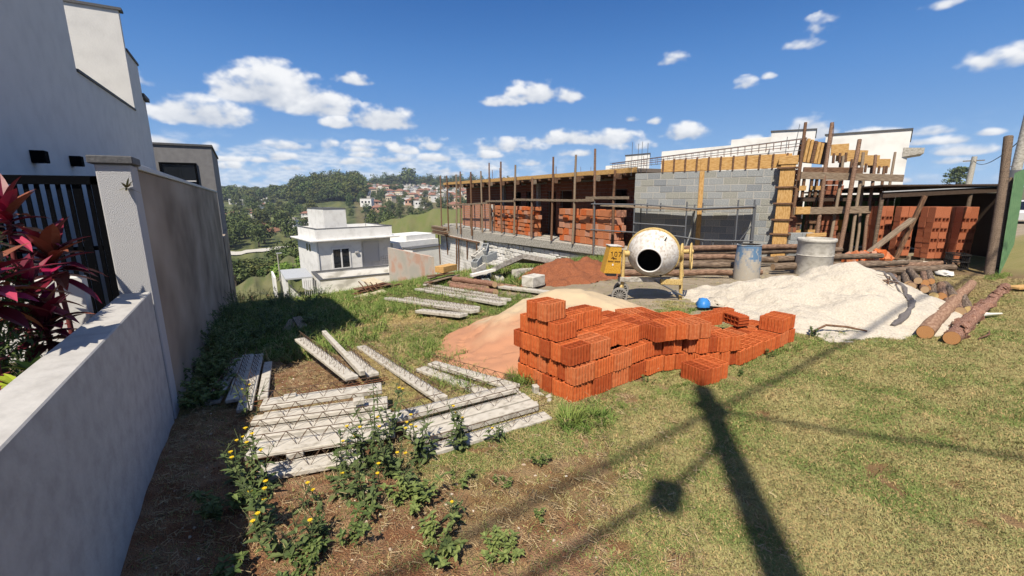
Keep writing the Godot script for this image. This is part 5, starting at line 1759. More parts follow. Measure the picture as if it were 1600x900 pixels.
func far_houses() -> void:
	rng.seed = 900
	var kinds := []
	var walls: Array = [M.bright_white, M.far_cream, M.bright_white, M.far_pink]
	var roofs: Array = [M.roof_tile, M.roof_tile, M.concrete, M.roof_tile]
	var labels := ["low white walled red roofed hillside house", "tall cream walled red roofed hillside house", "white flat roofed hillside house", "long pinkish red roofed hillside house"]
	for k in 4:
		var t := thing("hillside_house", labels[k], "house", at(0, -500, 0), "houses on the far hillside")
		var w: float = [9.0, 7.0, 8.0, 10.0][k]
		var d: float = [7.0, 6.0, 8.0, 6.5][k]
		var hh: float = [3.2, 5.6, 5.2, 3.0][k]
		var b := MB.new()
		b.bx(Vector3(0, hh * 0.5 - 1.5, 0), Vector3(w, hh + 3.0, d))
		part("wall", b, walls[k], t)
		b = MB.new()
		if k == 2:
			b.bx(Vector3(0, hh + 0.1, 0), Vector3(w + 0.3, 0.25, d + 0.3))
			b.bx(Vector3(1.5, hh + 1.0, 0), Vector3(2.5, 1.8, 2.5))
		else:
			var o := 0.5
			var rg := w * 0.22
			var rh := 1.7
			var p := [Vector3(-w / 2 - o, hh, -d / 2 - o), Vector3(w / 2 + o, hh, -d / 2 - o), Vector3(w / 2 + o, hh, d / 2 + o), Vector3(-w / 2 - o, hh, d / 2 + o)]
			var r0 := Vector3(-rg, hh + rh, 0)
			var r1 := Vector3(rg, hh + rh, 0)
			b.quad(p[0], p[1], r1, r0, Vector3(0, d, -rh * 2).normalized())
			b.quad(p[2], p[3], r0, r1, Vector3(0, d, rh * 2).normalized())
			var ke := Vector3(rh, w * 0.3, 0).normalized()
			b.tri(p[1], p[2], r1, ke, ke, ke)
			b.tri(p[3], p[0], r0, Vector3(-ke.x, ke.y, 0), Vector3(-ke.x, ke.y, 0), Vector3(-ke.x, ke.y, 0))
		part("roof", b, roofs[k], t)
		for j in 3:
			b = MB.new()
			b.bx(Vector3((j - 1) * w * 0.3, hh * 0.55, d * 0.5 + 0.02), Vector3(1.3, 1.3, 0.06))
			part("window", b, M.glass_dark, t)
		kinds.append(t)
	var spots := []
	for k in 165: spots.append([rf(11.8, 26.5), lerpf(290.0, 690.0, sqrt(rf(0, 1)))])
	for k in 8: spots.append([rf(-2.5, 3.4), rf(330.0, 385.0)])
	for k in 7: spots.append([rf(-2.6, 4.0), rf(430.0, 500.0)])
	for k in 9: spots.append([rf(4.6, 8.5), rf(240.0, 350.0)])
	var used := [false, false, false, false]
	spots.sort_custom(func(p, q): return p[0] < q[0])
	var count := [0, 0, 0, 0]
	for q in spots:
		var k := rng.randi() % 4
		if rf(0, 1) < 0.25: k = 2
		if q[0] < 9.0: k = 2 if rf(0, 1) < 0.75 else 0
		var tr := Transform3D(Basis(Vector3.UP, rf(-0.8, 0.8) - deg_to_rad(q[0])).scaled(Vector3.ONE * (rf(0.8, 1.25) if q[0] > 9.0 else rf(0.6, 0.9))), far_p(q[0], q[1], 0.6))
		var lb: String = labels[k] + ", %s of its kind from left" % ordinal(count[k])
		count[k] += 1
		if used[k]: copy(kinds[k], "hillside_house", lb, tr)
		else:
			kinds[k].transform = tr
			kinds[k].set_meta("label", lb)
			used[k] = true

# ---------------------------------------------------------------- things lying on the plot
var heap_of := {}

func on_sand(x: float, z: float, up := 0.0) -> Vector3:
	return Vector3(x, gy(x, z) + maxf(0.0, heap_of["white_sand_heap"].call(x, z)) + up, z)

func heap(called: String, label: String, category: String, c: Vector2, rx: float, rz: float, step: float, hf: Callable, mt: Material, cf = null) -> MeshInstance3D:
	var xs := PackedFloat32Array()
	var zs := PackedFloat32Array()
	var x := -rx
	while x <= rx:
		xs.append(x)
		x += step
	var z := -rz
	while z <= rz:
		zs.append(z)
		z += step
	var base := gy(c.x, c.y)
	heap_of[called] = hf
	var top := func(px: float, pz: float) -> float:
		var g := gy(c.x + px, c.y + pz) - base
		return maxf(g - 0.09, g + hf.call(c.x + px, c.y + pz))
	var tone := func(px: float, pz: float) -> Color: return cf.call(c.x + px, c.y + pz)
	var o := mi(called, sheet(xs, zs, top, tone if cf != null else null), mt, self, at(c.x, base, c.y))
	tag(o, label, category)
	return o

func cone(x: float, z: float, cx: float, cz: float, h: float, slope: float, round := 0.12) -> float:
	var d := Vector2(x - cx, z - cz).length()
	return h - slope * (sqrt(d * d + round * round) - round)

func heaps() -> void:
	var f := noise(1001, 1.1, 4)
	var f2 := noise(1002, 5.0, 3)
	heap("orange_sand_heap", "smooth sand heap, cream on top and salmon orange at its foot, behind the clay blocks", "sand heap", Vector2(3.5, -4.3), 2.3, 1.7, 0.045,
		func(x: float, z: float) -> float:
			var h := maxf(cone(x, z, 3.38, -4.15, 0.60, 0.43, 0.25), cone(x, z, 3.95, -4.5, 0.40, 0.40, 0.25))
			h = maxf(h, cone(x, z, 2.55, -4.05, 0.20, 0.27, 0.3))
			var crease := absf(f.get_noise_2d(x * 0.9 + 3.0, z * 0.9))
			return h + f.get_noise_2d(x, z) * 0.09 + f2.get_noise_2d(x, z) * 0.022 - 0.045 * (1.0 - smoothstep(0.0, 0.05, crease)) * smoothstep(0.5, 0.1, h), M.orange_sand,
		func(x: float, z: float) -> Color:
			var top := maxf(cone(x, z, 3.38, -4.15, 0.60, 0.43, 0.25), cone(x, z, 3.95, -4.5, 0.52, 0.30, 0.25))
			var k := smoothstep(0.42, 0.16, top + f.get_noise_2d(x * 0.7, z * 0.7) * 0.22 + (z + 4.15) * -0.10)
			return Color(0.60, 0.475, 0.315).lerp(Color(0.52, 0.26, 0.155), k))
	heap("white_sand_heap", "large pale sand heap with ridges and rain grooves in the middle of the site", "sand heap", Vector2(7.5, -3.2), 2.6, 2.0, 0.045,
		func(x: float, z: float) -> float:
			var h := maxf(cone(x, z, 7.98, -2.98, 0.68, 0.50, 0.10), cone(x, z, 7.3, -3.45, 0.44, 0.34, 0.25))
			h = maxf(h, maxf(cone(x, z, 6.6, -3.0, 0.24, 0.26, 0.25), cone(x, z, 7.2, -2.55, 0.36, 0.42, 0.2)))
			h = maxf(h, cone(x, z, 7.1, -4.1, 0.24, 0.26, 0.2))
			var groove := sin((x * 0.8 + z * 0.55) * 34.0 + f.get_noise_2d(x, z) * 9.0)
			return h + f.get_noise_2d(x * 1.2, z * 1.2) * 0.10 + f2.get_noise_2d(x, z) * 0.024 + groove * 0.008 * smoothstep(0.0, 0.25, h) - 0.03, M.white_sand)
	heap("clay_heap", "low heap of raw red clay soil beside the concrete slab, left of the mixer", "soil heap", Vector2(6.4, -8.0), 1.6, 1.3, 0.05,
		func(x: float, z: float) -> float:
			var h := maxf(cone(x, z, 6.15, -7.9, 0.42, 0.42, 0.1), cone(x, z, 6.8, -7.7, 0.32, 0.36, 0.1))
			return h + f.get_noise_2d(x * 1.5, z * 1.5) * 0.12 + f2.get_noise_2d(x, z) * 0.07 - 0.02, M.red_clay)
	heap("pale_rubble_heap", "flat patch of pale sand and rubble before the brick pallets", "sand heap", Vector2(13.5, -3.75), 1.3, 0.55, 0.05,
		func(x: float, z: float) -> float:
			return cone(x, z, 13.5, -3.75, 0.16, 0.17, 0.2) + f2.get_noise_2d(x, z) * 0.05 - 0.02, M.white_sand)

# -- hollow clay block: length along x, holes upright
func hollow_block(L: float, H: float, W: float, nx: int, nz: int, sd: int) -> ArrayMesh:
	rng.seed = sd
	var b := MB.new()
	var out := []
	var add := func(a: Vector2, e: Vector2, ribs: int):
		var n := Vector2((e - a).y, -(e - a).x).normalized()
		for k in ribs:
			var g := 0.13
			var sink := n * (0.003 if k % 2 else 0.0)
			out.append(a.lerp(e, (k + g) / ribs) - sink)
			out.append(a.lerp(e, (k + 1.0 - g) / ribs) - sink)
			if k < ribs - 1: out.append(a.lerp(e, (k + 1.0) / ribs) - n * 0.0105)
	var x := L * 0.5
	var z := W * 0.5
	add.call(Vector2(-x, z), Vector2(x, z), 7)
	add.call(Vector2(x, z), Vector2(x, -z), 3)
	add.call(Vector2(x, -z), Vector2(-x, -z), 7)
	add.call(Vector2(-x, -z), Vector2(-x, z), 3)
	var c := 0.012
	for i in out.size():
		var p: Vector2 = out[i]
		var q: Vector2 = out[(i + 1) % out.size()]
		var d := q - p
		var k := Vector3(d.y, 0, -d.x).normalized()
		if k.dot(Vector3(p.x, 0, p.y)) < 0.0 and d.length() > 0.012: k = -k
		b.quad(Vector3(p.x, 0, p.y), Vector3(q.x, 0, q.y), Vector3(q.x, H, q.y), Vector3(p.x, H, p.y), k)
		for y in [0.0, H]:
			var pi := Vector2(clampf(p.x, -x + c, x - c), clampf(p.y, -z + c, z - c))
			var qi := Vector2(clampf(q.x, -x + c, x - c), clampf(q.y, -z + c, z - c))
			b.quad(Vector3(p.x, y, p.y), Vector3(q.x, y, q.y), Vector3(qi.x, y, qi.y), Vector3(pi.x, y, pi.y), Vector3.UP if y > 0.0 else Vector3.DOWN)
	var cw := (2.0 * (x - c) + 0.006) / nx
	var cz := (2.0 * (z - c) + 0.006) / nz
	for i in nx:
		for j in nz:
			var a := Vector2(-x + c + i * cw, -z + c + j * cz)
			var e := a + Vector2(cw - 0.006, cz - 0.006)
			var dep := H * 0.9
			for y in [H, 0.0]:
				if y == 0.0 and sd != 1: continue
				var lo: float = y - dep if y > 0.0 else 0.0 + H * 0.3
				b.quad(Vector3(a.x, y, a.y), Vector3(e.x, y, a.y), Vector3(e.x, lo, a.y), Vector3(a.x, lo, a.y), Vector3.BACK)
				b.quad(Vector3(a.x, y, e.y), Vector3(e.x, y, e.y), Vector3(e.x, lo, e.y), Vector3(a.x, lo, e.y), Vector3.FORWARD)
				b.quad(Vector3(a.x, y, a.y), Vector3(a.x, y, e.y), Vector3(a.x, lo, e.y), Vector3(a.x, lo, a.y), Vector3.RIGHT)
				b.quad(Vector3(e.x, y, a.y), Vector3(e.x, y, e.y), Vector3(e.x, lo, e.y), Vector3(e.x, lo, a.y), Vector3.LEFT)
				b.quad(Vector3(a.x, lo, a.y), Vector3(e.x, lo, a.y), Vector3(e.x, lo, e.y), Vector3(a.x, lo, e.y), Vector3.UP if y > 0.0 else Vector3.DOWN)
			if i < nx - 1: b.quad(Vector3(e.x, H, a.y), Vector3(e.x + 0.006, H, a.y), Vector3(e.x + 0.006, H, e.y), Vector3(e.x, H, e.y), Vector3.UP)
		if i < nx:
			for j in nz - 1:
				var zz := -z + c + (j + 1) * cz - 0.006
				b.quad(Vector3(-x + c + i * cw, H, zz), Vector3(-x + c + (i + 1) * cw, H, zz), Vector3(-x + c + (i + 1) * cw, H, zz + 0.006), Vector3(-x + c + i * cw, H, zz + 0.006), Vector3.UP)
	return b.mesh()

func clay_blocks() -> void:
	var meshes := [hollow_block(0.24, 0.146, 0.113, 4, 2, 1), hollow_block(0.24, 0.147, 0.113, 4, 2, 2), hollow_block(0.238, 0.145, 0.112, 4, 2, 3)]
	var mats: Array = [M.clay, M.clay_mid, M.clay_light, M.clay_dusty, M.clay_dark]
	rng.seed = 1100
	var seen := func(hm: Array, u: int, v: int, k: int, step := 0) -> bool:   # is course k of that column open to view
		if k == hm[u][v] - 1: return true
		for d in [[-1, 0], [1, 0], [0, -1]]:
			var a: int = u + d[0]
			var c: int = v + d[1]
			if a < 0 or a >= hm.size() or c < 0: return true
			if hm[a][c] <= k: return true
		return false
	# name, origin (front left foot), turn, header bond?, courses per column [from left][from front], drift per course
	var stacks := [
		["tall left stack", Vector3(2.10, 0.0, -2.52), 0.10, false, [[3, 3, 4, 5, 5, 4], [3, 3, 3, 4, 4, 3], [2, 3, 3, 4, 4, 3], [2, 3, 3, 3, 3, 3], [2, 3, 3, 3, 3, 3]]],
		["middle stack", Vector3(3.16, 0.0, -2.60), -0.24, true, [[3, 3, 3], [3, 3, 3], [3, 3, 3], [3, 3, 2], [3, 3, 2]]],
		["third stack", Vector3(3.62, 0.0, -2.42), -0.17, true, [[2, 2, 2], [2, 2, 1], [2, 2, 1], [2, 2, 1]]],
		["low right row", Vector3(4.08, 0.0, -2.30), 0.08, true, [[1, 1, 1], [1, 1, 1], [1, 1, 1], [1, 1, 1], [1, 1, 0], [1, 1, 0], [1, 1, 0], [2, 1, 0], [2, 1, 0], [2, 1, 0]]],
		["loose trio on the grass", Vector3(3.30, 0.0, -2.19), -0.08, true, [[1], [1], [1]]],
	]
	for s in stacks:
		var f := Transform3D(Basis(Vector3.UP, s[2]), s[1])
		var header: bool = s[3]
		var hm: Array = s[4]
		var du := 0.122 if header else 0.247
		var dv := 0.247 if header else 0.122
		var nudge := []   # each course is laid in two loose runs
		for k in 12: nudge.append([rf(-0.028, 0.028), rf(-0.035, 0.030), rf(-0.055, 0.055)])
		for u in hm.size():
			for v in hm[u].size():
				for k in hm[u][v]:
					if not seen.call(hm, u, v, k): continue
					var shift := 0.03 if k % 2 else 0.0
					var p := f * Vector3((u + 0.5) * du + (shift if not header else rf(-0.006, 0.006)) + rf(-0.008, 0.008), 0, -(v + 0.5) * dv + rf(-0.011, 0.011) - (0.012 if k % 2 and v == 0 else 0.0))
					var run: Array = nudge[(k * 2 + int(u * 2 >= hm.size())) % 12]
					if k > 0: p += f.basis * Vector3(run[0], 0, run[1] + run[2] * (u - hm.size() * 0.5) * du)
					if s[0] == "middle stack" and v == 0 and k < 2: p += f.basis * Vector3(0.03, 0, -0.05)
					p.y = rough_gy(p.x, p.z) * 0.3 + k * 0.155 + 0.002
					var turn: float = s[2] + (PI * 0.5 if header else 0.0) + rf(-0.045, 0.045)
					var rowname: String = "front" if v == 0 else ordinal(v)
					var place := at(p.x, p.y, p.z, turn)
					if s[0] == "low right row" and u < 5 and k == 0: place.basis = Basis(f.basis.z, 0.16 - 0.02 * u) * place.basis
					var o := mi("clay_block", meshes[rng.randi() % 3], mats[rng.randi() % 5], self, place)
					tag(o, "orange clay block, %s: %s from left, %s row, %s course" % [s[0], ordinal(u), rowname, ordinal(k)], "clay block", "orange hollow clay blocks stacked on the lawn")
	# a block lying on its side on the low row
	var o := mi("clay_block", meshes[0], M.clay_dark, self, Transform3D(Basis(Vector3.UP, -0.25) * Basis(Vector3.BACK, -PI * 0.5) * Basis(Vector3.UP, PI * 0.5), Vector3(4.76, 0.225, -2.86)))
	tag(o, "single clay block lying on its side with open end, on the low right row", "clay block", "orange hollow clay blocks stacked on the lawn")
	for k in 3:
		var q := mi("clay_block", meshes[k], M.clay_mid, self, at(4.35 + k * 0.26, 0.158, -2.99 - k * 0.02, rf(-0.2, 0.2)))
		tag(q, "clay block standing loose at the back of the low right row, %s from left" % ordinal(k), "clay block", "orange hollow clay blocks stacked on the lawn")

# -- concrete lattice joists
func joist(label: String, a: Vector3, e: Vector3, group: String, lattice := true, wide := 0.115, tall := 0.032) -> void:
	var t := thing("lattice_joist", label, "joist", along(a, e), group)
	var l := (e - a).length()
	var b := MB.new()
	b.bx(Vector3(l * 0.5, tall * 0.5, 0), Vector3(l, tall, wide), 0.005)
	part("concrete_base", b, M.joist, t)
	if not lattice: return
	b = MB.new()
	var h := 0.085
	b.bar(Vector3(0.01, tall + h, 0), Vector3(l - 0.01, tall + h, 0), 0.0028, 5)
	for s in [-1.0, 1.0]:
		var x := 0.03
		while x < l - 0.14:
			b.bar(Vector3(x, tall - 0.004, s * 0.033), Vector3(x + 0.065, tall + h, 0), 0.0019, 4)
			b.bar(Vector3(x + 0.065, tall + h, 0), Vector3(x + 0.13, tall - 0.004, s * 0.033), 0.0019, 4)
			x += 0.132
	part("steel_lattice", b, M.lattice_steel, t)

func joists() -> void:
	rng.seed = 1200
	var g1 := "joists of the left pile"
	var g2 := "joists of the right pile"
	var g3 := "joists lying on the grass"
	joist("backmost lattice joist of the left pile, beside the rusty bars", Vector3(-0.03, 0.145, -3.50), Vector3(0.80, 0.150, -3.31), g1, true, 0.155)
	joist("second lattice joist from the back of the left pile", Vector3(-0.04, 0.105, -3.345), Vector3(0.79, 0.11, -3.12), g1, true, 0.155)
	joist("third lattice joist from the back of the left pile, its left end sticking out", Vector3(-0.14, 0.065, -3.235), Vector3(0.77, 0.07, -2.97), g1, true, 0.155)
	joist("broad front lattice joist of the left pile, lying upper side bare", Vector3(-0.13, 0.055, -3.03), Vector3(0.74, 0.06, -2.78), g1, true, 0.185)
	joist("lowest lattice joist on the soil in front of the left pile", Vector3(-0.09, 0.0, -2.82), Vector3(0.50, 0.0, -2.68), g1, true, 0.155)
	joist("lower lattice joist under the back of the left pile", Vector3(-0.10, 0.055, -3.46), Vector3(0.78, 0.07, -3.24), g1, false)
	joist("bottom lattice joist under the middle of the left pile", Vector3(-0.12, 0.0, -3.30), Vector3(0.76, 0.015, -3.05), g1, false)
	joist("backmost lattice joist of the right pile, touching the joists behind", Vector3(0.72, 0.10, -2.88), Vector3(1.76, 0.10, -2.83), g2)
	joist("middle lattice joist of the right pile", Vector3(0.80, 0.05, -2.75), Vector3(1.80, 0.055, -2.72), g2)
	joist("thick front joist of the right pile with a dark groove", Vector3(0.82, 0.02, -2.635), Vector3(1.80, 0.025, -2.60), g2, false, 0.10, 0.055)
	joist("lowest lattice joist in front of the right pile, on the soil", Vector3(0.80, 0.0, -2.50), Vector3(1.82, 0.0, -2.46), g2)
	joist("lattice joist on the grass pointing from the left pile towards the house shade", Vector3(0.42, 0.02, -5.46), Vector3(0.66, 0.10, -3.75), g3)
	joist("narrow bare joist just right of the one pointing to the house shade", Vector3(0.70, 0.02, -5.56), Vector3(0.76, 0.10, -3.80), g3, false, 0.05, 0.05)
	joist("short lattice joist with rusty steel at the back corner of the left pile", Vector3(0.82, -0.04, -4.85), Vector3(0.86, 0.05, -3.85), g3)
	joist("long lattice joist lying alone in the grass behind the right pile", Vector3(1.10, -0.20, -5.45), Vector3(1.22, 0.03, -3.10), g3)
	joist("white lattice joist next to the foot of the orange sand heap", Vector3(1.50, -0.04, -4.05), Vector3(1.86, 0.02, -2.98), g3)
	joist("white lattice joist half sunk in grass, left of the one at the sand heap", Vector3(1.38, -0.07, -4.05), Vector3(1.62, -0.01, -3.05), g3)
	joist("shaded joist nearest the tall wall, half in the weeds", Vector3(-0.22, -0.22, -5.85), Vector3(-0.40, -0.10, -4.35), g3)
	joist("shaded lattice joist second from the tall wall", Vector3(-0.12, -0.18, -5.80), Vector3(-0.24, -0.06, -4.20), g3)
	joist("shaded lattice joist third from the tall wall", Vector3(-0.02, -0.18, -5.75), Vector3(-0.16, -0.06, -3.95), g3)
	joist("short shaded joist beside the bare soil, end in the sun", Vector3(0.07, -0.18, -5.40), Vector3(-0.02, -0.05, -4.10), g3, false, 0.08)
	# long joists further down
	var far := [
		["long joist nearest of the far group, dark lattice along its top", Vector3(2.78, 0, -10.3), Vector3(3.16, 0, -6.35), true],
		["short joist lying against the near end of the far group", Vector3(2.55, 0, -7.4), Vector3(2.88, 0, -6.2), true],
		["long joist second in the far group, lattice in weeds", Vector3(3.05, 0, -9.6), Vector3(3.3, 0, -6.6), true],
		["long joist third of the far group, white front edge", Vector3(3.75, 0, -10.9), Vector3(3.78, 0, -6.5), true],
		["joist with rusty comb of steel between the long ones", Vector3(3.88, 0, -10.6), Vector3(4.0, 0, -6.7), true],
		["farthest long joist, pale and bare, by the log bundle", Vector3(4.2, 0, -11.5), Vector3(4.05, 0, -7.3), false],
		["pale joist leaning from the log bundle to the orange sand", Vector3(4.62, 0, -8.3), Vector3(4.85, 0, -6.3), false]]
	for q in far:
		var a: Vector3 = q[1]
		var e: Vector3 = q[2]
		a.y = gy(a.x, a.z) + 0.05
		e.y = gy(e.x, e.z) + 0.05
		joist(q[0], a, e, "joists far down the plot", q[3], 0.18, 0.05)
	# rusty bars and small offcuts on the left pile
	var r := thing("rusty_bars", "bundle of long rusty steel bars behind the left joist pile", "rebar", Transform3D())
	for k in 6:
		var b := MB.new()
		b.bar(Vector3(-0.05 + rf(-0.05, 0.05), 0.10 + k % 3 * 0.012, -3.62 - k * 0.012), Vector3(0.80 + rf(-0.1, 0.1), 0.14 + k % 3 * 0.012, -3.42 - k * 0.015), 0.004, 5)
		part("bar", b, M.rust, r)
	for k in 4:
		var t := thing("offcut", ["white offcut on the rusty bars of the left pile", "white offcut on the right end of the left pile", "white offcut under the front of the left pile", "small white offcut standing near the clay blocks"][k], "offcut", at([0.16, 0.58, 0.12, 1.98][k], [0.155, 0.175, 0.04, 0.02][k], [-3.50, -3.11, -2.86, -2.86][k], rf(-0.3, 0.3)))
		var b := MB.new()
		b.bx(Vector3(0, 0.02, 0), Vector3([0.09, 0.08, 0.10, 0.05][k], 0.04 if k < 3 else 0.07, 0.06), 0.006)
		part("block", b, M.joist, t)
	for k in 9:
		var x := rf(1.7, 2.1)
		var z := rf(-2.95, -2.62)
		var t := thing("rubble_chip", "%s white concrete chip between the right joist pile and clay blocks" % ordinal(k), "rubble", at(x, rough_gy(x, z), z, rf(0, 3)), "white chips beside the clay blocks")
		part("chip", lump(rf(0.02, 0.05), rf(0.012, 0.03), rf(0.02, 0.04), 1210 + k, 0.5, 7, 3), M.joist, t)

# -- logs
func log_thing(label: String, a: Vector3, e: Vector3, r0: float, r1: float, bark: String, cut: String, group: String, sides := 14, bumps := 0.0) -> void:
	var t := thing("log", label, "log", along(a, e), group)
	var l := (e - a).length()
	var b := MB.new()
	var pts := []
	var rr := []
	var n := 10
	for k in n + 1:
		var u := float(k) / n
		pts.append(Vector3(l * u, rf(-1, 1) * 0.006 * minf(l, 2.0), rf(-1, 1) * 0.006 * minf(l, 2.0)))
		rr.append(lerpf(r0, r1, u) * (1.0 + rf(-0.05, 0.05) + rf(-bumps, bumps)))
	b.tube(pts, rr, sides, false)
	part("bark", b, M[bark], t)
	for s in [0, n]:
		b = MB.new()
		var d := Vector3.LEFT if s == 0 else Vector3.RIGHT
		b.tube([pts[s] + d * -0.02, pts[s] + d * 0.004], [rr[s] * 0.965, rr[s] * 0.95], sides)
		part("cut_end", b, M[cut], t)

func logs() -> void:
	rng.seed = 1300
	var g := "two big logs on the lawn"
	log_thing("smooth brown log on the lawn, left of the two big logs", Vector3(6.72, 0.055, -1.66), Vector3(11.1, 0.07, -2.23), 0.082, 0.066, "log_smooth", "cut_orange", g, 18)
	log_thing("rough red barked log on the lawn, right of the two big logs", Vector3(6.68, 0.055, -1.42), Vector3(11.2, 0.07, -1.84), 0.084, 0.062, "bark_red", "cut_orange", g, 18, 0.06)
	# bark plates on the rough log
	var t := thing("bark_flakes", "loose flakes of red bark curling off the right hand big log", "bark", Transform3D())
	for k in 46:
		var u := rf(0.02, 0.98)
		var a := rf(-0.4, PI + 0.4)
		var c := Vector3(6.68, 0.055, -1.42).lerp(Vector3(11.2, 0.07, -1.84), u) + Vector3(0.0, sin(a), cos(a)) * lerpf(0.084, 0.062, u) * 1.03
		var b := MB.new()
		b.box(Transform3D(Basis(Vector3(1, 0, -0.087).normalized(), -a) * Basis(Vector3.UP, rf(-0.5, 0.5)) * Basis(Vector3.RIGHT, rf(-0.3, 0.3)), c), Vector3(rf(0.06, 0.16), rf(0.03, 0.07), 0.008))
		part("flake", b, M.bark_red, t)
	# stacked pile with cut ends towards the street
	var ends := [[8.81, 0.189, -2.60, 0.037, "cut_grey"], [8.90, 0.132, -2.53, 0.049, "cut_orange"], [9.11, 0.303, -2.44, 0.049, "cut_grey"], [9.22, 0.256, -2.37, 0.049, "cut_orange"], [9.29, 0.284, -2.33, 0.045, "cut_orange"], [9.22, 0.170, -2.35, 0.051, "cut_orange"], [9.12, 0.122, -2.40, 0.049, "cut_yellow"], [9.04, 0.074, -2.44, 0.044, "cut_yellow"], [9.14, 0.036, -2.37, 0.059, "cut_yellow"], [8.97, 0.026, -2.46, 0.055, "cut_grey"], [9.07, 0.025, -2.38, 0.055, "cut_yellow"], [9.24, 0.033, -2.28, 0.063, "cut_grey"], [9.19, 0.031, -2.15, 0.061, "cut_orange"], [9.15, 0.084, -2.14, 0.061, "cut_orange"], [9.26, 0.074, -2.02, 0.061, "cut_grey"], [9.03, 0.198, -2.48, 0.061, "cut_grey"], [8.94, 0.031, -2.60, 0.061, "cut_grey"], [9.02, 0.132, -2.64, 0.055, "cut_grey"], [9.31, 0.025, -2.01, 0.055, "cut_orange"], [8.44, 0.031, -1.76, 0.061, "cut_grey"], [8.56, 0.050, -1.70, 0.055, "cut_yellow"], [8.80, 0.030, -2.62, 0.055, "cut_grey"], [8.72, 0.030, -2.12, 0.055, "cut_yellow"], [8.95, 0.190, -2.30, 0.050, "cut_grey"], [9.10, 0.220, -2.55, 0.055, "cut_grey"], [9.05, 0.030, -2.75, 0.060, "cut_orange"], [9.20, 0.130, -2.75, 0.055, "cut_grey"], [8.62, 0.030, -1.92, 0.055, "cut_grey"], [9.00, 0.100, -2.20, 0.055, "cut_yellow"]]
	for k in ends.size():
		var q: Array = ends[k]
		var e := Vector3(q[0] + 1.25, q[1] * 0.9 + 0.01, q[2] - 0.40 + rf(-0.08, 0.08))
		log_thing("short log with %s cut end, %s in the pile of log ends" % [{"cut_grey": "greyish", "cut_yellow": "pale yellow", "cut_orange": "orange"}[q[4]], ordinal(k)], Vector3(q[0], q[1], q[2]), e, q[3] * 1.12, q[3], "bark" if k % 2 else "bark_grey", q[4], "pile of log ends beside the white sand", 12)
	# long logs stacked across the site behind the mixer and the ring
	var rows := [
		[Vector3(6.85, 0.03, -6.75), Vector3(9.25, 0.05, -4.98), 0.07], [Vector3(7.0, 0.16, -6.9), Vector3(9.45, 0.16, -5.22), 0.085], [Vector3(7.5, 0.12, -7.0), Vector3(9.6, 0.12, -5.45), 0.08], [Vector3(7.6, 0.28, -7.1), Vector3(9.75, 0.27, -5.6), 0.075],
		[Vector3(7.9, 0.10, -7.3), Vector3(12.6, 0.10, -4.9), 0.09], [Vector3(8.1, 0.30, -7.3), Vector3(12.8, 0.28, -5.0), 0.08], [Vector3(8.0, 0.40, -7.25), Vector3(12.4, 0.40, -5.15), 0.07], [Vector3(9.9, 0.10, -5.1), Vector3(13.4, 0.08, -3.6), 0.08],
		[Vector3(10.1, 0.25, -5.15), Vector3(12.8, 0.23, -4.15), 0.075], [Vector3(10.4, 0.08, -4.2), Vector3(14.1, 0.08, -3.15), 0.085], [Vector3(10.9, 0.08, -3.75), Vector3(13.3, 0.06, -3.0), 0.08], [Vector3(10.6, 0.20, -3.95), Vector3(12.2, 0.2, -3.5), 0.06]]
	for k in rows.size():
		var q: Array = rows[k]
		log_thing("long barked log, %s of the logs lying across behind mixer and concrete ring" % ordinal(k), q[0], q[1], q[2], q[2] * 0.85, "bark_grey" if k % 3 else "bark", "cut_grey", "long logs lying across the site", 12)
	# short log bundle near the far joists
	for k in 5:
		var q := [Vector3(4.45, 0.06, -10.4), Vector3(4.5, 0.16, -10.2), Vector3(4.65, 0.06, -10.2), Vector3(4.3, 0.05, -9.9), Vector3(4.75, 0.05, -9.9)]
		var a: Vector3 = q[k]
		var e := a + Vector3(-0.05 + k * 0.02, 0, 2.2)
		a.y += gy(a.x, a.z)
		e.y = gy(e.x, e.z) + q[k].y
		log_thing("%s brown log of the bundle lying in the grass by the far joists" % ordinal(k), a, e, 0.075, 0.07, "bark_red" if k % 2 else "bark", "cut_grey", "log bundle in the grass", 10)
	# yellow plank, sticks
	var p := thing("yellow_plank", "fresh yellow plank lying at the right photo edge beyond the big logs", "plank", along(Vector3(11.35, 0.04, -1.78), Vector3(12.9, 0.04, -1.2)))
	var b := MB.new()
	b.bx(Vector3(0.85, 0, 0), Vector3(1.7, 0.04, 0.2), 0.005)
	part("board", b, M.ply, p)
	var st := thing("pale_stick", "bleached forked stick on the lawn right of the big logs", "stick", Transform3D())
	b = MB.new()
	b.tube([Vector3(8.3, 0.02, -1.66), Vector3(8.5, 0.03, -1.56), Vector3(8.62, 0.03, -1.5), Vector3(8.85, 0.02, -1.43)], [0.035, 0.04, 0.02, 0.012], 7)
	b.tube([Vector3(8.52, 0.03, -1.55), Vector3(8.62, 0.04, -1.60)], [0.022, 0.008], 6)
	part("wood", b, M.chalk, st)
	for k in 5:
		var t2 := thing("bark_strip", "%s thin strip of bark on the dry ground beside the big logs" % ordinal(k), "bark", Transform3D(), "bark strips beside the big logs")
		var o := Vector3([7.1, 9.0, 10.0, 7.3, 9.6][k], 0.012, [-1.28, -1.2, -1.3, -1.62, -1.05][k])
		b = MB.new()
		b.tube([o, o + Vector3(0.25, 0.015, rf(-0.05, 0.05)), o + Vector3(0.55, 0.0, rf(-0.12, 0.05))], [0.008, 0.012, 0.004], 5)
		part("strip", b, M.plank_brown, t2)

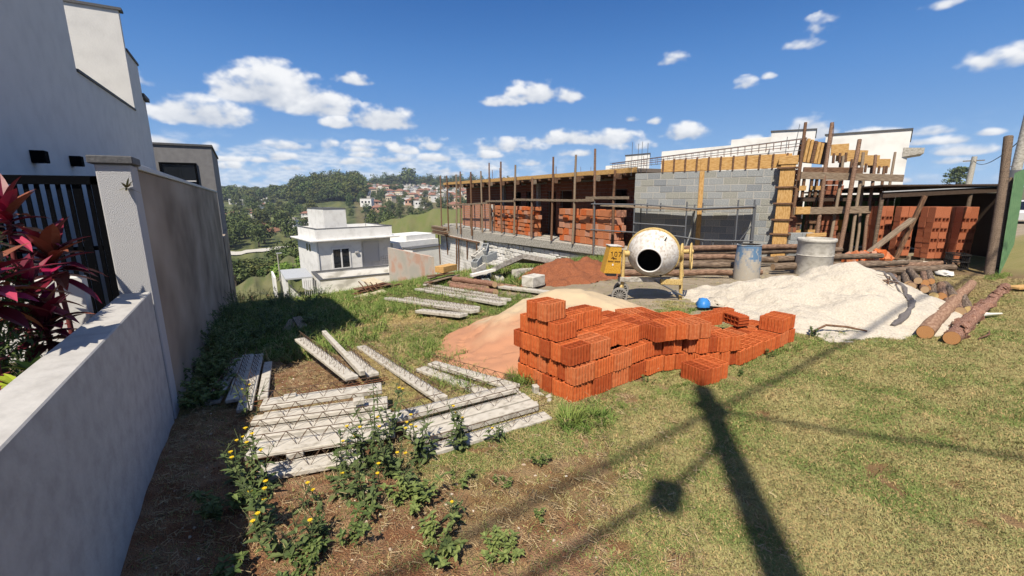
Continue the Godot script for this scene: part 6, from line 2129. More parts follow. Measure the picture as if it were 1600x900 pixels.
# -- the concrete mixer
func torus(b: MB, c: Vector3, n: Vector3, R: float, r: float, segs := 28) -> void:
	var u := n.cross(Vector3(0.13, 0.4, 0.9)).normalized()
	var w := n.cross(u).normalized()
	var pts := []
	var rr := []
	for k in segs + 1:
		var a := TAU * k / segs
		pts.append(c + (u * cos(a) + w * sin(a)) * R)
		rr.append(r)
	b.tube(pts, rr, 6, false)

func mixer() -> void:
	var f := Transform3D(Basis(Vector3(0.887, 0, 0.462), Vector3.UP, Vector3(-0.462, 0, 0.887)), Vector3(5.65, -0.07, -4.90))
	var t := thing("concrete_mixer", "cement caked concrete mixer with yellow motor cover numbered 107", "mixer", f)
	var c := Vector3(0.065, 0.80, 0.0)
	var ax := Vector3(-0.50, -0.22, 0.84).normalized()
	var dt := Transform3D(Basis(ax.cross(Vector3.UP).normalized(), ax, ax.cross(Vector3.UP).normalized().cross(ax)), c)
	var b := MB.new()
	b.lathe([Vector2(0.195, 0.345), Vector2(0.21, 0.335), Vector2(0.275, 0.255), Vector2(0.345, 0.16), Vector2(0.395, 0.05), Vector2(0.405, 0.0), Vector2(0.405, -0.05), Vector2(0.375, -0.17), Vector2(0.30, -0.28), Vector2(0.16, -0.345), Vector2(0.0, -0.36)], 40, dt)
	part("drum", b, M.mixer_drum, t)
	b = MB.new()
	torus(b, dt * Vector3(0, 0.345, 0), ax, 0.195, 0.013, 36)
	part("mouth_rim", b, M.white_frame, t)
	b = MB.new()
	b.lathe([Vector2(0.19, 0.34), Vector2(0.33, 0.14), Vector2(0.38, 0.0), Vector2(0.36, -0.15), Vector2(0.2, -0.31), Vector2(0.0, -0.33)], 28, dt)
	part("drum_lining", b, M.drum_inside, t)
	b = MB.new()
	b.lathe([Vector2(0.40, 0.01), Vector2(0.424, 0.005), Vector2(0.428, -0.035), Vector2(0.40, -0.045)], 40, dt)
	part("gear_ring", b, M.yellow_pale, t)
	for k in 3:
		b = MB.new()
		var a := 2.0 + k * 2.1
		b.box(dt * Transform3D(Basis(Vector3.UP, a), Vector3(sin(a + PI / 2) * 0.3, 0.02, cos(a + PI / 2) * 0.3)), Vector3(0.16, 0.3, 0.012))
		part("mixing_blade", b, M.drum_inside, t)
	# frame
	b = MB.new()
	b.box(Transform3D(Basis(Vector3.BACK, -0.03), Vector3(-0.02, 0.37, 0.06)), Vector3(1.0, 0.075, 0.06), 0.006)
	part("cross_beam", b, M.concrete, t)
	b = MB.new()
	b.box(Transform3D(Basis(Vector3.BACK, -0.05), Vector3(0.36, 0.33, 0.10)), Vector3(0.36, 0.09, 0.05), 0.006)
	part("yellow_bracket", b, M.yellow_pale, t)
	b = MB.new()
	b.bar(Vector3(-0.44, 0.14, 0.02), Vector3(-0.42, 0.86, 0.0), 0.028, 8)
	b.bar(Vector3(-0.44, 0.30, 0.02), Vector3(-0.52, 0.12, 0.10), 0.022, 8)
	b.bar(Vector3(-0.42, 0.80, 0), Vector3(-0.34, 0.80, 0), 0.05, 10)
	part("left_upright", b, M.yellow_pale, t)
	b = MB.new()
	b.bar(Vector3(0.56, 0.02, 0.06), Vector3(0.55, 0.92, 0.0), 0.03, 8)
	b.bar(Vector3(0.60, 0.40, 0.0), Vector3(0.54, 0.86, -0.02), 0.02, 8)
	b.bar(Vector3(0.40, 0.82, 0), Vector3(0.74, 0.82, 0), 0.035, 10)
	part("right_leg", b, M.yellow_pale, t)
	b = MB.new()
	b.bar(Vector3(0.08, 0.36, 0.10), Vector3(0.56, 0.10, 0.12), 0.014, 6)
	part("tow_bar", b, M.steel, t)
	b = MB.new()
	torus(b, Vector3(0.70, 0.74, 0.04), Vector3(0.86, 0.05, 0.5), 0.215, 0.014, 30)
	torus(b, Vector3(0.56, 0.82, 0.0), Vector3(0.86, 0.05, 0.5), 0.12, 0.02, 22)
	for k in 4:
		var a := PI * k / 4.0 + 0.3
		var u := Vector3(0, cos(a), 0) + Vector3(-0.5, 0, 0.86).normalized() * sin(a)
		b.bar(Vector3(0.70, 0.74, 0.04) - u * 0.21, Vector3(0.70, 0.74, 0.04) + u * 0.21, 0.007, 5)
	part("tilt_wheel", b, M.yellow_pale, t)
	for q in [[-0.50, 0.10, 0.085], [-0.32, -0.38, 0.085]]:
		var wt := Transform3D(Basis(Vector3.RIGHT, PI * 0.5) * Basis(Vector3.BACK, 0.25), Vector3(q[0], q[2] + 0.04, q[1]))
		b = MB.new()
		b.lathe([Vector2(0.10, -0.03), Vector2(0.128, -0.03), Vector2(0.132, 0.0), Vector2(0.128, 0.03), Vector2(0.10, 0.03)], 28, wt)
		b.lathe([Vector2(0.0, 0.012), Vector2(0.105, 0.012)], 24, wt)
		b.lathe([Vector2(0.0, 0.04), Vector2(0.02, 0.04), Vector2(0.03, 0.012)], 14, wt)
		var wl := part("wheel", b, M.tyre, t)
		for k in 14:
			b = MB.new()
			var a := TAU * k / 14.0
			b.box(wt * Transform3D(Basis(Vector3.UP, a), Vector3(cos(a) * 0.066, 0.022, -sin(a) * 0.066)), Vector3(0.075, 0.02, 0.011))
			part("spoke", b, M.tyre, wl)
		b = MB.new()
		b.lathe([Vector2(0.0, 0.008), Vector2(0.10, 0.008)], 20, wt.translated_local(Vector3(0, 0.006, 0)))
		part("disc", b, M.black, wl)
	b = MB.new()
	b.bar(Vector3(-0.32, 0.125, -0.38), Vector3(-0.50, 0.125, 0.10), 0.016, 6)
	part("axle", b, M.steel, t)
	# motor cover with its lettering
	var ct := Transform3D(Basis(Vector3.UP, 0.0) * Basis(Vector3.BACK, -0.05), Vector3(-0.655, 0.74, 0.16))
	b = MB.new()
	var lo := [Vector3(-0.145, -0.225, 0.07), Vector3(0.125, -0.225, 0.07), Vector3(0.125, -0.225, -0.16), Vector3(-0.145, -0.225, -0.16)]
	var hi := [Vector3(-0.075, 0.20, 0.07), Vector3(0.105, 0.21, 0.07), Vector3(0.105, 0.21, -0.16), Vector3(-0.075, 0.20, -0.16)]
	hexa(b, lo, hi)
	var cv := mi("motor_cover", b.mesh(), M.yellow_paint, t, ct)
	b = MB.new()
	b.bx(Vector3(0.015, 0.212, -0.045), Vector3(0.20, 0.014, 0.25), 0.003)
	part("cover_lid", b, M.mixer_drum, cv)
	b = MB.new()
	b.bx(Vector3(0.0, -0.25, -0.05), Vector3(0.16, 0.06, 0.14), 0.01)
	part("motor", b, M.steel, cv)
	word(cv, "107", 0.105, Vector3(0.02, 0.085, 0.0735))
	# bird mark and a worn maker's line, no longer legible
	b = MB.new()
	for q in [[-0.03, 0.028, 0.05, 0.9], [0.0, 0.018, 0.06, -0.35], [0.025, 0.012, 0.035, 0.1], [-0.012, 0.006, 0.03, -0.9]]:
		b.box(Transform3D(Basis(Vector3.BACK, q[3] * 0.6), Vector3(q[0], q[1], 0.0725)), Vector3(q[2], 0.010, 0.003))
	for k in 11:
		if k == 5: continue
		b.bx(Vector3(-0.088 + k * 0.0175, -0.033, 0.0725), Vector3(0.012, 0.022 if k % 5 else 0.027, 0.003))
	part("worn_print", b, M.red_text, cv)
	b = MB.new()
	b.bx(Vector3(-0.015, -0.085, 0.073), Vector3(0.022, 0.03, 0.004), 0.001)
	part("white_sticker", b, M.white_frame, cv)

func word(parent: Node3D, text: String, size: float, p: Vector3) -> void:
	var tm := TextMesh.new()
	var sf := SystemFont.new()
	sf.font_names = PackedStringArray(["Droid Sans Mono", "Droid Sans"])
	sf.font_weight = 700
	tm.font = sf
	tm.text = text
	tm.font_size = 64
	tm.pixel_size = size / 64.0
	tm.depth = 0.004
	tm.horizontal_alignment = HORIZONTAL_ALIGNMENT_CENTER
	mi("number", tm, M.red_text, parent, Transform3D(Basis(), p))

func site_things() -> void:
	rng.seed = 1500
	# blue plastic drum
	var d := thing("plastic_drum", "cement splashed blue plastic drum standing before the grey wall", "drum", at(8.85, -0.10, -5.08).scaled_local(Vector3(0.86, 1.0, 0.86)))
	var b := MB.new()
	b.tinted = true
	var sp := noise(1501, 2.2, 5)
	b.paint = func(p: Vector3) -> Color:
		var k := smoothstep(0.25, 0.75, p.y + sp.get_noise_3dv(p * 2.2) * 0.75)
		return Color(0.40, 0.365, 0.31).lerp(Color(0.105, 0.19, 0.31), k).lerp(Color(0.42, 0.40, 0.36), smoothstep(0.15, 0.45, sp.get_noise_3dv(p * 7.0)) * 0.7)
	var side := [Vector2(0.0, 0.0), Vector2(0.27, 0.0), Vector2(0.285, 0.02)]
	for k in 17: side.append(Vector2(0.288 - 0.024 * smoothstep(0.45, 1.0, k / 16.0), 0.04 + k * 0.044))
	side.append(Vector2(0.25, 0.765))
	b.lathe(side, 56)
	part("drum_body", b, M.splashed_blue, d)
	b = MB.new()
	b.lathe([Vector2(0.252, 0.765), Vector2(0.245, 0.55), Vector2(0.0, 0.5)], 30)
	part("drum_inside", b, M.drum_inside, d)
	b = MB.new()
	torus(b, Vector3(0, 0.755, 0), Vector3.UP, 0.266, 0.010, 36)
	part("rim", b, M.blue_drum, d)
	# concrete well ring
	var r := thing("concrete_ring", "pale grey concrete well ring standing behind the white sand heap", "concrete ring", at(10.62, -0.06, -4.62).scaled_local(Vector3(0.82, 1.0, 0.82)))
	b = MB.new()
	b.lathe([Vector2(0.425, 0.0), Vector2(0.42, 0.42), Vector2(0.425, 0.425), Vector2(0.43, 0.43), Vector2(0.425, 0.437), Vector2(0.42, 0.44), Vector2(0.42, 0.70), Vector2(0.44, 0.72), Vector2(0.45, 0.735), Vector2(0.45, 0.775), Vector2(0.44, 0.79), Vector2(0.39, 0.79), Vector2(0.375, 0.76), Vector2(0.372, 0.0)], 48)
	part("ring", b, M.pale_concrete, r)
	var bag := thing("blue_sack", "small bright blue plastic sack with white print beside the white sand heap", "sack", at(5.86, 0.0, -3.98, 0.6))
	part("sack_body", lump(0.13, 0.125, 0.10, 41, 0.16, 20, 9), M.blue_bag, bag)
	b = MB.new()
	for k in 4: b.box(Transform3D(Basis(Vector3.UP, 0.5) * Basis(Vector3.RIGHT, -0.55), Vector3(0.005 + k * 0.004, 0.082 + k * 0.014, 0.082 - k * 0.012)), Vector3(0.085 - k * 0.012, 0.008, 0.012), 0.002)
	part("white_print", b, M.white_frame, bag)
	var tail := thing("cement_sack", "pale empty cement sack lying at the edge of the white sand heap", "sack", at(6.10, 0.02, -3.9, 0.3))
	part("sack_body", lump(0.22, 0.10, 0.15, 43, 0.3), M.white_sand, tail)
	# plastic sheet, twisted along the right edge of the white sand
	var ps := thing("plastic_sheet", "dark crumpled plastic strip running down the right side of the white sand heap", "plastic sheet", Transform3D())
	for s in [[[8.45, -2.66], [8.28, -2.44], [8.02, -2.24], [7.72, -2.08], 0.030], [[8.36, -2.72], [8.16, -2.50], [7.95, -2.30], [7.66, -2.10], 0.016], [[7.72, -2.08], [7.42, -2.0], [7.08, -1.96], [6.75, -1.98], 0.042]]:
		b = MB.new()
		var run := []
		for k in 10:
			var u := k / 3.0
			var g := mini(int(u), 2)
			var xz := Vector2(s[g][0], s[g][1]).lerp(Vector2(s[g + 1][0], s[g + 1][1]), u - g)
			run.append(on_sand(xz.x + rf(-0.02, 0.02), xz.y + rf(-0.02, 0.02), 0.012))
		b.tube(run, run.map(func(_q): return s[4] * rf(0.55, 1.25)), 7)
		part("fold", b, M.plastic_sheet, ps)
	var tw := thing("twigs", "bare twigs caught in the dark plastic strip on the sand", "twigs", Transform3D())
	b = MB.new()
	for k in 7:
		var ox := 8.12 + rf(-0.12, 0.2)
		var oz := -2.42 + rf(-0.1, 0.1)
		b.tube([on_sand(ox, oz, 0.02), on_sand(ox - 0.12, oz + rf(-0.05, 0.1), 0.05), on_sand(ox - rf(0.15, 0.3), oz + rf(-0.1, 0.15), 0.04)], [0.008, 0.006, 0.003], 4)
	part("twig", b, M.plank_brown, tw)
	var pr := thing("brown_hose", "thin brown strap curling at the foot of the white sand heap", "strap", Transform3D())
	b = MB.new()
	b.tube([Vector3(5.75, 0.02, -2.42), Vector3(5.95, 0.09, -2.36), Vector3(6.15, 0.07, -2.22), Vector3(6.35, 0.02, -2.08)], [0.012, 0.014, 0.014, 0.01], 6)
	part("strap_body", b, M.plank_brown, pr)
	# slab, blocks and panel below the retaining wall
	var sl := thing("concrete_slab", "tilted broken concrete slab resting on blocks below the edge beam", "slab", Transform3D())
	b = MB.new()
	hexa(b, [Vector3(4.88, 0.02, -8.60), Vector3(5.66, 0.20, -8.75), Vector3(5.95, -0.02, -9.5), Vector3(5.1, -0.16, -9.3)], [Vector3(4.88, 0.13, -8.60), Vector3(5.66, 0.32, -8.75), Vector3(5.95, 0.10, -9.5), Vector3(5.1, -0.05, -9.3)])
	part("slab_half", b, M.concrete, sl)
	b = MB.new()
	hexa(b, [Vector3(5.665, 0.20, -8.75), Vector3(6.75, -0.05, -8.65), Vector3(6.9, -0.12, -9.3), Vector3(5.96, -0.02, -9.5)], [Vector3(5.665, 0.32, -8.75), Vector3(6.75, 0.07, -8.65), Vector3(6.9, 0.0, -9.3), Vector3(5.96, 0.10, -9.5)])
	part("slab_half", b, M.concrete, sl)
	var wp := thing("white_sheet", "white sheet leaning under the left edge of the broken slab", "panel", Transform3D())
	b = MB.new()
	hexa(b, [Vector3(4.42, -0.17, -9.0), Vector3(5.0, -0.04, -8.8), Vector3(5.2, -0.12, -9.3), Vector3(4.6, -0.24, -9.5)], [Vector3(4.42, -0.11, -9.0), Vector3(5.0, 0.02, -8.8), Vector3(5.2, -0.06, -9.3), Vector3(4.6, -0.18, -9.5)])
	part("panel_sheet", b, M.dirty_white, wp)
	var spots := [[5.55, -0.24, -8.7, 0.2, 0.0], [6.2, -0.26, -8.75, 0.1, 0.0], [5.95, -0.26, -8.75, 0.0, 0.0], [5.08, -0.40, -9.6, 0.5, 0.3], [5.0, -0.22, -9.75, 0.4, 0.25], [4.98, -0.04, -9.8, 0.7, 0.35], [5.12, 0.12, -9.9, 0.2, 0.5], [5.3, 0.22, -10.0, 0.9, 0.4], [4.9, -0.42, -9.4, 0.1, 0.1], [5.35, 0.05, -9.8, 0.3, 0.2], [5.0, -0.36, -8.75, 1.2, 0.0], [4.75, -0.42, -9.0, 1.4, 0.1]]
	for k in spots.size():
		var q: Array = spots[k]
		var t := thing("concrete_block", "grey concrete block, %s of the tumbled blocks by the broken slab" % ordinal(k), "concrete block", Transform3D(Basis(Vector3.UP, q[3]) * Basis(Vector3.BACK, q[4]), Vector3(q[0], q[1], q[2])), "tumbled blocks by the broken slab")
		b = MB.new()
		b.bx(Vector3(0, 0.1, 0.07), Vector3(0.39, 0.19, 0.03), 0.005)
		b.bx(Vector3(0, 0.1, -0.07), Vector3(0.39, 0.19, 0.03), 0.005)
		for x in [-0.18, 0.0, 0.18]: b.bx(Vector3(x, 0.1, 0), Vector3(0.03, 0.186, 0.11))
		part("shell", b, M.block if k % 2 else M.pale_concrete, t)
	# pallet boards with a yellow form, rusty sheet pile
	var pb := thing("board_stack", "loose stack of old boards with an orange form box on top, in the grass", "boards", at(4.62, gy(4.62, -11.2), -11.2, 0.5))
	for k in 9:
		b = MB.new()
		b.box(Transform3D(Basis(Vector3.UP, rf(-0.5, 0.5)), Vector3(rf(-0.2, 0.1), 0.03 + k * 0.033, rf(-0.2, 0.2))), Vector3(rf(0.8, 1.3), 0.028, 0.1), 0.003)
		part("board", b, M.plank if k % 2 else M.plank_brown, pb)
	b = MB.new()
	b.bx(Vector3(0.12, 0.42, 0), Vector3(0.62, 0.17, 0.3), 0.006)
	part("form_box", b, M.ply, pb)
	var rs := thing("scrap_sheets", "pile of rusty bent sheets over pale flat panels near the garden wall", "scrap", at(3.1, gy(3.1, -12.9) - 0.08, -12.9, 0.5).scaled_local(Vector3.ONE * 0.72))
	for k in 7:
		b = MB.new()
		b.box(Transform3D(Basis(Vector3.UP, rf(-0.25, 0.25)) * Basis(Vector3.BACK, rf(-0.06, 0.06)) * Basis(Vector3.RIGHT, rf(-0.12, 0.12)), Vector3(-0.1 + k * 0.06, 0.26 + k * 0.03, -0.25)), Vector3(rf(1.2, 1.9), 0.012, rf(0.3, 0.55)), 0.003)
		part("rusty_sheet", b, M.plank_brown if k % 2 else M.rust, rs)
	for k in 3:
		b = MB.new()
		b.box(Transform3D(Basis(Vector3.UP, 0.1) * Basis(Vector3.RIGHT, 0.30), Vector3([-0.80, 0.0, 0.45][k], [0.20, 0.20, 0.56][k], [0.42, 0.45, -0.55][k])), Vector3(0.74, 0.025, 0.60), 0.003)
		part("pale_panel", b, M.ply_pale, rs)
	for k in 9:
		b = MB.new()
		b.bar(Vector3(0.75 + rf(-0.1, 0.3), 0.24, rf(-0.3, 0.3)), Vector3(1.2 + rf(-0.2, 0.2), 0.28 + rf(0, 0.12), rf(-0.4, 0.3)), 0.02, 5)
		part("dark_offcut", b, M.plank_brown, rs)
	for k in 4:
		b = MB.new()
		b.bar(Vector3(-0.4 + k * 0.25, 0.3, 0.1), Vector3(-0.55 + k * 0.3, 0.75 - k * 0.07, -0.25), 0.022, 6)
		part("stick", b, M.plank_brown, rs)
	var lp := thing("shaded_boards", "two grey boards lying in the weeds in the house shade", "boards", at(0.48, gy(0.48, -7.9) + 0.04, -7.9, 1.35))
	for k in 2:
		b = MB.new()
		b.box(Transform3D(Basis(Vector3.UP, k * 0.25), Vector3(0, 0.02 + k * 0.04, k * 0.16)), Vector3(0.8, 0.03, 0.14), 0.004)
		part("board", b, M.plank, lp)
	var cs := thing("stone_block", "square pale concrete block in the grass left of the cement dust", "block", at(5.02, -0.16, -7.35, 0.3))
	b = MB.new()
	b.bx(Vector3(0, 0.11, 0), Vector3(0.42, 0.22, 0.3), 0.012)
	part("block_body", b, M.pale_concrete, cs)
	for k in 3:
		var t := thing("scrap_board", ["short yellow board by the red clay heap", "pale broken board by the broken slab", "thin dark offcut by the red clay heap"][k], "board", at([6.0, 5.35, 6.35][k], -0.17, [-7.3, -7.75, -7.15][k], [0.4, -0.2, 0.9][k]))
		b = MB.new()
		b.bx(Vector3(0, 0.03, 0), Vector3([0.4, 0.45, 0.35][k], 0.04, 0.12), 0.004)
		part("board", b, [M.ply, M.pale_concrete, M.plank_brown][k], t)
	# orange brick heap and brick pallets on the right
	var nb := 0
	var hb := MB.new()
	hb.bx(Vector3.ZERO, Vector3(0.24, 0.14, 0.11), 0.005)
	var hm := hb.mesh()
	for k in 26:
		var u := k / 25.0
		var p := Vector3(12.35, 0.02, -4.55).lerp(Vector3(13.25, 0.02, -4.05), u) + Vector3(0.3, 0, -0.5) * rf(0, 0.7)
		p.y = 0.05 + rf(0, 0.10) + u * 0.16 * rf(0.3, 1.0)
		var t := mi("broken_brick", hm, [M.clay_far, M.clay, M.clay_pale][k % 3], self, Transform3D(Basis(Vector3(rf(-1, 1), rf(0.5, 1), rf(-1, 1)).normalized(), rf(0, 3)), p))
		tag(t, "tumbled orange brick in the loose heap before the pallets, %s from left" % ordinal(k), "brick", "tumbled bricks in the loose heap")
	var D := Vector3(0.857, 0, 0.514)
	pallet("brick pallet half hidden by posts, leftmost of the row", Vector3(14.86, 0.05, -5.08), D, 2, 1601)
	pallet("brick pallet with holes showing, second in the row, behind the leaning plank", Vector3(14.70, 0.05, -4.57), D, 1, 1602)
	pallet("brick pallet with holes showing, third in the row, left of the narrow gap", Vector3(14.72, 0.05, -3.92), D, 2, 1603)
	pallet("brick pallet with holes showing, rightmost of the row, beside the shed opening", Vector3(15.00, 0.05, -3.50), D, 2, 1604)
	var lk := thing("leaning_plank", "long grey plank leaning against the second brick pallet", "plank", along(Vector3(12.75, 0.02, -4.62), Vector3(14.05, 1.12, -4.02)))
	b = MB.new()
	b.bx(Vector3(0.85, 0, 0), Vector3(1.75, 0.05, 0.16), 0.005)
	part("board", b, M.plank, lk)
	var lk2 := thing("leaning_plank", "short brown post leaning upright between the second and third pallets", "plank", along(Vector3(14.0, 0.05, -4.25), Vector3(14.28, 1.62, -3.98)))
	b = MB.new()
	b.bx(Vector3(0.8, 0, 0), Vector3(1.62, 0.09, 0.07), 0.005)
	part("board", b, M.plank_brown, lk2)
	var yb := thing("yellow_bin", "small yellow tub behind the posts at the pallets", "tub", at(15.6, 0.55, -6.2))
	b = MB.new()
	b.lathe([Vector2(0.0, 0.0), Vector2(0.16, 0.0), Vector2(0.2, 0.35), Vector2(0.18, 0.35), Vector2(0.0, 0.3)], 18)
	part("tub_body", b, M.yellow_paint, yb)
	b = MB.new()
	b.bx(Vector3(0, -0.3, 0), Vector3(0.6, 0.58, 0.5), 0.01)
	part("crate_under", b, M.plank_brown, yb)

func pallet(label: String, p: Vector3, D: Vector3, deep: int, sd: int) -> void:
	rng.seed = sd
	var t := thing("brick_pallet", label, "brick pallet", Transform3D(Basis(D, Vector3.UP, D.cross(Vector3.UP)), p), "pallets of red hollow bricks")
	var b := MB.new()
	for z in [-0.2, 0.2]: b.bx(Vector3(0, -0.02, z), Vector3(0.44, 0.10, 0.08))
	part("pallet_bearer", b, M.plank, t)
	var plain := MB.new()
	plain.bx(Vector3.ZERO, Vector3(0.186, 0.134, 0.19), 0.005)
	var pm := plain.mesh()
	# end face with two dark cells
	var e := MB.new()
	for y in [-0.052, 0.052]: e.bx(Vector3(0, y, 0), Vector3(0.19, 0.012, 0.19))
	for x in [-0.088, 0.0, 0.088]: e.bx(Vector3(x, 0, 0), Vector3(0.012, 0.092, 0.19))
	e.bx(Vector3(0, 0, -0.09), Vector3(0.17, 0.096, 0.008))
	var em := e.mesh()
	var mm: Array = [M.clay_brick, M.clay_brick, M.clay_brick_pale]
	for r in 5:
		for k in 2:
			for d in deep:
				var y := 0.035 + r * 0.25
				var x := -0.098 + k * 0.197 + rf(-0.005, 0.005)
				var z := 0.20 - d * 0.2 + rf(-0.01, 0.01)
				mi("brick", pm, mm[rng.randi() % 3], t, at(x, y + 0.067, z, rf(-0.02, 0.02)))
				mi("brick", em if r < 4 else pm, mm[rng.randi() % 3], t, at(x + rf(-0.005, 0.005), y + 0.136 + 0.058, z, rf(-0.02, 0.02)))

# -- power pole and wires, behind the camera
func power_line() -> void:
	var s := Vector3(-0.416, 0.809, 0.415)   # towards the sun
	var t := thing("power_pole", "tapered concrete power pole standing behind the viewer, seen by its shadow on the lawn", "pole", at(-1.72, 0, 2.81))
	var b := MB.new()
	b.tube([Vector3(0, -0.3, 0), Vector3(0, 9.7, 0)], [0.155, 0.08], 12)
	part("shaft", b, M.concrete, t)
	b = MB.new()
	b.bx(Vector3(0, 9.15, 0), Vector3(0.12, 0.12, 0.26))
	part("cross_arm", b, M.plank, t)
	for q in [["upper cable bundle", [Vector3(16, 0, -2.9), Vector3(10.3, 0, -2.35), Vector3(5.9, 0, -2.07), Vector3(3.5, 0, -1.88), Vector3(2.1, 0, -1.80), Vector3(1.27, 0, -1.75), Vector3(-6.0, 0, -1.25)], 9.2, 0.025], ["side service cable", [Vector3(2.98, 0, -1.86), Vector3(3.43, 0, -1.23), Vector3(3.79, 0, -0.81), Vector3(4.08, 0, -0.43), Vector3(5.6, 0, 1.8)], 9.0, 0.022], ["lower telephone cable", [Vector3(2.80, 0, -1.66), Vector3(2.38, 0, -1.50), Vector3(1.86, 0, -1.40), Vector3(1.1, 0, -1.36), Vector3(-6.0, 0, -1.1)], 7.2, 0.022]]:
		var w := thing("overhead_cable", q[0] + " overhead, throwing a thin shadow across the lawn", "cable", Transform3D(), "overhead cables")
		var pts := []
		for p in q[1]: pts.append(p + s * (q[2] / s.y))
		b = MB.new()
		b.tube(pts, pts.map(func(_x): return q[3]), 6)
		part("cable", b, M.black, w)
	var bx := thing("splice_box", "dark cable splice box hung on the telephone cable, throwing the square lawn shadow", "cable box", Transform3D(Basis(Vector3.UP, 0.5), Vector3(1.86, 0, -1.39) + s * (7.15 / s.y)))
	b = MB.new()
	b.tube([Vector3(-0.13, 0, 0), Vector3(-0.10, 0, 0), Vector3(0.10, 0, 0), Vector3(0.13, 0, 0)], [0.05, 0.095, 0.095, 0.05], 12)
	part("box", b, M.black, bx)

# ---------------------------------------------------------------- grass and weeds
func tuft(sd: int, blades: int, spread: float, hgt: float, w: float, droop: float) -> ArrayMesh:
	rng.seed = sd
	var b := MB.new()
	for i in blades:
		var a := rf(0, TAU)
		var r := sqrt(rf(0, 1)) * spread
		var o := Vector3(cos(a) * r, -0.004, sin(a) * r)
		var d := Vector3(rf(-1, 1) * 0.75, rf(0.5, 1.1), rf(-1, 1) * 0.75).normalized()
		var l := hgt * rf(0.55, 1.2)
		var side := d.cross(Vector3(rf(-1, 1), 0.1, rf(-1, 1))).normalized() * w * rf(0.7, 1.2)
		var m := o + d * l * 0.55
		var e := m + (d + Vector3(0, -droop, 0) + Vector3(rf(-0.2, 0.2), 0, rf(-0.2, 0.2))).normalized() * l * 0.45
		var k := side.cross(d).normalized()
		if k.y < 0.0: k = -k
		k = (k + Vector3.UP * 0.6).normalized()
		b.tri(o - side, o + side, m + side * 0.8, k, k, k)
		b.tri(o - side, m + side * 0.8, m - side * 0.8, k, k, k)
		b.tri(m - side * 0.8, m + side * 0.8, e, k, k, k)
	return b.mesh()

func inside_things(x: float, z: float) -> bool:   # where no grass grows: heaps, blocks
	if x < -0.63: return true
	if cone(x, z, 3.4, -4.3, 1.45, 1.0, 0.1) > 0.12: return true
	if x > 6.2 and x < 9.9 and z > -4.9 and z < -2.1 and Vector2((x - 8.0) / 1.9, (z + 3.2) / 1.25).length() < 0.98: return true
	if x > 2.2 and x < 3.2 and z < -2.55 and z > -3.1: return true
	if x > 4.2 and x < 5.2 and z < -2.45 and z > -2.8: return true
	return false

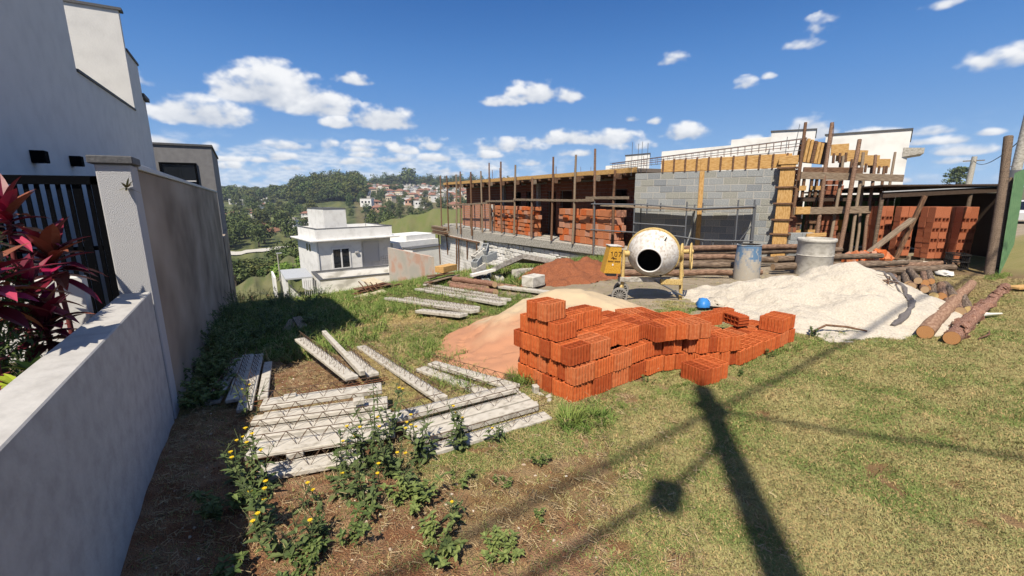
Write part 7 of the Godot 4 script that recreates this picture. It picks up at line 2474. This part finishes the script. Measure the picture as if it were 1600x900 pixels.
func lawn() -> void:
	rng.seed = 2000
	var meshes := [tuft(2001, 13, 0.030, 0.021, 0.0013, 0.6), tuft(2002, 14, 0.034, 0.026, 0.0014, 0.9), tuft(2003, 12, 0.032, 0.018, 0.0014, 1.1)]
	var sets := [[], [], []]
	var cols := [[], [], []]
	var rng2 := RandomNumberGenerator.new()
	rng2.seed = 2004
	# straight lawn, near the viewer and to the right, denser where it shows large
	var want := 200000
	var tries := 0
	while want > 0 and tries < 700000:
		tries += 1
		var dist := 1.2 + 12.0 * pow(rng2.randf(), 1.75)
		var a := deg_to_rad(rng2.randf_range(-14.0, 86.0))
		var x := sin(a) * dist
		var z := -cos(a) * dist
		if inside_things(x, z): continue
		var k := cover(x, z)
		var g: float = (1.0 - smoothstep(0.1, 0.75, k[0]) * 0.97) * (1.0 - k[2] * 0.97) * (1.0 - k[3] * 0.45) * (1.0 - k[1] * 0.25)
		if n3.get_noise_2d(x * 0.7, z * 0.7) < -0.28: g *= 0.55
		if rng2.randf() > g: continue
		want -= 1
		var s := rng2.randf_range(0.75, 1.35) * (1.0 + dist * 0.05)
		var t := Transform3D(Basis(Vector3.UP, rng2.randf() * TAU).scaled(Vector3(s, s * rng2.randf_range(0.7, 1.2), s)), Vector3(x, rough_gy(x, z), z))
		var v := clampf(0.5 + n1.get_noise_2d(x * 1.6 + 9.0, z * 1.6) * 1.5 + n2.get_noise_2d(x, z) * 1.2 + rng2.randf_range(-0.35, 0.35), 0.0, 1.0)
		var c := Color(0.150, 0.205, 0.055).lerp(Color(0.315, 0.290, 0.125), v)
		if rng2.randf() < 0.26: c = Color(0.50, 0.37, 0.175).lerp(Color(0.27, 0.185, 0.09), rng2.randf())
		c = c.lerp(Color(0.42, 0.32, 0.14), k[1] * 0.8).lerp(Color(0.34, 0.245, 0.13), k[3] * 0.55)
		var green: float = smoothstep(-4.0, -7.5, z) * (1.0 - smoothstep(4.5, 6.5, x)) * (1.0 - k[1])
		c = c.lerp(Color(0.075, 0.125, 0.025), green * 0.7)
		var j := rng2.randi() % 3
		sets[j].append(t)
		cols[j].append(c)
	for j in 3:
		tag(multi("lawn_grass", meshes[j], M.grass, sets[j], cols[j]), ["short dry lawn grass covering the plot", "longer dry lawn grass covering the plot", "matted dead lawn grass covering the plot"][j], "grass", "", "stuff")
	# long green grass further down, along the retaining wall, round the blocks, and between the joists
	var tall := [tuft(2011, 16, 0.06, 0.15, 0.0035, 0.7), tuft(2012, 14, 0.07, 0.22, 0.004, 0.9)]
	var ts := [[], []]
	var tc := [[], []]
	var zones := [
		[2.6, -13.0, 3.2, 6.0, 3600, 0.9], [0.6, -8.5, 1.4, 3.2, 2600, 0.9], [1.6, -4.2, 0.42, 1.0, 520, 0.6], [2.0, -5.6, 0.9, 0.9, 500, 0.55], [3.6, -8.5, 1.4, 2.6, 1300, 0.6], [5.35, -8.6, 0.9, 0.7, 800, 1.15], [7.8, -10.5, 2.2, 1.4, 900, 1.0], [6.5, -17.0, 4.5, 6.0, 2400, 1.2],
		[2.02, -3.15, 0.14, 0.2, 60, 0.6], [2.0, -2.25, 0.22, 0.13, 55, 0.62], [5.2, -2.3, 0.5, 0.08, 60, 0.35], [3.0, -2.28, 1.1, 0.05, 90, 0.3], [5.3, -4.05, 0.5, 0.12, 130, 0.35], [6.2, -2.25, 0.5, 0.1, 60, 0.4], [0.0, -13.0, 0.8, 5.5, 1500, 1.1], [13.2, -2.3, 0.7, 0.15, 120, 0.4], [4.5, -28.0, 6.0, 8.0, 3200, 1.6], [2.4, -19.0, 3.0, 5.0, 2500, 1.3]]
	for q in zones:
		for i in q[4]:
			var a := rng2.randf() * TAU
			var r := sqrt(rng2.randf())
			var x: float = q[0] + cos(a) * r * q[2]
			var z: float = q[1] + sin(a) * r * q[3]
			if x < -0.62 or inside_things(x, z): continue
			if cover(x, z)[1] > 0.5 and rng2.randf() < 0.6: continue
			var s: float = q[5] * rng2.randf_range(0.6, 1.3)
			var j := rng2.randi() % 2
			ts[j].append(Transform3D(Basis(Vector3.UP, rng2.randf() * TAU).scaled(Vector3(s, s, s)), Vector3(x, rough_gy(x, z), z)))
			var c := Color(0.075, 0.145, 0.025).lerp(Color(0.19, 0.235, 0.06), rng2.randf())
			if rng2.randf() < 0.12: c = Color(0.33, 0.27, 0.13)
			tc[j].append(c)
	for i in 1500:   # odd taller blades standing in the lawn
		var x := rng2.randf_range(0.8, 9.5)
		var z := rng2.randf_range(-4.4, -0.4)
		if inside_things(x, z) or n2.get_noise_2d(x * 0.8 + 5.0, z * 0.8) < 0.02: continue
		var s := rng2.randf_range(0.20, 0.42)
		var j := rng2.randi() % 2
		ts[j].append(Transform3D(Basis(Vector3.UP, rng2.randf() * TAU).scaled(Vector3(s, s, s)), Vector3(x, rough_gy(x, z), z)))
		tc[j].append(Color(0.12, 0.19, 0.04).lerp(Color(0.34, 0.30, 0.13), rng2.randf()))
	for j in 2:
		tag(multi("long_grass", tall[j], M.grass, ts[j], tc[j]), ["long green grass further down the plot", "tall green grass tussocks further down the plot"][j], "grass", "", "stuff")
	# dead leaves, chips and stones on the soil
	var pb := MB.new()
	pb.tube([Vector3(-0.5, 0.0, 0), Vector3(0, 0.28, 0.1), Vector3(0.5, 0.02, 0)], [0.3, 0.55, 0.25], 5)
	var ps := []
	var pc := []
	for i in 2600:
		var x := rng2.randf_range(-0.6, 2.4)
		var z := rng2.randf_range(-6.5, -0.9)
		var k := cover(x, z)
		if rng2.randf() > k[0] * 0.9 + 0.06: continue
		var s := rng2.randf_range(0.004, 0.016) * (1.6 if rng2.randf() < 0.06 else 1.0)
		ps.append(Transform3D(Basis(Vector3.UP, rng2.randf() * TAU).scaled(Vector3(s, s * rng2.randf_range(0.4, 1.0), s)), Vector3(x, rough_gy(x, z), z)))
		var u := rng2.randf()
		pc.append(Color(0.24, 0.12, 0.065).lerp(Color(0.13, 0.06, 0.032), rng2.randf()) if u < 0.7 else Color(0.48, 0.43, 0.36).lerp(Color(0.34, 0.26, 0.19), rng2.randf()))
	tag(multi("soil_crumbs", pb.mesh(), M.crumb, ps, pc), "crumbs of soil and pale grit on the bare red earth", "soil", "", "stuff")
	for i in 1500:   # stones, bark bits and dead leaves on the lawn
		var x := rng2.randf_range(0.9, 9.0)
		var z := rng2.randf_range(-4.2, -0.3)
		if inside_things(x, z) or rng2.randf() > 0.45 + n1.get_noise_2d(x, z): continue
		var s := rng2.randf_range(0.005, 0.015)
		ps.append(Transform3D(Basis(Vector3.UP, rng2.randf() * TAU).scaled(Vector3(s * 1.5, s * 0.8, s)), Vector3(x, rough_gy(x, z) + 0.008, z)))
		pc.append([Color(0.42, 0.20, 0.11), Color(0.50, 0.43, 0.33), Color(0.20, 0.10, 0.055), Color(0.36, 0.25, 0.13)][rng2.randi() % 4])
	for i in 2600:   # grains and clods spilled round the heaps
		var w := rng2.randi() % 2
		var a := rng2.randf() * TAU
		var r := 1.0 + rng2.randf_range(-0.1, 0.22)
		var x: float = [3.35, 7.4][w] + cos(a) * [1.55, 1.85][w] * r
		var z: float = [-4.2, -3.15][w] + sin(a) * [1.25, 1.15][w] * r
		var s := rng2.randf_range(0.005, 0.022) * rng2.randf()
		var h: float = heap_of[["orange_sand_heap", "white_sand_heap"][w]].call(x, z)
		ps.append(Transform3D(Basis(Vector3.UP, rng2.randf() * TAU).scaled(Vector3(s, s * 0.8, s)), Vector3(x, rough_gy(x, z) + maxf(0.0, h) + 0.002, z)))
		pc.append([Color(0.42, 0.22, 0.13), Color(0.40, 0.355, 0.28)][w])
	var straw := tuft(2021, 7, 0.05, 0.09, 0.0016, 1.4)
	var ss := []
	var sc := []
	for i in 11000:
		var x := rng2.randf_range(-0.6, 2.6)
		var z := rng2.randf_range(-6.8, -0.8)
		var k := cover(x, z)
		if rng2.randf() > 0.20 + k[0] * 0.35 + k[1] * 0.5: continue
		var tilt := Basis(Vector3.UP, rng2.randf() * TAU) * Basis(Vector3.RIGHT, rng2.randf_range(1.0, 1.55))
		ss.append(Transform3D(tilt.scaled(Vector3.ONE * rng2.randf_range(0.5, 1.2)), Vector3(x, rough_gy(x, z) + 0.012, z)))
		sc.append(Color(0.46, 0.37, 0.22).lerp(Color(0.25, 0.165, 0.09), rng2.randf()))
	tag(multi("dry_straw", straw, M.grass, ss, sc), "dry straw and root fibres scattered over the soil", "straw", "", "stuff")

func leaf_shape(b: MB, o: Vector3, d: Vector3, len: float, w: float) -> void:
	blade(b, o, d, len, w, rf(0.3, 0.9), 3, 0.25)

func tall_weed(label: String, x: float, z: float, hgt: float, stems: int, flowers: int, sd: int, lush := 1.0) -> void:
	rng.seed = sd
	var t := thing("flowering_weed", label, "weed", at(x, rough_gy(x, z), z), "yellow flowered weeds")
	var st := MB.new()
	var lf := MB.new()
	lf.tinted = true
	var tips := []
	for s in stems:
		var lean := Vector3(rf(-0.32, 0.32), 1.0, rf(-0.32, 0.32)).normalized()
		var o := Vector3(rf(-0.05, 0.05), -0.01, rf(-0.05, 0.05))
		var l := hgt * rf(0.6, 1.05)
		var pts := [o, o + lean * l * 0.35 + Vector3(rf(-0.02, 0.02), 0, rf(-0.02, 0.02)), o + lean * l * 0.7 + Vector3(rf(-0.03, 0.03), 0, rf(-0.03, 0.03)), o + lean * l]
		st.tube(pts, [0.004, 0.0034, 0.0026, 0.0018], 5)
		tips.append(pts[3])
		var n := int(l / 0.02 * lush)
		for i in n:
			var u := rf(0.06, 0.92)
			var seg := int(u * 3.0)
			var p: Vector3 = pts[seg].lerp(pts[mini(seg + 1, 3)], u * 3.0 - seg)
			var a := rf(0, TAU)
			lf.col = Color(0.052, 0.078, 0.026).lerp(Color(0.130, 0.165, 0.062), pow(rf(0, 1), 1.5))
			leaf_shape(lf, p, Vector3(cos(a), rf(0.0, 0.8), sin(a)).normalized(), rf(0.035, 0.085) * (1.25 - u * 0.7), rf(0.008, 0.017) * (1.2 - u * 0.6))
		for i in 3:
			var q: Vector3 = pts[2].lerp(pts[3], rf(0.1, 0.9))
			var e := q + Vector3(rf(-0.06, 0.06), rf(0.03, 0.08), rf(-0.06, 0.06))
			st.tube([q, e], [0.0018, 0.0012], 4)
			tips.append(e)
	part("stems", st, M.stem, t)
	tag(part("leaves", lf, M.leaf, t), "", "", "", "stuff")
	for i in mini(flowers, tips.size()):
		var p: Vector3 = tips[(i * 3) % tips.size()]
		var f := MB.new()
		for k in 9:
			var a := TAU * k / 9.0
			blade(f, p, Vector3(cos(a), 0.55, sin(a)).normalized(), 0.014, 0.0042, 0.3, 2)
		f.tube([p - Vector3(0, 0.008, 0), p + Vector3(0, 0.004, 0)], [0.004, 0.005], 6)
		part("flower", f, M.petal, t)

func low_weed(called: String, label: String, x: float, z: float, r: float, n: int, sd: int, pale: float, group: String, wide := 0.02, dark := false) -> void:
	rng.seed = sd
	var t := thing(called, label, "weed", at(x, rough_gy(x, z), z), group)
	var b := MB.new()
	b.tinted = true
	var spiky := called == "grass_tussock"
	var sb := MB.new()
	var stems := maxi(5, n / 9)
	for k in stems:
		var a := rf(0, TAU)
		var out := Vector3(cos(a), 0, sin(a))
		var foot := out * rf(0, r * 0.5)
		var tip := foot + out * rf(0.1, 0.75) * r + Vector3(0, rf(0.35, 1.0) * r, 0)
		if spiky:
			for i in n / stems:
				b.col = Color(0.060, 0.115, 0.022).lerp(Color(0.20, 0.25, 0.06), clampf(pale + rf(-0.4, 0.4), 0, 1))
				leaf_shape(b, foot + Vector3(rf(-0.02, 0.02), 0, rf(-0.02, 0.02)), (out * rf(0.2, 0.9) + Vector3(rf(-0.3, 0.3), rf(0.7, 1.4), rf(-0.3, 0.3))).normalized(), r * rf(0.6, 1.3), wide * 0.6)
			continue
		var mid := foot.lerp(tip, 0.55) + Vector3(0, r * 0.12, 0)
		sb.tube([foot - Vector3(0, 0.01, 0), mid, tip], [0.003, 0.0024, 0.0012], 4)
		for i in int(n * 2.7 / stems):
			var u := rf(0.12, 1.0)
			var p := (foot.lerp(mid, u * 1.8) if u < 0.55 else mid.lerp(tip, (u - 0.55) / 0.45))
			var g := rf(0, TAU)
			b.col = Color(0.048, 0.080, 0.022).lerp(Color(0.165, 0.205, 0.062), clampf(pale + rf(-0.4, 0.4), 0, 1))
			if dark: b.col = b.col * Color(1.1, 1.15, 0.95)
			leaf_shape(b, p, Vector3(cos(g), rf(-0.1, 0.9), sin(g)).normalized(), wide * rf(1.4, 2.7), wide * rf(0.40, 0.66))
	tag(part("leaves", b, M.leaf, t), "", "", "", "stuff")
	if not spiky: part("stems", sb, M.stem, t)

func weeds() -> void:
	tall_weed("tall yellow flowered weed at the left front corner of the left joist pile", -0.10, -2.62, 0.40, 7, 6, 3001)
	tall_weed("dense yellow flowered weed nearest the camera by the wall shade edge", -0.06, -2.28, 0.34, 6, 4, 3002)
	tall_weed("bare stemmed weed left of the left joist pile, in shade", -0.20, -2.85, 0.30, 4, 2, 3003, 0.7)
	tall_weed("bushy flowering weed in front of the gap between the two joist piles", 0.52, -2.50, 0.42, 8, 5, 3004)
	tall_weed("spindly weed rising between the two joist piles", 0.66, -2.72, 0.48, 5, 2, 3005, 0.7)
	tall_weed("flowering weed leaning over the left end of the right joist pile", 0.82, -2.44, 0.38, 7, 3, 3006)
	tall_weed("flowering weed in front of the middle of the right joist pile", 1.08, -2.42, 0.34, 7, 3, 3007, 0.9)
	tall_weed("small weed with one yellow flower on bare soil below the left pile", 0.16, -2.42, 0.17, 3, 2, 3008, 0.6)
	tall_weed("leafy weed in the middle of the soil below both piles", 0.42, -2.18, 0.24, 6, 2, 3009)
	tall_weed("thin tall weed standing in the shade among the shaded joists", -0.12, -3.9, 0.42, 4, 2, 3010, 0.6)
	tall_weed("weed with twisted leaves below the first tall weed", -0.04, -2.08, 0.24, 5, 2, 3011)
	tall_weed("flowering weed beside the pale leafy clump", 0.66, -2.22, 0.24, 5, 2, 3012)
	tall_weed("wiry grey green weed right of the small one-flowered weed", 0.30, -2.34, 0.26, 6, 1, 3013, 0.8)
	tall_weed("wiry weed tangled into the bushy flowering weed", 0.60, -2.40, 0.30, 7, 2, 3014, 0.8)
	tall_weed("short wiry weed at the edge of the wall shade", 0.12, -2.10, 0.20, 6, 1, 3015, 0.8)
	tall_weed("wiry weed growing through the lowest joist of the left pile", 0.36, -2.62, 0.24, 5, 1, 3016, 0.7)
	tall_weed("short weed at the right end of the right joist pile front", 1.30, -2.36, 0.16, 5, 1, 3017, 0.8)
	tall_weed("weed sprig near the photo bottom among the pale clumps", 0.74, -1.86, 0.15, 4, 1, 3018, 0.8)
	var g := "low leafy weeds on the soil"
	low_weed("leafy_weed", "broad pale green leafy clump in the middle of the soil", 0.64, -2.08, 0.17, 120, 3101, 0.75, g, 0.017)
	low_weed("leafy_weed", "pale green leafy clump near the bottom of the photo", 0.62, -1.72, 0.15, 110, 3102, 0.75, g, 0.017)
	low_weed("leafy_weed", "leafy clump nearest the bottom edge, right of the others", 0.86, -1.50, 0.10, 80, 3103, 0.8, g, 0.014)
	low_weed("leafy_weed", "dark leafy patch between the flowering weeds", 0.24, -2.02, 0.16, 110, 3104, 0.25, g, 0.014)
	low_weed("leafy_weed", "low leafy patch right of the wall shade edge", 0.05, -1.88, 0.13, 90, 3105, 0.3, g, 0.014)
	low_weed("leafy_weed", "shaded leafy patch at the foot of the low wall shade", -0.28, -2.0, 0.13, 70, 3106, 0.3, g, 0.02)
	low_weed("leafy_weed", "dark leafy weed in shade beside the tall weeds", -0.26, -2.58, 0.16, 90, 3107, 0.3, g, 0.02)
	low_weed("leafy_weed", "small green weed on dry grass right of the right pile", 1.42, -1.98, 0.08, 50, 3108, 0.4, g, 0.010)
	low_weed("leafy_weed", "second small green weed on dry grass, nearer the camera", 1.12, -1.95, 0.07, 40, 3109, 0.4, g, 0.010)
	low_weed("leafy_weed", "tiny weed by the round cable shadow", 1.15, -1.62, 0.05, 30, 3110, 0.6, g, 0.008)
	low_weed("leafy_weed", "leafy weed between soil and lawn below the right pile", 0.92, -2.12, 0.09, 60, 3111, 0.5, g, 0.011)
	low_weed("leafy_weed", "weed patch at the foot of the left pile front", 0.34, -2.52, 0.10, 70, 3112, 0.35, g, 0.012)
	low_weed("grass_tussock", "spiky green grass tussock between the right pile and the clay blocks", 1.86, -2.26, 0.16, 120, 3113, 0.7, "", 0.006)
	low_weed("grass_tussock", "spiky grass tussock at the left foot of the clay blocks", 1.98, -3.08, 0.15, 90, 3114, 0.35, "", 0.005)
	low_weed("leafy_weed", "green weeds at the foot of the white sand by the clay blocks", 5.72, -2.38, 0.13, 90, 3115, 0.35, g, 0.012)
	low_weed("leafy_weed", "small weed sprouting on the ledge of the tall block stack", 2.36, -2.60, 0.05, 26, 3116, 0.5, g, 0.006)
	low_weed("leafy_weed", "small weed sprouting beside the middle block stack", 2.98, -2.52, 0.07, 36, 3117, 0.45, g, 0.007)
	low_weed("leafy_weed", "weed at the foot of the low right row of clay blocks", 4.55, -2.28, 0.09, 60, 3118, 0.4, g, 0.010)
	low_weed("leafy_weed", "weed between the loose trio and the low right row", 3.88, -2.18, 0.08, 60, 3119, 0.35, g, 0.010)
	# bushy weeds in the shade of the tall wall
	rng.seed = 3200
	var spots := [[-0.48, -4.5, 0.22], [-0.42, -5.1, 0.30], [-0.50, -5.8, 0.34], [-0.25, -6.4, 0.30], [-0.48, -7.0, 0.40], [0.05, -7.3, 0.30], [-0.42, -8.2, 0.42], [0.25, -8.6, 0.34], [-0.45, -9.6, 0.44], [0.15, -10.0, 0.40], [0.75, -9.2, 0.30], [-0.40, -11.4, 0.5], [0.5, -11.6, 0.4], [1.1, -11.0, 0.34], [-0.3, -13.5, 0.55], [0.7, -14.0, 0.5], [1.5, -13.2, 0.4], [-0.2, -16.5, 0.6], [0.9, -17.0, 0.55], [2.0, -15.8, 0.45], [0.1, -20.0, 0.8], [1.5, -20.5, 0.7], [0.8, -7.9, 0.25]]
	for k in spots.size():
		var q: Array = spots[k]
		low_weed("wall_weed", "%s dark bushy weed from the near end of the shade under the tall wall" % ordinal(k), q[0], q[1], q[2], 260, 3201 + k, 0.3, "bushy weeds in the shade of the tall wall", 0.022, true)

func _ready() -> void:
	camera_and_light()
	materials()
	ground()
	left_side()
	building()
	right_side()
	back_houses()
	valley()
	heaps()
	clay_blocks()
	joists()
	logs()
	mixer()
	site_things()
	power_line()
	lawn()
	weeds()
